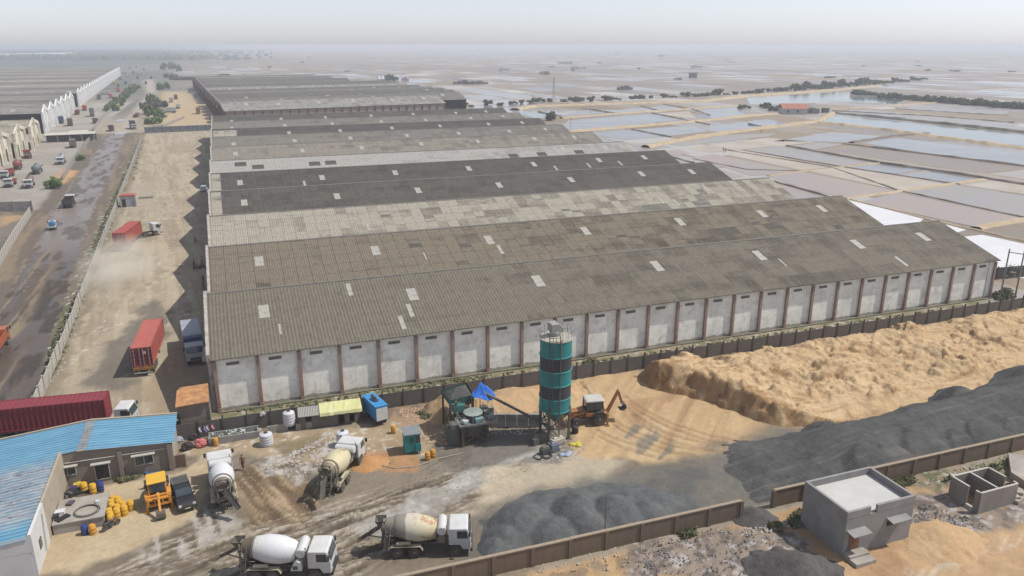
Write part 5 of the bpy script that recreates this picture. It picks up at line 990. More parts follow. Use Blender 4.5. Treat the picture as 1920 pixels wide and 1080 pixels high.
def grav_h(A, B):
    d = sdf(PG, A, B)+(fbm(A*.3, B*.3, 51, 3)-.5)*1.6; top = .9+1.6*sstep(52, 62, A)+1.5*sstep(70, 100, A)+(fbm(A*.12, B*.12, 53, 3)-.5)*.8-.6*sstep(.0, 1, (fbm(A*.05, B*.6, 54, 3)-.5)*4)*sstep(3, 5, d)
    h = np.minimum(d*(.2+.42*sstep(50, 63, A)), top); h = np.maximum(h, np.where(d > -1, cones(A, B, dg, .68), -1)); h = np.minimum(h, .35+np.maximum(B-52.5, 0)*.62)+(fbm(A*1.4, B*1.4, 55, 3)-.5)*.2
    return np.where(d < -.6, -1, h)
heap('gravel_heap', 'long dark gravel embankment between the sand heap and the tan block wall', (44, 127, 52.3, 77), grav_h, gravm, .22)
c0_ = [G(x, y) for x, y in ((985, 985), (1085, 965), (1150, 975), (1040, 1010), (1215, 965), (950, 1010), (930, 1025), (1100, 990))]; hh_ = [2.5, 2.5, 2.6, 2.1, 1.6, 1.6, 1.2, 2.1]
lowc = [(a_[0], max(a_[1], 53.6+h_*.9), h_) for a_, h_ in zip(c0_, hh_)]
def low_h(A, B):
    h = cones(A, B, lowc, .66); d = sdf([(17.5, 56), (19, 60), (26, 62.8), (36, 61), (40, 56), (39, 53), (18, 53)], A, B)+(fbm(A*.4, B*.4, 57, 3)-.5)*1.5; h = np.maximum(h, np.minimum(d*.3, .55)); h = np.minimum(h, .25+np.maximum(B-52.3, 0)*.75)
    return np.where((d < -1) & (h < .05), -1, h+(fbm(A*1.3, B*1.3, 59, 3)-.5)*.18)
heap('gravel_heap', 'low grey gravel heaps behind the tan wall, just right of the rust stained mixer', (15, 43, 52.25, 65), low_h, gravl, .2)
def one(name, label, x, y, h, k, m, sx=1, sy=1, sd_=0):
    r = h/k+1
    def fn(A, B): d = np.sqrt(((A-x)/sx)**2+((B-y)/sy)**2)*(1+.5*(fbm(A*.5+sd_, B*.5, 61+sd_, 3)-.5)); return np.minimum(h-k*d, h*.86+.05*fbm(A, B, 3, 2))+(fbm(A*1.6, B*1.6, 63, 3)-.5)*.18
    return heap(name, label, (x-r*sx, x+r*sx, y-r*sy, y+r*sy), fn, m, .15)
p = G(1500, 1082); one('gravel_heap', 'black gravel heap at the bottom border left of the grey house steps', p[0], p[1]+.5, 2.0, .58, dkheap, 1.2, 1.0, 1)
p = G(1412, 968); one('gravel_heap', 'small dark gravel spill in the gap of the tan block wall', p[0], p[1], .9, .5, dkheap, 1.2, 1, 2)
p = G(1765, 1010); one('soil_heap', 'flat tan soil heap right of the grey flat roofed house', p[0], p[1], .9, .32, tanheap, 1.3, 1, 3)
p = G(690, 868); one('soil_heap', 'small orange soil heap in front of the teal control cabin', p[0], p[1], .75, .42, heap_mat('orange_soil', L3(190, 138, 86), L3(208, 158, 104)), 1.2, 1, 4)
p = G(858, 768); one('sand_heap', 'steep pale sand heap behind the green aggregate hopper', p[0]-.4, p[1]+.6, 3.0, .95, tanheap, 1.15, .8, 5)
p = G(832, 785); one('sand_heap', 'small sand wedge left of the green aggregate hopper', p[0], p[1], 1.8, .9, tanheap, .9, .8, 6)
p = G(985, 760); one('sand_heap', 'low broad sand heap between the blue tarpaulin and the silo', p[0], p[1]+1.5, 1.6, .4, tanheap, 2.2, .9, 7)
# ---- rubble and weeds: nobody could count them
def scatter(name, zones_, n, size, m, seed, kind='rock', z=0):
    rs = random.Random(seed); mb = MB()
    for k in range(n):
        q = zones_[k % len(zones_)]; i = rs.randrange(1, len(q)-1); a, b_, c = q[0], q[i], q[i+1]; u, v = rs.random(), rs.random()
        if u+v > 1: u, v = 1-u, 1-v
        px = a[0]+(b_[0]-a[0])*u+(c[0]-a[0])*v; py = a[1]+(b_[1]-a[1])*u+(c[1]-a[1])*v; x, y = G(px, py) if abs(px) > 200 or q[0][0] > 200 or True else (px, py)
        s = rs.uniform(*size)
        if kind == 'rock':
            w = rs.uniform(0, 6.28); vs = [(x+s*rs.uniform(.6, 1.2)*math.cos(w+j*1.57), y+s*rs.uniform(.6, 1.2)*math.sin(w+j*1.57), z+rs.uniform(0, .1)*s) for j in range(4)]+[(x+rs.uniform(-.2, .2)*s, y+rs.uniform(-.2, .2)*s, z+s*rs.uniform(.35, .9))]
            mb.add(vs, [(0, 1, 4), (1, 2, 4), (2, 3, 4), (3, 0, 4), (3, 2, 1, 0)])
        else:
            for j in range(7):
                w = rs.uniform(0, 6.28); l = s*rs.uniform(.5, 1.1); bx, by = x+rs.uniform(-.3, .3)*s, y+rs.uniform(-.3, .3)*s; t_ = .09+.12*s
                mb.add([(bx-t_*math.sin(w), by+t_*math.cos(w), 0), (bx+t_*math.sin(w), by-t_*math.cos(w), 0), (bx+math.cos(w)*l*.6, by+math.sin(w)*l*.6, l*.75), (bx+math.cos(w)*l, by+math.sin(w)*l, l*.45)], [(0, 1, 2), (1, 3, 2)])
    return tag(mb.build(name, m), kind='stuff')
rubm = mat('pale_rubble', L3(206, 198, 186), .95, .25, 1.5, L3(150, 120, 96), .4, coord='World'); brkm = mat('brick_rubble', L3(196, 160, 124), .95, .3, 2.5, L3(220, 204, 180), .5, coord='World'); weedm = mat('green_weeds', (.12, .135, .06), .9, .35, .8, (.20, .17, .09), .6, coord='World')
drk = mat('dark_rubble', L3(96, 90, 88), .95, .3, 2, L3(190, 186, 182), .5, coord='World')
scatter('rubble', [[(480, 880), (560, 850), (640, 805), (650, 840), (560, 905)], [(390, 800), (480, 790), (500, 820), (410, 830)]], 900, (.05, .26), rubm, 1); scatter('rubble', [[(745, 768), (845, 757), (852, 805), (780, 825)], [(780, 800), (850, 790), (850, 835), (800, 830)]], 1100, (.05, .24), brkm, 2)
scatter('rubble', [[(905, 800), (1010, 795), (1015, 815), (910, 815)], [(1000, 845), (1100, 830), (1090, 860), (1010, 870)]], 330, (.04, .18), rubm, 3); scatter('rubble', [[(1190, 1080), (1195, 1025), (1340, 990), (1480, 1010), (1480, 1080)], [(1650, 985), (1700, 930), (1790, 960), (1850, 985), (1740, 1010)]], 1300, (.03, .15), drk, 4)
scatter('rubble', [[(800, 1075), (1000, 1055), (1180, 1020), (1180, 1070)], [(1700, 915), (1790, 880), (1910, 850), (1915, 880), (1830, 895)], [(1390, 990), (1500, 965), (1500, 985), (1400, 1005)]], 600, (.03, .16), rubm, 5)
scatter('rubble', [[(75, 735), (110, 640), (150, 540), (172, 540), (120, 700)], [(180, 470), (215, 380), (235, 330), (228, 420)]], 700, (.05, .22), rubm, 6); scatter('rubble', [[(235, 395), (285, 380), (285, 355), (250, 350)], [(150, 720), (200, 560), (215, 580), (180, 700)]], 260, (.05, .2), rubm, 7)
scatter('rubble', [[(300, 735), (370, 705), (390, 780), (300, 780)], [(400, 900), (900, 860), (1000, 930), (650, 1060)], [(330, 830), (900, 780), (880, 880), (420, 900)]], 1500, (.02, .09), rubm, 19); scatter('rubble', [[(300, 1000), (900, 870), (1000, 930), (650, 1075)], [(440, 880), (900, 850), (1000, 880), (600, 980)]], 1200, (.02, .10), drk, 20)
scatter('weeds', [[(420, 768), (800, 720), (1000, 694), (1000, 702), (800, 733), (420, 778)], [(1090, 682), (1480, 628), (1830, 570), (1845, 580), (1480, 640), (1090, 690)]], 650, (.12, .38), weedm, 8, 'weed')
scatter('weeds', [[(75, 735), (100, 640), (140, 560), (160, 550), (110, 690)], [(160, 500), (200, 400), (245, 300), (250, 310), (195, 460)]], 800, (.2, .5), weedm, 9, 'weed'); scatter('weeds', [[(215, 900), (262, 885), (262, 897), (225, 906)], [(780, 775), (810, 755), (830, 770), (800, 790)]], 200, (.2, .5), weedm, 10, 'weed')
scatter('weeds', [[(1690, 632), (1790, 605), (1800, 612), (1700, 640)], [(1858, 553), (1890, 540), (1905, 560), (1870, 565)], [(1090, 690), (1110, 672), (1125, 690), (1100, 700)]], 380, (.3, .75), weedm, 11, 'weed'); scatter('weeds', [[(1760, 905), (1915, 855), (1915, 872), (1800, 895)], [(1480, 980), (1502, 955), (1505, 975), (1490, 990)], [(1660, 905), (1710, 880), (1715, 905), (1680, 915)]], 420, (.15, .5), weedm, 12, 'weed')
scatter('weeds', [[(1270, 1000), (1300, 990), (1305, 1003), (1280, 1010)], [(1440, 985), (1460, 980), (1465, 995)], [(240, 335), (262, 275), (268, 285), (250, 345)]], 160, (.2, .5), weedm, 13, 'weed')

# ---- cement silo
teal = mat('teal_paint', L3(0, 148, 148), .5, .1, .6, L3(60, 120, 118), .3); tdark = mat('dark_band_paint', L3(62, 66, 72), .5, .12, .8); steel = mat('grey_galvanised', L3(176, 176, 172), .5, .15, 2, L3(140, 128, 112), .3); dst = mat('dark_steel', L3(104, 100, 94), .7, .2, 2, L3(130, 112, 92), .4); palec = mat('cement_dusted_deck', L3(206, 198, 180), .95, .12, 2, L3(160, 150, 132), .4)
sx, sy = 32.15, 72.9; T = thing('cement_silo', 'tall teal cement silo with two dark bands on a leg frame', 'silo', (sx, sy, 0)); zb = [3.65, 5.2, 6.85, 8.55, 10.25, 12.1]
for k in range(5):
    mb = MB(); mb.lathe((0, 0, zb[k]), (0, 0, 1), [(0, 1.78), (zb[k+1]-zb[k], 1.78)], 40); mb.build('barrel_section', teal if k % 2 == 0 else tdark, T, smooth=True); mb = MB(); mb.lathe((0, 0, zb[k]-.05), (0, 0, 1), [(0, 1.75), (0, 1.86), (.1, 1.86), (.1, 1.75)], 40); mb.build('flange_ring', mat('teal_light', L3(70, 176, 174), .5, .1), T, smooth=True)
mb = MB(); mb.lathe((0, 0, 1.85), (0, 0, 1), [(0, .2), (.1, .25), (1.78, 1.74)], 32); mb.build('cone', teal, T, smooth=True); mb = MB(); mb.lathe((0, 0, 12.1), (0, 0, 1), [(0, 1.86), (.12, 1.86), (.25, 1.2), (.3, .1)], 32); mb.build('deck', palec, T, smooth=False)
for i, j in ((-1, -1), (1, -1), (1, 1), (-1, 1)): mb = MB(); mb.box(i*1.25-.13, i*1.25+.13, j*1.25-.13, j*1.25+.13, 0, 4.2); mb.box(i*1.25-.3, i*1.25+.3, j*1.25-.3, j*1.25+.3, 0, .06); mb.build('leg', dst, T)
mb = MB()
for a_, b_ in (((-1, -1), (1, -1)), ((1, -1), (1, 1)), ((1, 1), (-1, 1)), ((-1, 1), (-1, -1))): mb.bar((a_[0]*1.25, a_[1]*1.25, 1.6), (b_[0]*1.25, b_[1]*1.25, 3.4), .09); mb.bar((b_[0]*1.25, b_[1]*1.25, 1.6), (a_[0]*1.25, a_[1]*1.25, 3.4), .09); mb.bar((a_[0]*1.25, a_[1]*1.25, 1.5), (b_[0]*1.25, b_[1]*1.25, 1.5), .1)
mb.build('bracing', dst, T)
mb = MB()
for zz in (12.7, 13.25): mb.tube([(1.82*math.cos(w), 1.82*math.sin(w), zz) for w in np.linspace(0, 2*math.pi, 33)], .03)
for k in range(16): w = k*math.pi/8; mb.tube([(1.82*math.cos(w), 1.82*math.sin(w), 12.1), (1.82*math.cos(w), 1.82*math.sin(w), 13.25)], .03)
mb.build('railing', steel, T)
mb = MB(); mb.cyl((-.1, .1, 12.2), (-.1, .1, 12.9), .62, n=14); mb.prof([(-.75, 12.9), (.65, 12.75), (.75, 13.3), (.1, 13.9), (-.75, 13.85)], -.45, .75); mb.build('dust_filter', steel, T, bev=.05)
mb = MB(); w = R(232)
for s in (-.22, .22): bx, by = 1.98*math.cos(w)-s*math.sin(w), 1.98*math.sin(w)+s*math.cos(w); mb.tube([(bx, by, .3), (bx, by, 13.2)], .035)
for k in range(38): zz = .5+.33*k; mb.tube([(1.98*math.cos(w)+.22*math.sin(w), 1.98*math.sin(w)-.22*math.cos(w), zz), (1.98*math.cos(w)-.22*math.sin(w), 1.98*math.sin(w)+.22*math.cos(w), zz)], .025)
mb.build('ladder', dst, T); w = R(262); mb = MB(); mb.tube([(1.95*math.cos(w), 1.95*math.sin(w), .1), (1.95*math.cos(w), 1.95*math.sin(w), 12.6), (1.5*math.cos(w), 1.5*math.sin(w), 13)], .075); mb.build('filling_pipe', dst, T)
# screw conveyor from the silo to the mixer platform
bp = (24.0, 75.4); T = thing('screw_conveyor', 'long dark screw conveyor tube sloping down from the blue tarpaulin to the silo', 'conveyor', (0, 0, 0)); P0 = Vector((31.6, 73.2, 1.1)); q_ = onY(905, 735, 77.2); P1 = Vector((q_[0], q_[1], q_[2])); mb = MB(); mb.cyl(P0, P1, .16, n=12); mb.build('tube', dst, T, smooth=True)
mb = MB()
for f_ in (0, .33, .66, .97): c_ = P0.lerp(P1, f_); d_ = (P1-P0).normalized(); mb.cyl(c_, c_+d_*.1, .22, n=12)
mb.build('flange', dst, T); mb = MB(); mb.cyl(P0-(P1-P0).normalized()*.6, P0, .22, n=10); mb.build('motor', steel, T)
# mixing platform
T = thing('batching_platform', 'cement caked mixing platform on braced legs with a round pan mixer', 'mixing plant', (0, 0, 0)); bx0, bx1, by0, by1, zp = 21.5, 24.4, 74.0, 76.8, 2.7; cake = mat('cement_caked_steel', L3(150, 148, 140), .95, .25, 2, L3(90, 84, 76), .5); rustst = mat('rusty_leg_steel', L3(120, 100, 80), .9, .2, 2, L3(80, 66, 54), .5)
for x in (bx0, bx1):
    for y in (by0, by1): mb = MB(); mb.box(x-.12, x+.12, y-.12, y+.12, 0, zp-.2); mb.build('leg', rustst, T)
mb = MB()
for a_, b_ in (((bx0, by0), (bx1, by0)), ((bx1, by0), (bx1, by1)), ((bx0, by1), (bx0, by0))): mb.bar((*a_, .2), (*b_, zp-.5), .12); mb.bar((*b_, .2), (*a_, zp-.5), .12); mb.bar((*a_, 1.3), (*b_, 1.3), .1)
mb.build('bracing', rustst, T); mb = MB(); mb.box(bx0-.4, bx1+1.1, by0-.4, by1+.3, zp-.2, zp-.05); mb.box(bx0-.4, bx1+1.1, by0-.45, by0-.38, zp-.04, zp+.1); mb.build('deck', cake, T)
mb = MB(); mb.lathe((23.1, 75.2, zp), (0, 0, 1), [(0, 1.0), (.75, 1.05)], 28); mb.build('mixer_pan', mat('dark_pan', L3(70, 72, 72), .8, .2, 2, L3(130, 126, 118), .5), T, smooth=True); mb = MB(); mb.lathe((23.1, 75.2, zp+.755), (0, 0, 1), [(0, 1.1), (.06, 1.12), (.1, 1.0), (.16, .1)], 28); mb.build('mixer_lid', mat('pale_green_lid', L3(162, 178, 166), .8, .1, 2, L3(120, 128, 118), .4), T, smooth=False)
mb = MB(); mb.cb((23.4, 73.95, zp+.35), (1.0, .45, .55), .1); mb.build('gearbox', mat('blue_grey_gearbox', L3(120, 160, 166), .6, .15, 2, L3(150, 148, 138), .4), T, bev=.05); mb = MB(); mb.cb((21.9, 74.4, zp+.2), (.7, .6, .4), .4); mb.build('motor_cover', mat('pale_cover', L3(196, 204, 200), .6, .1), T, bev=.05); mb = MB(); mb.cb((21.7, 76.5, zp+.95), (1.3, .9, .95), .15); mb.build('weigh_box', mat('sea_green_box', L3(44, 120, 112), .6, .15, 2, L3(120, 128, 118), .4), T, bev=.04)
mb = MB()
for x, y in ((21.2, 73.7), (22.6, 73.65), (24.0, 73.65), (25.4, 73.65), (25.4, 75.2), (25.4, 76.8), (21.2, 75.3)): mb.tube([(x, y, zp), (x, y, zp+1.05)], .03)
mb.tube([(21.2, 75.3, zp+1.05), (21.2, 73.7, zp+1.05), (21.7, 73.7, zp+1.05)], .03); mb.tube([(24.6, 73.65, zp+1.05), (25.4, 73.65, zp+1.05), (25.4, 76.8, zp+1.05)], .03); mb.build('railing', steel, T)
mb = MB(); mb.prof([(22.3, 1.2), (23.9, 1.2), (24.2, zp-.2), (22.0, zp-.2)], 74.4, 76.2); mb.build('discharge_hopper', mat('dark_hopper', L3(112, 112, 104), .9, .2, 2), T); mb = MB(); mb.box(24.5, 25.4, 74.2, 74.9, zp-.04, zp+.3); mb.box(24.55, 25.2, 75.3, 76, zp-.04, zp+.45); mb.build('control_gear', cake, T)
mb = MB()
for x, y in ((22.4, 76.6), (23.4, 76.7), (21.4, 75.8)): mb.tube([(x, y, zp), (x, y, zp+2.3)], .07)
mb.tube([(22.4, 76.6, zp+2.2), (23.4, 76.7, zp+2.2)], .06); mb.build('frame_post', dst, T)
mb = MB(); mb.bar((20.6, 76.4, .6), (21.4, 76.2, 4.6), .5, .12); mb.box(21.0, 22.0, 76.9, 77.6, 0, 2.2); mb.box(24.6, 25.3, 76.2, 77.0, 0, 1.6); mb.build('skip_track', dst, T); mb = MB(); mb.cb((22.4, 76.9, zp+.5), (1.2, .8, 1.0), .1); mb.cb((24.7, 76.3, zp+.35), (.8, .6, .8), -.1); mb.cyl((24.2, 76.4, zp+.2), (25.2, 76.4, zp+.2), .3); mb.build('drive_unit', dst, T); mb = MB()
for k in range(9): mb.tube([(21.3+.45*k, 73.7, zp-.2), (21.3+.45*k+rsn.uniform(-.3, .3), 73.7, zp-.6-rsn.random()*.9)], .025); mb.tube([(21.5+.4*k, 76.6-.2*(k % 3), zp), (21.4+.42*k, 76.7-.3*(k % 2), zp+.8+rsn.random()*.8)], .045)
mb.build('hanging_cables', dst, T); mb = MB(); mb.box(20.2, 21.3, 74.6, 76.2, .05, 2.0); mb.box(20.3, 21.2, 74.5, 75.6, 2.01, 2.6); mb.build('skip_bucket', mat('dark_hopper', L3(64, 62, 60), .9, .2, 2), T)
# aggregate hopper
T = thing('aggregate_hopper', 'green aggregate hopper heaped with dark gravel on dark posts', 'hopper', (0, 0, 0)); hq = [G(843, 752, 4.3), G(888, 742, 4.3), G(874, 718, 4.3), G(829, 733, 4.3)]; cxh = sum(q[0] for q in hq)/4; cyh = sum(q[1] for q in hq)/4; mb = MB(); k = 4
for i in range(4): a_, b_ = hq[i], hq[(i+1) % 4]; il = lambda q, f_: (cxh+(q[0]-cxh)*f_, cyh+(q[1]-cyh)*f_); A0, B0, A1, B1 = il(a_, 1), il(b_, 1), il(a_, .45), il(b_, .45); mb.add([(*A0, 4.4), (*B0, 4.4), (*B0, 3.7), (*A0, 3.7), (*B1, 2.3), (*A1, 2.3)], [(3, 2, 1, 0), (5, 4, 2, 3)])
mb.build('bin', mat('deep_green_steel', L3(34, 96, 84), .7, .2, 2, L3(90, 86, 76), .4), T); mb = MB(); ins = [il(q, .93) for q in hq]; mb.add([(*q, 4.2) for q in ins]+[(cxh-.3, cyh+.1, 4.95), (cxh+.5, cyh-.2, 4.9)], [(0, 1, 5, 4), (1, 2, 5), (2, 3, 4, 5), (3, 0, 4)]); mb.build('gravel_load', gravm, T)
for q in hq: mb = MB(); w_ = il(q, .97); mb.box(w_[0]-.1, w_[0]+.1, w_[1]-.1, w_[1]+.1, 0, 4.0); mb.build('leg', dst, T)
mb = MB(); q0, q1 = il(hq[0], .97), il(hq[1], .97); mb.bar((*q0, .3), (*q1, 2.6), .1); mb.bar((*q1, .3), (*q0, 2.6), .1); q0, q1 = il(hq[3], .97), il(hq[0], .97); mb.bar((*q0, .3), (*q1, 2.6), .1); mb.bar((*q1, .3), (*q0, 2.6), .1); mb.build('bracing', dst, T)
# blue tarpaulin tied over the conveyor head
bl = mat('bright_blue_tarpaulin', L3(20, 110, 214), .4, .12, 1.5, L3(60, 140, 226), .3); ap = onY(901, 716, 77.4); ap = Vector(ap); ring = []
for k, (x, y) in enumerate(((881, 742), (890, 745), (900, 748), (912, 751), (925, 751), (927, 742), (926, 732), (912, 724), (900, 726), (888, 733))): yy_ = (76.8, 76.5, 76.4, 76.4, 76.6, 77.2, 77.8, 78.3, 78.3, 77.8)[k]; ring.append(Vector(onY(x, y, yy_)))
mb = MB(); rs = random.Random(4); n = len(ring); lev = [1, .72, .42, .14]; vs = []
for li, f_ in enumerate(lev):
    for k, q in enumerate(ring): p_ = ap.lerp(q, f_); o_ = (q-ap); o_.z = 0; p_ += o_*(.10 if k % 2 else -.10)*(1 if li < 3 else 0)+Vector((0, 0, -.12 if 0 < li < 3 else 0)); vs.append(p_)
vs.append(ap); mb.add(vs, [(l*n+i, l*n+(i+1) % n, (l+1)*n+(i+1) % n, (l+1)*n+i) for l in range(3) for i in range(n)]+[(3*n+i, 3*n+(i+1) % n, 4*n) for i in range(n)]); tag(mb.build('tarpaulin', bl), 'bright blue tarpaulin draped like a tent over the conveyor head', 'tarpaulin')
# block retaining wall of the bins
blockm = mat('grey_block_wall', L3(172, 168, 158), .95, .15, 1, L3(110, 104, 96), .4); a_, b_ = G(905, 800), G(1012, 800); mb = MB(); h_ = ang(a_, b_)
for k in range(5):
    for j in range(2 if k else 3): L_ = math.hypot(b_[0]-a_[0], b_[1]-a_[1])/5; mb.cb((a_[0]+math.cos(h_)*L_*(k+.5), a_[1]+math.sin(h_)*L_*(k+.5), .42+.85*j), (L_-.04, .4, .82), h_)
tag(mb.build('block_wall', blockm), 'grey concrete block wall between the mixing platform and the silo', 'wall')
# teal control cabin
p = G(776, 853); T = thing('control_cabin', 'small teal control cabin with a grey roof on short feet', 'cabin', (p[0], p[1]+.9, 0), R(-4)); mb = MB(); mb.box(-.85, .85, -.8, .95, .3, 2.5); bo = mb.build('body', teal, T, bev=.02); mb = MB(); mb.slab([(-.95, -.92, 2.52), (.95, -.92, 2.52), (.95, 1.05, 2.62), (-.95, 1.05, 2.62)], .1); mb.build('roof', mat('grey_cabin_roof', L3(140, 144, 146), .8, .1), T)
mb = MB(); mb.box(-.25, .08, -.83, -.801, 1.35, 2.1); mb.build('window', glassm, T); mb = MB(); mb.box(.35, .845, -.82, -.801, 1.3, 2.3); mb.build('window', glassm, T); mb = MB(); mb.box(.3, .9, -.95, -.83, .4, 1.3); mb.build('door', teal, T)
for x in (-.75, .75):
    for y in (-.7, .85): mb = MB(); mb.box(x-.06, x+.06, y-.06, y+.06, 0, .3); mb.build('foot', dst, T)
# blue and white generator cabin on wheels
p = G(709, 800); h_ = heading2((709, 800), (688, 768)); T = thing('generator_cabin', 'blue and white generator cabin on a trailer before the precast wall', 'generator', (p[0]+.1, p[1]+1.9, 0), R(103)); cb2 = paint((58, 156, 216), .5, .15); mb = MB(); mb.box(-1.95, 1.95, -.72, .72, .75, 2.55); bo = mb.build('body', cb2, T, bev=.03); mb = MB(); mb.box(-1.99, -1.955, -.7, .7, .78, 2.35); mb.build('end_panel', wht, T); mb = MB(); mb.slab([(-2.0, -.78, 2.62), (2.0, -.78, 2.62), (2.0, .78, 2.62), (-2.0, .78, 2.62)], .06); mb.build('roof', cb2, T)
mb = MB(); mb.cyl((-.4, 0, 2.62), (-.4, 0, 2.8), .28, n=12); mb.cyl((-.35, .1, 2.95), (.55, .1, 2.95), .2, n=10); mb.build('exhaust_silencer', mat('rust_silencer', L3(96, 72, 70), .8, .2), T); mb = MB(); mb.box(-1.2, 1.0, -.735, -.722, 1.0, 2.0); mb.build('louvre', chas, T)
for x in (-1.1, 1.0):
    for s in (-1, 1): wheel(T, x, s*.7, .36, .22)
mb = MB(); mb.box(-1.9, 1.9, -.6, .6, .55, .74); mb.tube([(1.9, 0, .6), (3.0, 0, .4)], .05); mb.build('chassis', chas, T)

# ---- water tanks, drums, tyres
tankm = mat('white_tank_plastic', L3(226, 226, 228), .5, .06, 1, L3(186, 182, 176), .25)
def wtank(label, pos, r, h, z=0):
    T = thing('water_tank', label, 'water tank', (pos[0], pos[1], z)); pr = [(0, r*.98), (.03, r)]
    for k in range(1, 4): zz = h*.78*k/4; pr += [(zz-.05, r), (zz-.02, r*1.04), (zz+.04, r*1.04), (zz+.07, r)]
    pr += [(h*.78, r), (h*.86, r*.96), (h*.95, r*.55), (h*.96, r*.3)]; mb = MB(); mb.lathe((0, 0, 0), (0, 0, 1), pr, 26); mb.build('shell', tankm, T, smooth=True); mb = MB(); mb.lathe((0, 0, h*.96), (0, 0, 1), [(0, r*.32), (.08, r*.32), (.1, r*.25)], 16); mb.build('lid', blk, T); return T
wtank('white water tank standing on the low block basin, left of the shed row', onY(543, 795, 84.9)[:2], .68, 1.75, max(.2, onY(543, 795, 84.9)[2])); p = G(501, 838); wtank('white water tank on the ground before the washing basin', (p[0], p[1]+.6), .72, 1.55); p = G(645, 838); wtank('white water tank half hidden behind the cream drum mixer', (p[0], p[1]+.4), .7, 1.9)
yel = mat('yellow_drum', L3(244, 188, 36), .5, .08, 1.5, L3(200, 150, 40), .25); blud = mat('blue_drum', L3(40, 66, 140), .5, .1, 2); ydk = mat('amber_drum', L3(226, 160, 46), .6, .1, 2)
DR = {}
def drum_(label, pos, m, s=1.0, z=0, grp='plastic drums near the office'):
    if m.name not in DR:
        T = thing('drum', label, 'drum', (pos[0], pos[1], z), 0, grp); mb = MB(); mb.lathe((0, 0, 0), (0, 0, 1), [(0, .27), (.03, .3), (.28, .3), (.3, .315), (.33, .315), (.35, .3), (.6, .3), (.62, .315), (.65, .315), (.67, .3), (.9, .29), (.95, .25)], 18); mb.build('barrel', m, T, smooth=True); mb = MB(); mb.lathe((0, 0, .95), (0, 0, 1), [(0, .22), (.04, .22), (.05, .1)], 12); mb.build('lid', m, T); DR[m.name] = T; return T
    return copy_tree(DR[m.name], (pos[0], pos[1], z), random.Random(int(pos[0]*50)).uniform(0, 6), label, scale=s)
yd = [(905, 420), (965, 435), (885, 465), (970, 465), (890, 505), (1015, 490), (950, 520), (1030, 530), (860, 565), (945, 560), (870, 600), (880, 640), (1100, 475)]
for k, (x, y) in enumerate(yd): q = G(60+x/6, 860+y/6, 1.0); drum_('yellow drum in the cluster before the yellow backhoe, '+ORD[k]+' counting from the back' if k < 12 else 'yellow drum standing apart at the right of its cluster, nearest the backhoe', q, yel, 1.05)
for lb, x, y, m_ in (('blue drum in front of the concrete platform, left of an amber one', 600, 850, blud), ('amber drum in front of the concrete platform, right of a blue one', 690, 845, ydk), ('yellow drum behind the platform, left of the upright blue drum', 695, 390, yel), ('yellow drum lying low behind the platform among the dark mats', 595, 375, yel), ('blue drum behind the platform by the office door', 775, 365, blud)): q = G(60+x/6, 860+y/6); drum_(lb, q, m_, 1.1)
for lb, x, y, m_ in (('amber drum in front of the teal cabin steps, the left of two', 802, 862, ydk), ('amber drum in front of the mixing platform, the right of two', 812, 857, ydk), ('amber drum lying open by the brick rubble', 738, 812, ydk), ('amber tub by the washing basin', 405, 835, ydk)): drum_(lb, G(x, y), m_, .95, grp='plastic drums near the plant')
ty = None
for k, (x, y, z, tl) in enumerate(((255, 345, 0, 0), (330, 300, .3, .2), (300, 380, 0, .15), (280, 440, 0, 0), (285, 425, .3, .1), (350, 470, 0, .2), (410, 430, .1, 1.1), (340, 360, .32, .3))):
    q = G(60+x/6, 860+y/6)
    if ty is None: mb = MB(); mb.lathe((0, 0, 0), (0, 0, 1), [(0, .3), (.02, .46), (.07, .52), (.24, .52), (.29, .46), (.31, .3), (.16, .27), (0, .3)], 24, caps=False); ty = mb.build('tyre', tyrem, smooth=True); o = ty
    else: o = ty.copy(); COL.objects.link(o)
    o.location = (q[0], q[1], z); o.rotation_euler = (tl, tl*.5, k); tag(o, 'worn black tyre in the office corner pile, '+ORD[k]+' one from the back', 'tyre', 'tyres piled by the office')

# ---- site office with the blue roof
offw = mat('grey_brown_plaster', L3(158, 146, 132), .93, .12, .7, L3(134, 122, 108), .4); tanw2 = mat('tan_plaster', L3(196, 182, 158), .93, .1, .7, L3(160, 142, 120), .4); whw = mat('white_painted_wall', L3(232, 230, 226), .8, .05, .6, L3(206, 198, 190), .25)
m, t, b = newmat('blue_sheet_roof'); o_ = mapping(t, 'World'); n1 = noise(t, mapping(t, 'World', (.25, .9, 1)), 1, 6, .7); n2 = noise(t, mapping(t, 'World', (.5, 2.2, 1)), 1, 6, .75); g = t.nodes.new('ShaderNodeSeparateXYZ'); t.links.new(o_, g.inputs[0])
blue = ramp(t, n1, [(.3, L3(92, 160, 196)), (.65, L3(122, 186, 212))]); pale_ = mixc(t, ramp(t, n2, [(.45, (0, 0, 0)), (.62, (1, 1, 1))]), L3(150, 166, 180), L3(204, 202, 196)); pale_ = mixc(t, ramp(t, noise(t, mapping(t, 'World', (.7, 3, 1), loc=(5, 2, 1)), 1, 6, .75), [(.56, (0, 0, 0)), (.64, (1, 1, 1))]), pale_, L3(130, 92, 76))
wz = mth(t, 'MULTIPLY', ramp(t, mth(t, 'ADD', mth(t, 'MULTIPLY', mth(t, 'SUBTRACT', 80.5, g.outputs[1]), .16), mth(t, 'MULTIPLY', n1, .5)), [(.25, (0, 0, 0)), (.75, (1, 1, 1))]), ramp(t, mth(t, 'ADD', mth(t, 'MULTIPLY', mth(t, 'SUBTRACT', g.outputs[1], 66.5), .3), mth(t, 'MULTIPLY', n2, .5)), [(.45, (0, 0, 0)), (1.0, (1, 1, 1))]))
t.links.new(mixc(t, mth(t, 'MULTIPLY_ADD', wz, .78, .08), blue, pale_), b.inputs['Base Color']); b.inputs['Roughness'].default_value = .5; broof = m
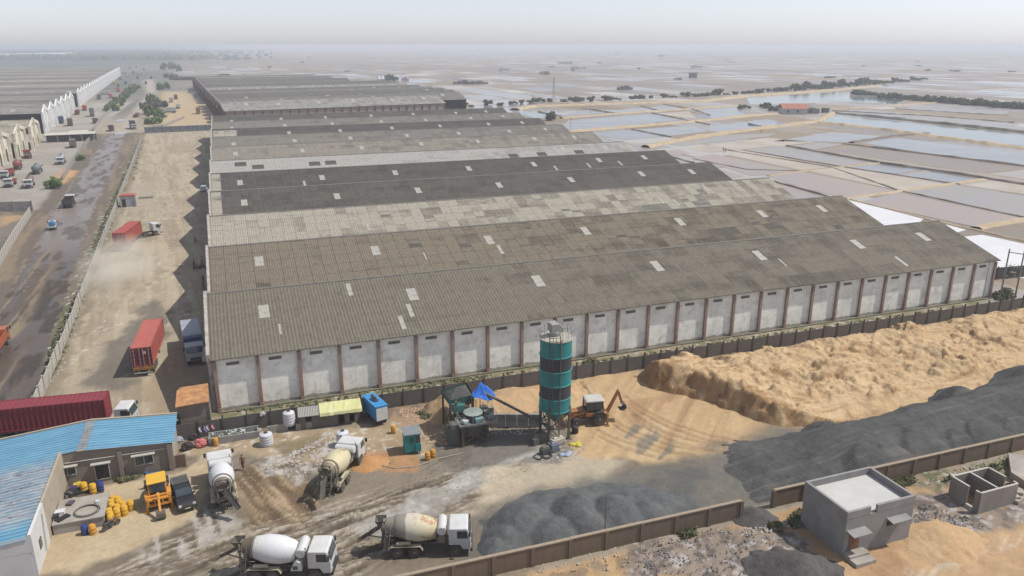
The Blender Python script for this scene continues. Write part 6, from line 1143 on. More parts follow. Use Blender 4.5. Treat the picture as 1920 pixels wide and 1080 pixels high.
T = thing('site_office', 'long grey plastered site office with a worn blue sheet roof', 'building', (0, 0, 0)); zr, zl = 3.95, lambda x: 3.95-.085*(-16.9-x) if x < -16.9 else 3.95-.08*(x+16.9)
mb = MB()
def rib_roof(x0, x1, y0, y1):
    n = int((y1-y0)/.55); s = (y1-y0)/n; ys = []
    for k in range(n): y = y0+k*s; ys += [(y, 0), (y+s*.35, 0), (y+s*.42, .10), (y+s*.62, .10), (y+s*.72, 0)]
    ys.append((y1, 0)); q = [(x, y, zl(x)+d) for x in (x0, x1) for y, d in ys]; k = len(ys); mb.add(q, [(i, k+i, k+i+1, i+1) for i in range(k-1)])
rib_roof(-33, -16.95, 80.05, 86.7); rib_roof(-33, -18.95, 65.3, 80.05); rib_roof(-16.85, -8.3, 79.85, 86.7); mb.build('roof', broof, T)
mb = MB(); mb.slab([(-17.35, 79.8, 3.96), (-16.45, 79.8, 3.96), (-16.45, 86.7, 3.99), (-17.35, 86.7, 3.99)], .05); mb.build('ridge_strip', mat('rusty_ridge_strip', L3(150, 122, 104), .9, .25, 1.5, L3(190, 184, 176), .5), T)
mb = MB(); mb.add([(x, y, z) for y in (80.1, 80.35) for x, z in ((-18.9, 0), (-8.6, 0), (-8.6, 3.2), (-16.9, 3.85), (-18.9, 3.7))], [(0, 1, 2, 3, 4), (9, 8, 7, 6, 5)]+[(i, i+5, (i+1) % 5+5, (i+1) % 5) for i in range(5)]); mb.build('front_wall', offw, T)
mb = MB(); mb.box(-8.85, -8.6, 80.36, 86.6, 0, 3.2); mb.box(-33, -8.86, 86.4, 86.6, 0, 2.5); mb.build('back_wall', tanw2, T); mb = MB(); mb.box(-18.94, -18.7, 70.5, 80.09, 0, 4.05); mb.build('side_wall', tanw2, T); mb = MB(); mb.box(-18.94, -18.68, 65.45, 70.49, 0, 4.05); mb.build('side_wall', whw, T, label='white painted end of the side wall'); mb = MB(); mb.box(-33, -18.95, 65.4, 65.6, 0, 3.0); mb.add([(-33, 65.39, 2.4), (-18.68, 65.39, 2.4), (-18.68, 65.39, 4.0), (-33, 65.39, 2.75)], [(0, 1, 2, 3)]); mb.build('end_wall', whw, T)
mb = MB(); mb.box(-33, -8.3, 86.7, 86.85, 2.4, 2.55); mb.bar((-33, 86.75, zl(-33)+.12), (-16.9, 86.75, zl(-16.9)+.12), .25, .12); mb.bar((-16.9, 86.75, 4.07), (-8.3, 86.75, zl(-8.3)+.12), .25, .12); mb.build('back_coping', tanw2, T)
def opening(name, x0, x1, z0, z1, y, frame, fill, sill=True, canopy=False):
    mb = MB(); w = .07
    for a0, a1, b0, b1 in ((x0-w, x0, z0-w, z1+w), (x1, x1+w, z0-w, z1+w), (x0, x1, z1, z1+w), (x0, x1, z0-w, z0)): mb.box(a0, a1, y-.06, y+.02, b0, b1)
    if name == 'window': mb.box((x0+x1)/2-.035, (x0+x1)/2+.035, y-.05, y+.02, z0, z1)
    o = mb.build(name, frame, T); mb = MB(); mb.box(x0, x1, y-.02, y-.008, z0, z1); mb.build('pane' if name == 'window' else 'door_leaf', fill, o)
    if canopy: mb = MB(); mb.box(x0-.3, x1+.3, y-.5, y-.01, z1+.16, z1+.26); mb.build('canopy', frame, o)
whf = mat('pale_frame', L3(206, 200, 188), .8, .1)
for nm, p0, p1 in (('window', (112, 893), (140, 874)), ('window', (255, 872), (285, 851)), ('door', (182, 899), (202, 868))): a_, b_ = onY(p0[0], p0[1], 80.1), onY(p1[0], p1[1], 80.1); opening(nm, a_[0], b_[0], max(.08, a_[2]), b_[2], 80.1, whf, glassm if nm == 'window' else mat('dark_door', (.02, .02, .022), .7, .1), canopy=True)
mb = MB(); mb.tube([(-18.6, 80.02, 2.75), (-8.7, 80.02, 2.6)], .05); mb.build('wall_pipe', whf, T)
for x in (-13.6, -8.9): mb = MB(); mb.box(x-.2, x+.2, 79.85, 80.09, 0, 3.1); mb.build('buttress', offw, T)
mb = MB(); mb.box(-8.55, -7.5, 80.2, 80.28, 0, 1.5); mb.build('side_gate', mat('brown_gate', L3(128, 104, 82), .9, .15), T); mb = MB(); mb.box(-18.66, -18.6, 67.2, 67.9, 1.4, 2.3); mb.build('window', glassm, T); mb = MB(); mb.tube([(-18.58, 69.4, 3.6), (-18.55, 68.6, .3)], .06); mb.build('drain_pipe', whf, T)
# concrete platform with a coil and scrap
pq = gp([(84, 948), (197, 926), (192, 968), (84, 990)], 1.0); x0, x1, y0, y1 = pq[3][0]-.2, pq[2][0]+.1, pq[2][1]-.1, pq[1][1]; x0 = -18.55; mb = MB(); mb.box(x0, x1, y0, y1, 0, .98); mb.box(x0-.02, x1+.08, y0-.08, y1+.08, .985, 1.1); conc = mat('grey_concrete', L3(184, 176, 164), .92, .12, .8, L3(150, 140, 126), .4); tag(mb.build('concrete_platform', conc), 'low concrete platform with a coiled hose, beside the white painted wall', 'platform')
q = G(163, 958, 1.15); mb = MB(); mb.tube([(q[0]+1.1*math.cos(w), q[1]+1.0*math.sin(w), 1.16+.03*math.sin(3*w)) for w in np.linspace(0, 6.28, 30)], .05); mb.tube([(q[0]+1.0*math.cos(w), q[1]+.95*math.sin(w), 1.24) for w in np.linspace(0, 6.28, 30)], .05); tag(mb.build('hose_coil', mat('grey_hose', L3(112, 106, 98), .8, .1)), 'coiled grey hose lying on the concrete platform', 'hose')
for k, (x, y, c_, s_) in enumerate(((113, 963, (236, 236, 236), (.8, .6, .3)), (100, 972, (60, 58, 58), (.9, .5, .25)), (118, 972, (40, 40, 42), (1.2, .6, .12)), (132, 945, (90, 88, 90), (.7, .5, .2)), (183, 942, (230, 230, 228), (.35, .3, .2)))):
    q = G(x, y, 1.1); mb = MB(); mb.cb((0, 0, s_[2]/2), s_, .4*k); mb.cb((s_[0]*.3, s_[1]*.4, s_[2]*.8), (s_[0]*.5, s_[1]*.3, s_[2]*.6), 1.1*k); mb.cb((-s_[0]*.35, -s_[1]*.2, s_[2]*.6), (s_[0]*.3, s_[1]*.7, s_[2]*.5), .7*k+1); o = mb.build('scrap_part', paint(c_, .6)); o.location = (q[0], q[1], 1.1); tag(o, ('white engine part among scrap on the concrete platform', 'dark flat scrap piece at the left edge of the platform', 'black tray under the white engine part', 'grey scrap piece behind the white engine part', 'small white canister at the right of the platform')[k], 'scrap')
for k, (x, y, c_, s_, lb) in enumerate(((146, 925, (48, 52, 58), (2.2, 1.2, .35), 'dark crumpled mat behind the concrete platform'), (170, 925, (116, 98, 84), (2.4, .9, .12), 'brown timber sheet behind the concrete platform'), (285, 888, (50, 120, 170), (1.1, 1.0, .3), 'blue basin lying behind the yellow backhoe'), (148, 912, (240, 206, 60), (.9, .6, .35), 'torn yellow drum half by the tyre pile'), (138, 918, (96, 66, 128), (.7, .5, .3), 'purple crate by the tyre pile'))):
    q = G(x, y); mb = MB()
    if 'basin' in lb: mb.lathe((0, 0, 0), (0, 0, 1), [(0, .45), (.3, .6), (.3, .54), (.06, .4), (.06, .02)], 20)
    else: mb.cb((0, 0, s_[2]/2), s_, .15); mb.cb((.1, .1, s_[2]*1.05), (s_[0]*.6, s_[1]*.6, s_[2]*.4), .5); mb.cb((-s_[0]*.3, -.1, s_[2]*.9), (s_[0]*.3, s_[1]*.8, s_[2]*.6), -.3)
    o = mb.build(lb.split(' behind')[0].split(' lying')[0].split(' by')[0].split(' half')[0].split()[-1], paint(c_, .6)); o.location = (q[0], q[1], 0); tag(o, lb, o.name.split('.')[0])

# ---- shed row, basin, brown shed
T = thing('shed', 'row of low grey block sheds roofed with grey sheets and a pale yellow sheet', 'shed', (0, 0, 0)); a_, b_ = G(563, 806), G(676, 791); hx = ang(a_, b_); Ls = math.hypot(b_[0]-a_[0], b_[1]-a_[1]); S_ = thing; T.location = (a_[0], a_[1], 0); T.rotation_euler = (0, 0, hx); dp = 1.6
mb = MB(); segs = [(0, .7), (1.45, 3.6), (3.6, 4.5), (5.3, 5.9), (6.5, Ls)]
for u0, u1 in segs: mb.box(u0*Ls/7.2, min(u1*Ls/7.2, Ls), 0, .12, 0, 1.75)
mb.box(0, .12, .121, dp, 0, 1.75); mb.box(Ls-.12, Ls, .121, dp, 0, 1.75); mb.box(.12, Ls-.12, dp-.1, dp, 0, 1.9)
for u in (1.45, 3.6, 4.6, 5.9): mb.box(u*Ls/7.2-.05, u*Ls/7.2+.05, .121, dp-.101, 0, 1.7)
mb.build('block_walls', mat('shed_block', L3(136, 130, 118), .95, .12, 1, L3(112, 106, 94), .4), T); mb = MB(); n = 14
for k in range(n): u0, u1 = -.15+2.6*k/n, -.15+2.6*(k+1)/n; um = (u0+u1)/2; mb.add([(u0, -.45, 1.78), (um, -.45, 1.86), (u1, -.45, 1.78), (u0, dp, 2.1), (um, dp, 2.18), (u1, dp, 2.1)], [(0, 1, 4, 3), (1, 2, 5, 4)])
mb.build('roof', mat('corrugated_grey_sheet', L3(178, 174, 164), .8, .12, 2), T); mb = MB(); xs = np.linspace(2.35, Ls+.25, 14); rs = random.Random(3); row_ = lambda y, z: [(x, y+rs.uniform(-.05, .05), z+rs.uniform(-.04, .04)) for x in xs]; v = row_(-.55, 1.62)+row_(-.45, 1.95)+row_(dp*.5, 2.1)+row_(dp+.2, 2.28); k = 14; mb.add(v, [(r*k+i, r*k+i+1, (r+1)*k+i+1, (r+1)*k+i) for r in range(3) for i in range(k-1)]); mb.build('yellow_sheet', mat('pale_yellow_sheet', L3(232, 230, 166), .6, .06, .8, L3(206, 210, 80), .2), T)
a_, b_ = G(392, 836), G(487, 821); hx = ang(a_, b_); Lb = math.hypot(b_[0]-a_[0], b_[1]-a_[1]); T = thing('washing_basin', 'long low concrete washing basin along the foot of the precast wall', 'basin', (a_[0], a_[1], 0), hx); mb = MB(); mb.box(0, Lb, 0, .15, 0, .85); mb.box(0, Lb, 1.25, 1.4, 0, .95); mb.box(0, Lb, .151, 1.249, 0, .35); 
for u in (0.02, .45, .72, .98): mb.box(Lb*u-.08, Lb*u+.08, .151, 1.249, .351, .8)
mb.build('trough', mat('basin_concrete', L3(150, 150, 144), .95, .1, 1, L3(190, 188, 180), .4), T); mb = MB(); mb.box(Lb+.9, Lb+3.2, .6, .75, 0, .95); mb.box(Lb+4.1, Lb+7.0, .4, 1.9, 0, .8); mb.build('block_step', conc, T)
for k in range(26): mb = MB() if k == 0 else mb; u = rs.uniform(.05, .7)*Lb; mb.cb((u, rs.uniform(.2, 1.1), .95+.0*k), (rs.uniform(.15, .4), rs.uniform(.1, .3), .2), rs.uniform(0, 3))
mb.build('stored_blocks', mat('pale_blocks', L3(206, 212, 200), .9, .1), T)
T = thing('shed', 'small brown shed with a rusty orange sheet roof at the corner of the nearest warehouse', 'shed', (0, 0, 0)); f0, f1 = onY(339, 795, 87.6), onY(394, 786, 87.6); x0, x1 = f0[0], f1[0]; zt = onY(337, 760, 87.6)[2]; mb = MB(); mb.box(x0, x1, 87.6, 92.0, 0, zt-.1); mb.build('walls', mat('drab_sheet_wall', L3(158, 142, 126), .9, .1, .8, L3(130, 116, 100), .4), T); rz_ = zt+.55
mb = MB(); mb.slab([(x0-.3, 87.3, zt-.02), (x1+.1, 87.3, zt+.1), (x1+.1, 90.6, rz_), (x0-.2, 90.6, rz_)], .06); mb.slab([(x0-.2, 90.6, rz_), (x1+.1, 90.6, rz_), (x1, 92.2, rz_-.25), (x0+.1, 92.2, rz_-.3)], .06); mb.build('roof', mat('rusty_orange_sheet', L3(186, 130, 82), .9, .2, 1.2, L3(222, 166, 100), .6, dsc=1.2), T)
mb = MB(); mb.box(x1+.02, x1+.1, 87.5, 87.6, 0, zt); mb.build('post', dst, T); mb = MB(); mb.box(x0-2.2, x0-.05, 87.7, 89.6, .0, 1.9); mb.build('dark_lean_to', mat('black_shade_net', (.035, .034, .036), .9, .2), T)
# washing line, clothes and bundles
T = thing('washing_line', 'washing line of white and dark clothes strung in front of the precast wall', 'washing line', (0, 0, 0)); A_ = Vector((*G(375, 826), 1.7)); B_ = Vector((*G(406, 821), 1.9)); mb = MB(); mb.tube([A_, B_], .02); mb.tube([(A_.x, A_.y, 0), A_], .04); mb.tube([(B_.x, B_.y, 0), B_], .04); mb.build('line', dst, T); rs = random.Random(11)
for k in range(6):
    f_ = .1+.15*k; p_ = A_.lerp(B_, f_); c_ = ((226, 222, 220), (60, 54, 66), (150, 150, 190), (214, 210, 206), (80, 60, 72), (226, 150, 150))[k]; mb = MB(); dx = (B_-A_).normalized()*.14; z0 = rs.uniform(.6, .9); mb.add([p_-dx, p_+dx, p_+dx*1.2+Vector((0, -.1, -z0)), p_-dx*1.1+Vector((0, .06, -z0)), p_-dx*1.05+Vector((0, -.08, -z0*.5)), p_+dx*1.1+Vector((0, .05, -z0*.5))], [(0, 4, 5, 1), (4, 3, 2, 5)]); mb.build('garment', paint(c_, .9), T)
for k, (x, y, c_, r_, lb) in enumerate(((378, 836, (224, 130, 126), .62, 'pink cloth bundle heaped under the washing line'), (352, 842, (70, 58, 60), .6, 'dark cloth covered bundle left of the pink bundle'), (364, 822, (70, 62, 66), .5, 'dark washing heaped behind the pink bundle'), (335, 828, (176, 186, 204), .45, 'pale blue grey washing bundle by the office corner'), (347, 818, (196, 196, 196), .4, 'whitish washing bundle against the precast wall'), (492, 772, (206, 190, 196), .3, 'pale cloth hung over the precast wall'))):
    q = G(x, y) if k < 5 else None; mb = MB(); mb.ball((0, 0, r_*.55), r_, 10, (1.1, .8, .9)); mb.ball((r_*.6, .1, r_*.35), r_*.6, 8, (1, 1, .8)); mb.ball((-r_*.5, -.2, r_*.4), r_*.55, 8); mb.v = [(a+rs.uniform(-.07, .07), b_+rs.uniform(-.07, .07), max(0, c+rs.uniform(-.07, .07))) for a, b_, c in mb.v]; o = mb.build('cloth_bundle', paint(c_, .95)); o.location = (q[0], q[1], 0) if q else (*onY(492, 776, 86.3)[:2], 1.75); tag(o, lb, 'cloth')

# ---- grey flat roofed house, unfinished hut, slab
rend = mat('grey_cement_render', L3(166, 163, 158), .92, .08, .6, L3(140, 138, 134), .5, dsc=.5); rooff = mat('pale_roof_screed', L3(216, 214, 208), .9, .05, .4, L3(196, 192, 186), .3)
hx0, hx1, hy0, hy1, hz_ = 47.2, 54.85, 43.85, 49.2, 4.45; T = thing('house', 'grey cement flat roofed house with a parapet, door and small window', 'house', (0, 0, 0)); w_ = .22; mb = MB(); mb.box(hx0, hx1, hy0, hy1, -.2, 3.72); mb.build('walls', rend, T); mb = MB(); mb.box(hx0+w_, hx1-w_, hy0+w_, hy1-w_, 3.725, 3.8); mb.build('roof_floor', rooff, T)
na, nb_ = onY(1632, 962, hy0)[0], onY(1642, 960, hy0)[0]; mb = MB(); mb.box(hx0-.02, na, hy0-.02, hy0+w_, 3.724, hz_); mb.box(nb_+.15, hx1+.02, hy0-.02, hy0+w_, 3.724, hz_); mb.box(hx0-.02, hx1+.02, hy1-w_, hy1+.02, 3.724, hz_); mb.box(hx0-.02, hx0+w_, hy0+w_+.002, hy1-w_-.002, 3.724, hz_); mb.box(hx1-w_, hx1+.02, hy0+w_+.002, hy1-w_-.002, 3.724, hz_); mb.build('parapet', rend, T)
d0, d1 = onY(1588, 1035, hy0)[0], onY(1606, 1030, hy0)[0]; mb = MB(); mb.box(d0, d1+.1, hy0-.03, hy0-.004, .45, 2.35); mb.build('door', mat('brown_timber_door', L3(136, 92, 64), .8, .2, 2), T)
c0, c1 = onY(1588, 1000, hy0)[0], onY(1624, 993, hy0)[0]; mb = MB(); mb.slab([(c0-.1, hy0-.95, 2.5), (c1-.2, hy0-.95, 2.5), (c1-.2, hy0-.004, 2.6), (c0-.1, hy0-.004, 2.6)], .1); mb.build('canopy', rend, T); w0, w1 = onY(1664, 988, hy0)[0], onY(1687, 983, hy0)[0]; zc = onY(1675, 968, hy0)[2]; mb = MB(); mb.slab([(w0-.3, hy0-.8, 2.75), (w1+.5, hy0-.8, 2.75), (w1+.5, hy0-.004, 2.85), (w0-.3, hy0-.004, 2.85)], .1); mb.build('canopy', rend, T); mb = MB(); mb.box(w0-.15, w1+.15, hy0-.02, hy0-.005, 1.95, 2.5); mb.build('window', mat('dark_opening', (.02, .02, .02), .9, .1), T)
mb = MB(); mb.box(d0-.5, d1+.6, hy0-.9, hy0-.04, -.1, .45); mb.box(d0-.5, d1+.6, hy0-1.7, hy0-.901, -.1, .28); mb.build('steps', conc, T)
T = thing('unfinished_hut', 'roofless unfinished grey block hut with three inner walls, right of the house', 'hut', (0, 0, 0)); ux0, ux1, uy0, uy1, uz = 64.3, 69.2, 44.6, 47.8, 2.15; hutm = mat('hut_render', L3(158, 150, 140), .95, .1, .8, L3(132, 122, 112), .4); hutc = mat('hut_wall_top', L3(206, 200, 186), .95, .08)
for i_, (a0, a1, b0, b1, z1) in enumerate(((ux0, ux1, uy0-.09, uy0+.09, uz), (ux0, ux1, uy1-.09, uy1+.09, uz), (ux0-.09, ux0+.09, uy0+1.25, uy1-.091, uz), (ux0-.09, ux0+.09, uy0+.091, uy0+.5, uz), ((ux0+ux1)/2-.2, (ux0+ux1)/2-.02, uy0+.091, uy1-.091, uz), (ux1-.09, ux1+.09, uy0+1.3, uy1-.091, uz), (ux1-.09, ux1+.09, uy0+.091, uy0+.45, uz))):
    mb = MB(); mb.box(a0, a1, b0, b1, -.2, z1); o = mb.build('wall', hutm, T); mb = MB(); mb.box(a0-.01, a1+.01, b0-.01, b1+.01, z1+.003, z1+.05); mb.build('wall_top', hutc, o)
mb = MB(); mb.box(ux0-.12, ux0+.12, uy0+.51, uy0+1.24, -.1, .3); mb.build('threshold', hutc, T)
q0, q1, q2 = G(1896, 885, .7), G(1925, 876, .7), G(1925, 905, .7); mb = MB(); mb.slab([(q0[0], q0[1], .7), (q2[0], q2[1]-.6, .7), (q1[0]+4, q1[1], .7), (q0[0]+3.4, q0[1]+3, .7)], .75); tag(mb.build('concrete_slab', conc), 'raised concrete slab at the right border beyond the unfinished hut', 'slab')
mb = MB(); q = G(1905, 935); mb.cb((0, 0, .2), (2.2, 1.2, .35), .3); mb.cb((.6, .3, .5), (1.0, .7, .3), .8); mb.cb((-.5, -.2, .45), (.8, .6, .25), -.3); o = mb.build('stone_blocks', conc); o.location = (q[0], q[1], 0); tag(o, 'broken pale stone blocks beside the unfinished hut at the right border', 'blocks'); q = G(1892, 925); mb = MB(); mb.lathe((0, 0, 0), (0, 0, 1), [(0, .38), (.05, .45), (.9, .5), (.95, .42), (.8, .4)], 18); o = mb.build('water_drum', blk); o.location = (q[0], q[1], 0); tag(o, 'black plastic drum at the right wall of the unfinished hut', 'drum')
# ---- poles
def pole(label, pos, h, r=.1, arms=(), name='utility_pole', m=None):
    T = thing(name, label, 'pole', (pos[0], pos[1], 0)); mb = MB(); mb.cyl((0, 0, -.3), (0, 0, h), r, r*.7, 8); mb.build('shaft', m or steel, T)
    for z_, w_, a_ in arms: mb = MB(); mb.bar((-w_*math.cos(a_), -w_*math.sin(a_), z_), (w_*math.cos(a_), w_*math.sin(a_), z_), .1); mb.build('crossarm', m or steel, T)
    return T
cpole = mat('concrete_pole', L3(160, 154, 144), .9, .1); T = thing('power_pole_frame', 'twin concrete power poles with a transformer, right of the nearest warehouse', 'power poles', (*G(1876, 553), 0)); q = G(1903, 558); dx, dy = q[0]-T.location.x, q[1]-T.location.y
for x, y in ((0, 0), (dx, dy)): mb = MB(); mb.cyl((x, y, -.3), (x, y, 8.6), .16, .11, 8); mb.build('shaft', cpole, T)
mb = MB(); 
for z_, w_ in ((8.0, .14), (3.6, .16), (5.6, .08)): mb = MB(); mb.bar((0, 0, z_), (dx, dy, z_), w_); mb.build('crossarm', steel, T)
mb = MB(); mb.cb((dx*.5, dy*.5, 4.1), (1.0, .7, .85)); mb.build('transformer', dst, T, bev=.04)
for f_ in (.25, .5, .75): mb = MB(); mb.cyl((dx*f_, dy*f_, 5.3), (dx*f_, dy*f_, 5.6), .07); mb.cyl((dx*f_+.1, dy*f_, 5.75), (dx*f_+.1, dy*f_, 6.0), .06); mb.build('insulator', wht, T)
pole('thin dark pole rising from the tan block wall by the low gravel heaps', (G(1117, 1000)[0], 52.65), 4.9, .05, m=dst); pole('short slanting street lamp pole at the right corner of the nearest warehouse', (122.9, 92.2), 7.8, .07, ((7.7, .6, 0),), 'street_lamp')
# ---- clutter under the silo
for k, (x, y, c_, s_, lb, nm) in enumerate(((1038, 845, (120, 128, 140), (.95, .8, .8), 'grey blue compressor box at the foot of the silo', 'compressor'), (1082, 833, (220, 200, 60), (1.2, .9, .12), 'bright yellow sheet crumpled beside the silo foot', 'plastic_sheet'), (1060, 853, (170, 184, 206), (1.2, .8, .1), 'pale blue sacks flat on the ground before the silo', 'sack'), (1078, 812, (48, 46, 46), (.5, .5, .9), 'dark drum shaped motor beside the right silo leg', 'motor'), (1022, 850, (90, 88, 84), (1.1, .7, .6), 'dusty pump under the left silo legs', 'pump'), (1005, 832, (112, 106, 98), (1.1, .8, .7), 'grey concrete footing block left of the silo', 'block'), (1045, 832, (206, 196, 176), (1.6, .9, .6), 'cement dusted blower pipe below the silo cone', 'blower'))):
    q = G(x, y); mb = MB()
    if nm in ('plastic_sheet', 'sack'):
        for j in range(5): mb.ball((rs.uniform(-.5, .5)*s_[0], rs.uniform(-.5, .5)*s_[1], .05), s_[2]*rs.uniform(.8, 1.4)+.15, 7, (1.5, 1.2, .7))
    elif nm == 'motor': mb.lathe((0, 0, 0), (0, 0, 1), [(0, .35), (.1, .4), (.8, .4), (.9, .3)], 14)
    else: mb.cb((0, 0, s_[2]/2+.1), s_, .2); mb.cyl((-s_[0]*.3, 0, s_[2]+.1), (s_[0]*.4, .1, s_[2]+.1), .2); mb.cb((s_[0]*.5, -.1, .2), (.3, .5, .4), .2)
    o = mb.build(nm, paint(c_, .6)); o.location = (q[0], q[1], 0); tag(o, lb, nm.replace('_', ' '))
for k, (x, y) in enumerate(((1010, 858), (1025, 856))): q = G(x, y); mb = MB(); mb.tube([(.55*math.cos(w), .5*math.sin(w), .09) for w in np.linspace(0, 6.28, 22)], .085); o = mb.build('hose_ring', blk); o.location = (q[0], q[1], 0); tag(o, ('black hose ring lying before the silo, the left of two', 'black hose ring lying before the silo, the right of two')[k], 'hose')
pts = [G(x, y) for x, y in ((790, 905), (740, 910), (700, 892), (680, 872))]
mb = MB(); mb.tube([(q[0], q[1], .1) for q in [G(x, y) for x, y in ((683, 864), (705, 872), (740, 879), (780, 876), (820, 862), (870, 850))]], .04); tag(mb.build('ground_hose', mat('pale_hose', L3(196, 180, 160), .8, .1)), 'long thin pale hose snaking over the ground before the teal cabin', 'hose')
T = thing('gatehouse', 'small white gatehouse with a red roof and dark doorway by the white wall', 'hut', (*G(241, 388), 0)); T.location.y += 1.4; mb = MB(); mb.box(-1.9, 1.9, -1.4, 1.4, 0, 3.0); mb.build('walls', whitewash, T); mb = MB(); mb.box(-2.1, 2.1, -1.6, 1.6, 3.0, 3.2); mb.box(-1.4, 1.5, -1.3, 1.3, 3.201, 3.35); mb.build('roof', mat('red_roof_paint', L3(190, 104, 78), .9, .15), T); mb = MB(); mb.box(-1.5, -.5, -1.42, -1.402, 0, 2.2); mb.build('doorway', blk, T); mb = MB(); mb.box(1.95, 2.15, -1.7, -1.5, 0, 3.5); mb.build('post', whitewash, T)
mb = MB(); q = G(274, 372); mb.box(-1.9, 1.9, -.4, .4, 0, .5); mb.box(-1.9, 1.9, .1, .4, .5, .62); o = mb.build('stone_bench', conc); o.location = (q[0], q[1], 0); tag(o, 'low stone bench slab right of the white gatehouse', 'bench')
T = thing('lean_to_shelter', 'long flat pale roofed open shelter between the two rows of gables', 'shelter', (*G(85, 268), 0)); T.rotation_euler = (0, 0, R(4)); L_ = 21; mb = MB(); mb.slab([(0, 0, 3.4), (L_, 0, 3.4), (L_, 6, 3.9), (0, 6, 3.9)], .15); mb.build('roof', mat('pale_shelter_roof', L3(214, 208, 192), .9, .1, .3), T); mb = MB(); mb.box(0, L_, 5.8, 6, 0, 3.5); mb.build('back_wall', mat('shade_wall', L3(120, 116, 112), .9, .1), T)
for k in range(5): mb = MB(); mb.box(.2+k*5-.12, .2+k*5+.12, .1, .34, 0, 3.3); mb.build('post', whitewash, T)
T = thing('gate_office', 'small cream gate office with an open porch at the end of the pale shelter', 'building', (*G(150, 262), 0)); mb = MB(); mb.box(-4, 4, 0, 5, 0, 3.6); mb.build('walls', cream, T); mb = MB(); mb.box(-4.4, 4.4, -1, 5.4, 3.6, 3.9); mb.build('roof', mat('cream_roof', L3(222, 216, 196), .9, .1), T); mb = MB(); mb.box(-3, -1, -.02, .0, .2, 2.4); mb.box(1, 2.4, -.02, 0, .2, 2.4); mb.build('doorway', blk, T); mb = MB(); mb.box(4.5, 5.1, -1, .2, 0, 5); mb.build('gate_pillar', whitewash, T)
# ================================================================ TREES, FAR COUNTRY, PEOPLE
def leafm(name, a, b_):
    m, t, b = newmat(name); n = noise(t, mapping(t, 'World', (.35,)*3), 1, 4, .6); n2 = noise(t, mapping(t, 'World', (2.5,)*3), 1, 2)
    t.links.new(mixc(t, .4, ramp(t, n, [(.35, a), (.65, b_)]), ramp(t, n2, [(.3, a), (.7, tuple(x*1.5 for x in b_))])), b.inputs['Base Color']); b.inputs['Roughness'].default_value = .9; b.inputs['Specular IOR Level'].default_value = .2; return m
lf1 = leafm('dusty_leaves', (.05, .058, .032), (.105, .112, .066)); lf2 = leafm('fresh_leaves', (.06, .10, .03), (.12, .17, .06)); bark = mat('brown_bark', (.09, .07, .05), .95, .3, 2)
def crown(seed, n, k=(1, 1, .75), lumps=7, s=.13):
    rs = random.Random(seed); mb = MB(); L_ = [(Vector((rs.uniform(-.65, .65)*k[0], rs.uniform(-.65, .65)*k[1], rs.uniform(.12, .85)*k[2]+.08)), rs.uniform(.18, .42)) for _ in range(lumps)]
    for i in range(n):
        c, r = L_[rs.randrange(lumps)]; d = Vector((rs.gauss(0, 1), rs.gauss(0, 1), rs.gauss(0, 1))).normalized(); p = c+d*r*rs.uniform(.55, 1.08)
        if p.z < .08: p.z = .08+rs.random()*.1
        u = d.orthogonal().normalized(); u = (u+Vector((rs.uniform(-1, 1), rs.uniform(-1, 1), rs.uniform(-1, 1)))*.7).normalized(); v = d.cross(u).normalized(); q = s*rs.uniform(.6, 1.4)
        mb.add([p-u*q-v*q*.5, p+u*q-v*q*.4, p+u*q*.6+v*q*.7, p-u*q*.7+v*q*.6], [(0, 1, 2, 3)])
    return mb
TP = {}
def tree(kind, label, pos, h, w, rz=0, grp=None, name='tree'):
    if kind not in TP:
        T = thing(name, label, name, (pos[0], pos[1], 0), rz, grp)
        seed, n, kk, lf, th = {'round': (1, 620, (1, 1, .8), lf1, .28), 'broad': (2, 700, (1.25, 1.1, .6), lf1, .2), 'ragged': (3, 480, (1, .8, .9), lf1, .3), 'green': (4, 650, (1.2, 1, .65), lf2, .12)}[kind]
        c = crown(seed, n, kk, 13).build('crown', lf, T); mb = MB(); mb.tube([(0, 0, -.05), (.03, .02, .2), (-.02, 0, .45), (.05, .03, .7)], .05, 6); mb.tube([(0, 0, .3), (.2, .1, .6)], .03, 5); mb.tube([(0, 0, .35), (-.22, -.08, .62)], .03, 5); mb.build('trunk', bark, T); T.scale = (w, w, h); TP[kind] = T; return T
    o = copy_tree(TP[kind], (pos[0], pos[1], 0), rz, label, scale=(w, w, h)); o.name = name
    if grp: o['group'] = grp
    o['category'] = name; return o
rs = random.Random(21)
ROWA = [(872, 199, 5), (884, 200, 3), (915, 197, 7), (938, 198, 4), (962, 195, 5), (978, 194, 5), (994, 193, 4), (1009, 191, 7), (1030, 191, 5), (1058, 191, 4), (1082, 190, 8), (1108, 190, 7), (1137, 188, 7), (1147, 187, 5), (1162, 188, 3), (1185, 186, 5), (1201, 185, 7), (1221, 184, 4), (1245, 183, 6.5), (1262, 183, 4), (1285, 181, 7), (1305, 181, 5), (1318, 180, 6), (1330, 179, 5), (1345, 178, 10), (1362, 178, 4), (1378, 177, 5), (1395, 176, 5), (1410, 175, 6), (1425, 174, 7), (1441, 172, 6), (1458, 171, 8), (1474, 170, 6)]
for i, (x, y, h) in enumerate(ROWA): tree(('round', 'broad', 'ragged')[i % 3], 'dusty shrub on the tan embankment behind the ponds, %s from the left' % ORD[i], G(x, y), h*.55, h*.7*rs.uniform(.8, 1.3), rs.uniform(0, 6), 'shrubs along the tan embankment', 'shrub')
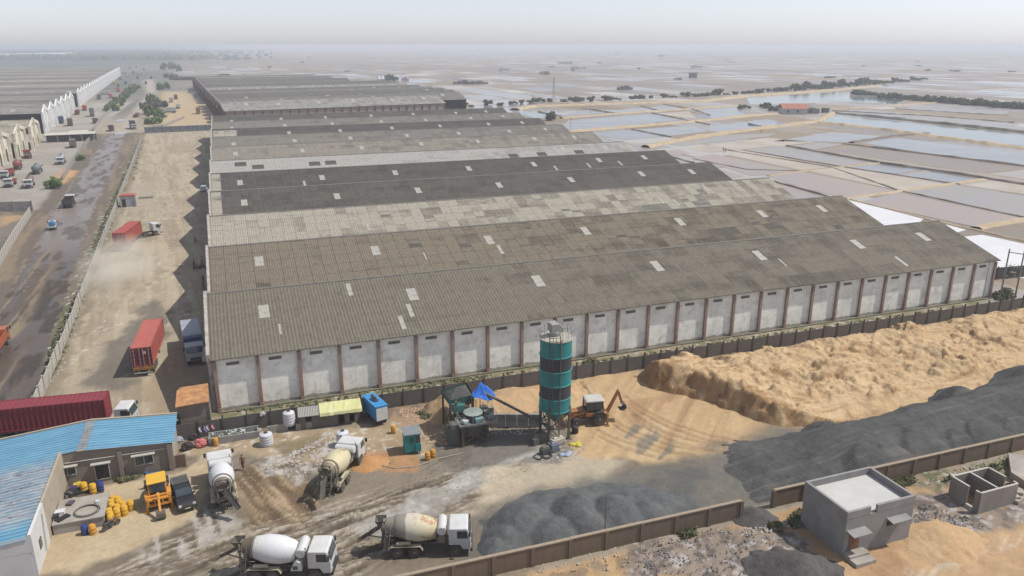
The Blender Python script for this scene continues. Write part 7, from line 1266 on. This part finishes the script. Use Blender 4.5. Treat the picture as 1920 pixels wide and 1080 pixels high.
for i, x in enumerate(range(1490, 1742, 11)): y = 170-(x-1490)*.085+rs.uniform(-1.5, 1.5); tree(('round', 'broad', 'ragged')[i % 3], 'dark bush in the thicket behind the red roofed house, %s from the left' % ORD[i], G(x, y), rs.uniform(4.5, 8)*(.7+.3*(x < 1640)), rs.uniform(4.5, 7), rs.uniform(0, 6), 'bushes of the thicket behind the ponds', 'shrub')
for i, x in enumerate(range(1604, 1930, 10)): y = 178.5+(x-1604)*.085+rs.uniform(-1, 1); tree(('broad', 'round', 'ragged')[i % 3], 'dark bush in the long straight hedge by the ponds, %s from its left end' % ORD[i], G(x, y), rs.uniform(3.5, 5.2), rs.uniform(4, 6), rs.uniform(0, 6), 'bushes of the long straight hedge', 'shrub')
TL = [(308, 132, 13, 9, 'round', 'tall dark tree at the far bend of the road, left of its clump'), (322, 130, 15, 10, 'broad', 'tallest dark tree in the clump at the far bend of the road'), (335, 134, 12, 9, 'round', 'dark tree at the right of the clump by the far bend'), (322, 146, 7, 13, 'broad', 'wide dark tree in front of the clump at the far bend'), (306, 168, 8, 9, 'green', 'rounded green tree beside the road before the far clump'),
 (285, 196, 9, 7, 'green', 'green tree at the road edge left of the scrap trucks'), (296, 204, 9, 8, 'broad', 'green tree directly left of the scrap trucks'), (280, 214, 8, 7, 'round', 'green tree overhanging the road near the white topped truck'), (292, 222, 7, 8, 'green', 'low green tree in front of the trees at the scrap yard'), (286, 232, 4, 7, 'green', 'low bush by the rubble corner at the end of the yard'),
 (104, 352, 3.4, 4.6, 'green', 'bright green bush beyond the dark tipper truck by the rubbish'), (152, 300, 2.2, 3, 'green', 'small bush by the crumbling wall of the truck lot'), (1034, 226, 5, 6, 'ragged', 'brown scrubby tree behind the right ends of the far warehouses'), (728, 151, 9, 9, 'broad', 'dark tree beside the white tents behind the far block'), (740, 152, 6, 7, 'round', 'small dark tree right of the white tents behind the far block'), (1455, 208, 4, 7, 'broad', 'grey bush left of the red roofed house'), (1435, 203, 4, 6, 'round', 'grey bush farther left of the red roofed house'), (1395, 203, 3, 6, 'broad', 'low grey bush by the pond left of the red roofed house')]
for x, y, h, w, kd, lb in TL: tree(kd, lb, G(x, y), h, w*.72, rs.uniform(0, 6))
for i in range(16): f_ = i/15; tree(('green', 'broad')[i % 2], 'dark green bush hedging the road from the red trucks, %s from the near end' % ORD[i], G(208+f_*44+rs.uniform(-2, 2), 208-f_*42), rs.uniform(4, 5.5), rs.uniform(3.5, 5), rs.uniform(0, 6), 'hedge between the road and the red trucks', 'shrub')
for i in range(8): tree('broad', 'dark bush of the short hedge behind the sandy yard, %s from the left' % ORD[i], G(328+i*5.2, 150), 5, 5.5, rs.uniform(0, 6), 'short hedge behind the sandy yard', 'shrub')
for i, (x, y) in enumerate(sorted((rs.uniform(380, 1900), rs.uniform(104, 160)) for _ in range(24))): tree(('broad', 'round', 'ragged')[i % 3], 'low distant shrub alone among the salt works, %s from the left' % ORD[i], G(x, max(y, 108+.0*x)), rs.uniform(1.6, 3), rs.uniform(4, 9), rs.uniform(0, 6), 'lone shrubs among the salt works', 'shrub')
# woods on the left horizon: one mass
mb = MB()
for k in range(5200):
    px = rs.triangular(-120, 520, 150) if k % 3 else rs.uniform(-80, 330); y0 = rs.choice([96, 98, 100, 103, 107, 112])+rs.uniform(-1, 1.5); p = G(px, y0); s = rs.uniform(5, 11); z = rs.uniform(0, 10)*(1 if y0 < 104 else .6); a_ = rs.uniform(0, 3.1)
    mb.add([(p[0]-s*math.cos(a_), p[1]-s*math.sin(a_), z), (p[0]+s*math.cos(a_), p[1]+s*math.sin(a_), z+rs.uniform(-2, 2)), (p[0]+s*.6*math.cos(a_), p[1]+s*.6*math.sin(a_)+2, z+s*.6), (p[0]-s*.5*math.cos(a_), p[1]-s*.5*math.sin(a_)+2, z+s*.7)], [(0, 1, 2, 3)])
tag(mb.build('woods', lf1), kind='stuff')
# distant town
hw_ = [paint((226, 226, 224)), paint((206, 204, 198)), paint((186, 180, 172)), paint((214, 206, 190))]; TB = {}
def far_house(label, pos, sx_, sy_, h, m, rz, grp):
    k = m.name
    if k not in TB:
        T = thing('house', label, 'building', (pos[0], pos[1], 0), rz, grp); mb = MB(); mb.box(-.5, .5, -.5, .5, 0, .9); mb.box(-.2, .25, -.3, .3, .901, 1.25); w = mb.build('walls', m, T); mb = MB(); mb.box(-.54, .54, -.54, .54, .9, .985); mb.build('roof', paint((176, 172, 166)), T); mb = MB()
        for i in range(4): mb.box(-.42+.23*i, -.32+.23*i, -.515, -.501, .35, .65)
        mb.build('window', glassm, T); T.scale = (sx_, sy_, h); TB[k] = T; return T
    return copy_tree(TB[k], (pos[0], pos[1], 0), rz, label, scale=(sx_, sy_, h))
k = 0
for (x, y, w, h, ci) in sorted([(262, 96, 46, 22, 0), (252, 97, 24, 12, 0), (232, 98, 26, 10, 1), (210, 98, 30, 9, 1), (192, 99, 20, 10, 0), (176, 98, 16, 8, 3), (156, 97, 22, 9, 1), (285, 95, 26, 13, 1), (300, 95, 30, 16, 2), (315, 94, 22, 20, 2), (330, 95, 26, 12, 1), (345, 96, 20, 9, 3), (116, 99, 18, 11, 0), (109, 99, 16, 9, 1), (16, 98, 20, 11, 0), (60, 97, 24, 9, 2), (88, 98, 20, 8, 2), (143, 109, 14, 7, 0), (368, 98, 30, 9, 1), (392, 97, 22, 10, 2), (415, 98, 26, 9, 0), (432, 97, 24, 11, 1), (446, 99, 30, 9, 0), (455, 97, 22, 10, 1), (475, 98, 28, 9, 0), (490, 98, 24, 8, 1), (222, 104, 20, 8, 1), (320, 102, 18, 7, 2), (366, 103, 20, 7, 0), (12, 109, 16, 7, 2), (1016, 140, 8, 4, 3), (1240, 107, 26, 8, 0), (1157, 103, 24, 8, 0), (1060, 120, 30, 5, 0), (1085, 132, 26, 6, 0), (1306, 128, 20, 5, 0), (946, 134, 16, 5, 0)]):
    p = G(x, y); far_house(('white' if ci == 0 else 'pale')+' distant building in the haze, '+ORD[k]+' from the left along the horizon', p, w, w*.5, h, hw_[ci], rs.uniform(-.3, .3), 'distant buildings in the haze'); k += 1
T = thing('long_hall', 'very long low white hall far away on the left horizon', 'building', (*G(-20, 108), 0)); e = G(135, 104); h_ = ang((T.location.x, T.location.y), e); L_ = math.hypot(e[0]-T.location.x, e[1]-T.location.y); T.rotation_euler = (0, 0, h_); mb = MB(); mb.box(0, L_, -20, 20, 0, 8); mb.build('walls', paint((196, 196, 194)), T); mb = MB(); mb.prof([(0, 8), (1, 8), (1, 8.1), (0, 8.1)], -1, 1); mb.v = []; mb.f = []; mb.add([(0, -21, 8), (L_, -21, 8), (L_, 0, 13), (0, 0, 13), (L_, 21, 8), (0, 21, 8)], [(0, 1, 2, 3), (3, 2, 4, 5)]); mb.build('roof', paint((232, 232, 230)), T)
# house with the red roof by the ponds
T = thing('house', 'white house with a red tiled roof standing among the ponds', 'building', (*G(1486, 213), 0), R(-22)); mb = MB(); mb.box(-8, 8, -4.5, 4.5, 0, 3.6); mb.build('walls', paint((214, 212, 208)), T); mb = MB(); mb.add([(-8.8, -5.6, 3.5), (8.4, -5.6, 3.5), (8.4, 0, 6.6), (-8.8, 0, 6.6), (8.4, 5.6, 3.5), (-8.8, 5.6, 3.5)], [(0, 1, 2, 3), (3, 2, 4, 5)]); mb.build('roof', mat('red_tiles', L3(192, 122, 98), .9, .2, .6), T); mb = MB(); mb.add([(8, -4.5, 3.6), (8, 4.5, 3.6), (8, 0, 6.3)], [(0, 1, 2)]); mb.build('gable', paint((226, 226, 226)), T); mb = MB(); mb.box(-5, -3.6, -4.53, -4.51, 1, 2.4); mb.box(1, 2.4, -4.53, -4.51, 1, 2.4); mb.build('window', glassm, T)
T = thing('hut', 'low dark open hut joined to the right of the red roofed house', 'building', (*G(1517, 212), 0), R(-22)); mb = MB(); mb.box(-5.5, 5.5, -3.5, 3.5, 0, 3.2); mb.build('walls', paint((150, 148, 144)), T); mb = MB(); mb.slab([(-6, -4.2, 3.4), (3, -4.2, 3.4), (3, 4, 3.9), (-6, 4, 3.9)], .25); mb.build('roof', paint((104, 102, 100)), T); mb = MB(); mb.box(-4, -2.6, -3.53, -3.51, .3, 2.4); mb.box(-1, .6, -3.53, -3.51, .3, 2.4); mb.build('doorway', blk, T)
for x, y, lb, s in ((1547, 211, 'small dark shed on the bank right of the red roofed house', 1.0), (1299, 146, 'dark square pump house standing in the flooded salt works', 2.3), (1607, 178, 'dark low hut at the left end of the long straight hedge', 1.6)):
    T = thing('hut', lb, 'building', (*G(x, y), 0)); mb = MB(); mb.box(-1.9*s, 1.9*s, -1.6*s, 1.6*s, 0, 2.7*s); mb.build('walls', paint((112, 110, 106)), T); mb = MB(); mb.box(-2.2*s, 2.2*s, -1.9*s, 1.9*s, 2.7*s, 3.0*s); mb.build('roof', paint((90, 88, 86)), T); mb = MB(); mb.box(-.5*s, .4*s, -1.63*s, -1.61*s, 0, 1.9*s); mb.build('doorway', blk, T)
for x, y, w, h, lb in ((868, 158, 22, 5, 'dark ruined building among the far salt works'), (896, 158, 26, 4, 'long low pale ruin right of the dark ruined building'), (1172, 168, 16, 4, 'dark ruined walls standing among the flooded pans'), (760, 151, 9, 4, 'small pink hut beside the far dark trees'), (718, 151, 14, 7, 'white pitched tents behind the right end of the far block')):
    T = thing('hut', lb, 'building', (*G(x, y), 0)); c_ = (118, 116, 116) if 'dark' in lb and 'pink' not in lb else ((226, 226, 224) if 'white' in lb or 'pale' in lb else (206, 160, 160)); mb = MB()
    if 'tents' in lb:
        for j in range(3): mb.add([(-w/2+j*w/3, -4, 2), (-w/2+(j+1)*w/3, -4, 2), (-w/2+(j+1)*w/3, 4, 2), (-w/2+j*w/3, 4, 2), (-w/2+(j+.5)*w/3, 0, h)], [(0, 1, 4), (1, 2, 4), (2, 3, 4), (3, 0, 4)]); mb.box(-w/2+j*w/3+.2, -w/2+(j+1)*w/3-.2, -3.8, 3.8, 0, 2)
        mb.build('canvas', paint(c_), T)
    else:
        for j in range(4): mb.box(-w/2+j*w/4, -w/2+(j+.8)*w/4, -3, 3, 0, h*(.6+.4*((j*7) % 3)/2))
        mb.build('walls', paint(c_), T); mb = MB(); mb.box(-w/2-.3, -w*.1, -3.4, 3.4, h, h+.3); mb.build('roof', paint((140, 136, 132)), T)
T = thing('lattice_mast', 'thin pale lattice mast on the tan embankment', 'mast', (*G(1038, 192), 0)); mb = MB()
for a_, b_ in ((-1, -1), (1, -1), (1, 1), (-1, 1)): mb.bar((a_*1.1, b_*1.1, 0), (a_*.25, b_*.25, 19), .14)
for j in range(9): z0, z1 = j*2.1, (j+1)*2.1; w0, w1 = 1.1-.045*z0, 1.1-.045*z1; mb.bar((-w0, -w0, z0), (w1, -w1, z1), .09); mb.bar((w0, w0, z0), (-w1, w1, z1), .09)
mb.build('lattice', steel, T)
for i, (x, y, h) in enumerate(((1070, 243, 7), (1020, 228, 8), (983, 222, 8), (1107, 211, 7), (1232, 188, 6), (1165, 190, 6), (318, 92, 30), (306, 92, 34))): pole('slim pole beside the ponds behind the warehouses, %s of the scattered ones' % ORD[i] if i < 6 else ('tall mast on the hazy skyline above the road, '+('right' if i == 6 else 'left')+' of two'), G(x, y), h, .12 if i < 6 else .8, ((h-.6, .8, R(20)),))
# ---- people
def person(label, pos, rz, shirt, trouser, walk=0.0, arms=0.0, skin=(.22, .13, .08), hairc=(.02, .016, .014)):
    T = thing('person', label, 'person', (pos[0], pos[1], 0), rz)
    def skn(name, vs, es, rad, m, root=0):
        me = bpy.data.meshes.new(name); me.from_pydata(vs, es, []); o = bpy.data.objects.new(name, me); COL.objects.link(o); o.parent = T; me.materials.append(m); s = o.modifiers.new('skin', 'SKIN'); s.use_smooth_shade = True
        for i, v in enumerate(me.skin_vertices[0].data): v.radius = (rad[i], rad[i]*.85); v.use_root = i == root
        u = o.modifiers.new('sub', 'SUBSURF'); u.levels = 1; u.render_levels = 1; return o
    V = [(0, 0, .94), (0, 0, 1.12), (.01, 0, 1.34), (0, 0, 1.47), (.01, 0, 1.55), (.03, 0, 1.63), (.02, 0, 1.72)]; E_ = [(0, 1), (1, 2), (2, 3), (3, 4), (4, 5), (5, 6)]; RD = [.13, .125, .14, .06, .07, .095, .07]; ar = {}; lg = {}
    V.append((.12, 0, 1.6)); E_.append((5, 7)); RD.append(.018)                      # nose
    for s in (-1, 1):
        b0 = len(V); f_ = walk*s; a_ = arms; V += [(0, s*.17, 1.4), (-.06*f_*3+a_*.1, s*.25, 1.15), (.12*a_*2-f_*.25, s*.25, .92), (.14*a_*2-f_*.27, s*.25, .84)]; E_ += [(2, b0), (b0, b0+1), (b0+1, b0+2), (b0+2, b0+3)]; RD += [.06, .045, .033, .034]; ar[s] = V[b0:b0+3]
        for j in range(4): V.append((V[b0+3][0]-.03+.02*j, s*.255, .755-.012*(1-abs(j-1.5)))); E_.append((b0+3, len(V)-1)); RD.append(.009)
        V.append((V[b0+3][0]+.05, s*.235, .81)); E_.append((b0+3, len(V)-1)); RD.append(.01)
        b0 = len(V); V += [(0, s*.09, .88), (.28*f_+.03, s*.1, .5), (.5*f_-.02, s*.1, .09), (.5*f_+.14, s*.11, .035)]; E_ += [(0, b0), (b0, b0+1), (b0+1, b0+2), (b0+2, b0+3)]; RD += [.095, .065, .045, .035]; lg[s] = V[b0:b0+3]
    skn('body', V, E_, RD, mat('skin_%d' % int(skin[0]*100), skin, .6, .1))
    q = [(0, 0, .98), (0, 0, 1.15), (.01, 0, 1.36), (0, 0, 1.44)]; e = [(0, 1), (1, 2), (2, 3)]; r_ = [.155, .145, .16, .085]
    for s in (-1, 1): b0 = len(q); q += [ar[s][0], tuple(Vector(ar[s][0]).lerp(Vector(ar[s][1]), .8))]; e += [(2, b0), (b0, b0+1)]; r_ += [.078, .062]
    skn('shirt', q, e, r_, paint(shirt, .9)); q = [(0, 0, .95)]; e = []; r_ = [.15]
    for s in (-1, 1): b0 = len(q); q += [lg[s][0], lg[s][1], tuple(Vector(lg[s][2])+Vector((0, 0, .05)))]; e += [(0, b0), (b0, b0+1), (b0+1, b0+2)]; r_ += [.11, .082, .062]
    skn('trousers', q, e, r_, paint(trouser, .9)); mb = MB(); mb.ball((.005, 0, 1.69), .108, 10, (1, .85, .8)); mb.v = [v for v in mb.v]; mb.build('hair', mat('black_hair', hairc, .7, .1), T, smooth=True)
    return T
p = G(456, 880); person('person in a rust brown shirt and trousers standing right of the bright white mixer truck', (p[0], p[1]), R(-110), (150, 92, 60), (112, 74, 52), .25, .4)
p = G(367, 458); person('person in dark clothes walking alone along the warehouse shade', p, R(-80), (64, 62, 70), (52, 50, 54), .4, .2)
p = G(364, 500); person('person in a light shirt standing left of the two shaded motorcycles', p, R(-30), (206, 200, 196), (60, 60, 70), .1, .3); p = G(380, 497); person('person in a pale grey shirt standing right of the two shaded motorcycles', p, R(200), (190, 190, 196), (70, 66, 66), .1, .3)
p = G(382, 532); person('person in dark clothes beside the lone motorcycle at the warehouse front', p, R(120), (96, 92, 100), (60, 58, 60), .1, .2)
for x, y, lb, c_ in ((1356, 284, 'worker in dark clothes on the pan bank, the left of two', (70, 66, 70)), (1359.5, 285.5, 'worker in brown clothes on the pan bank, the right of two', (120, 100, 90)), (1691, 224.5, 'worker in grey on the dark bank beyond the long pond, the left of two', (90, 90, 96)), (1695, 225, 'worker in dark clothes on the dark bank, the right of two', (66, 64, 66)), (1590, 208, 'worker standing alone on the bank right of the red roofed house', (110, 90, 80)), (1427, 249, 'worker standing on the tan bank near the broad pond', (90, 80, 76))): person(lb, G(x, y), rs.uniform(0, 6), c_, (70, 66, 62), .3, .3)
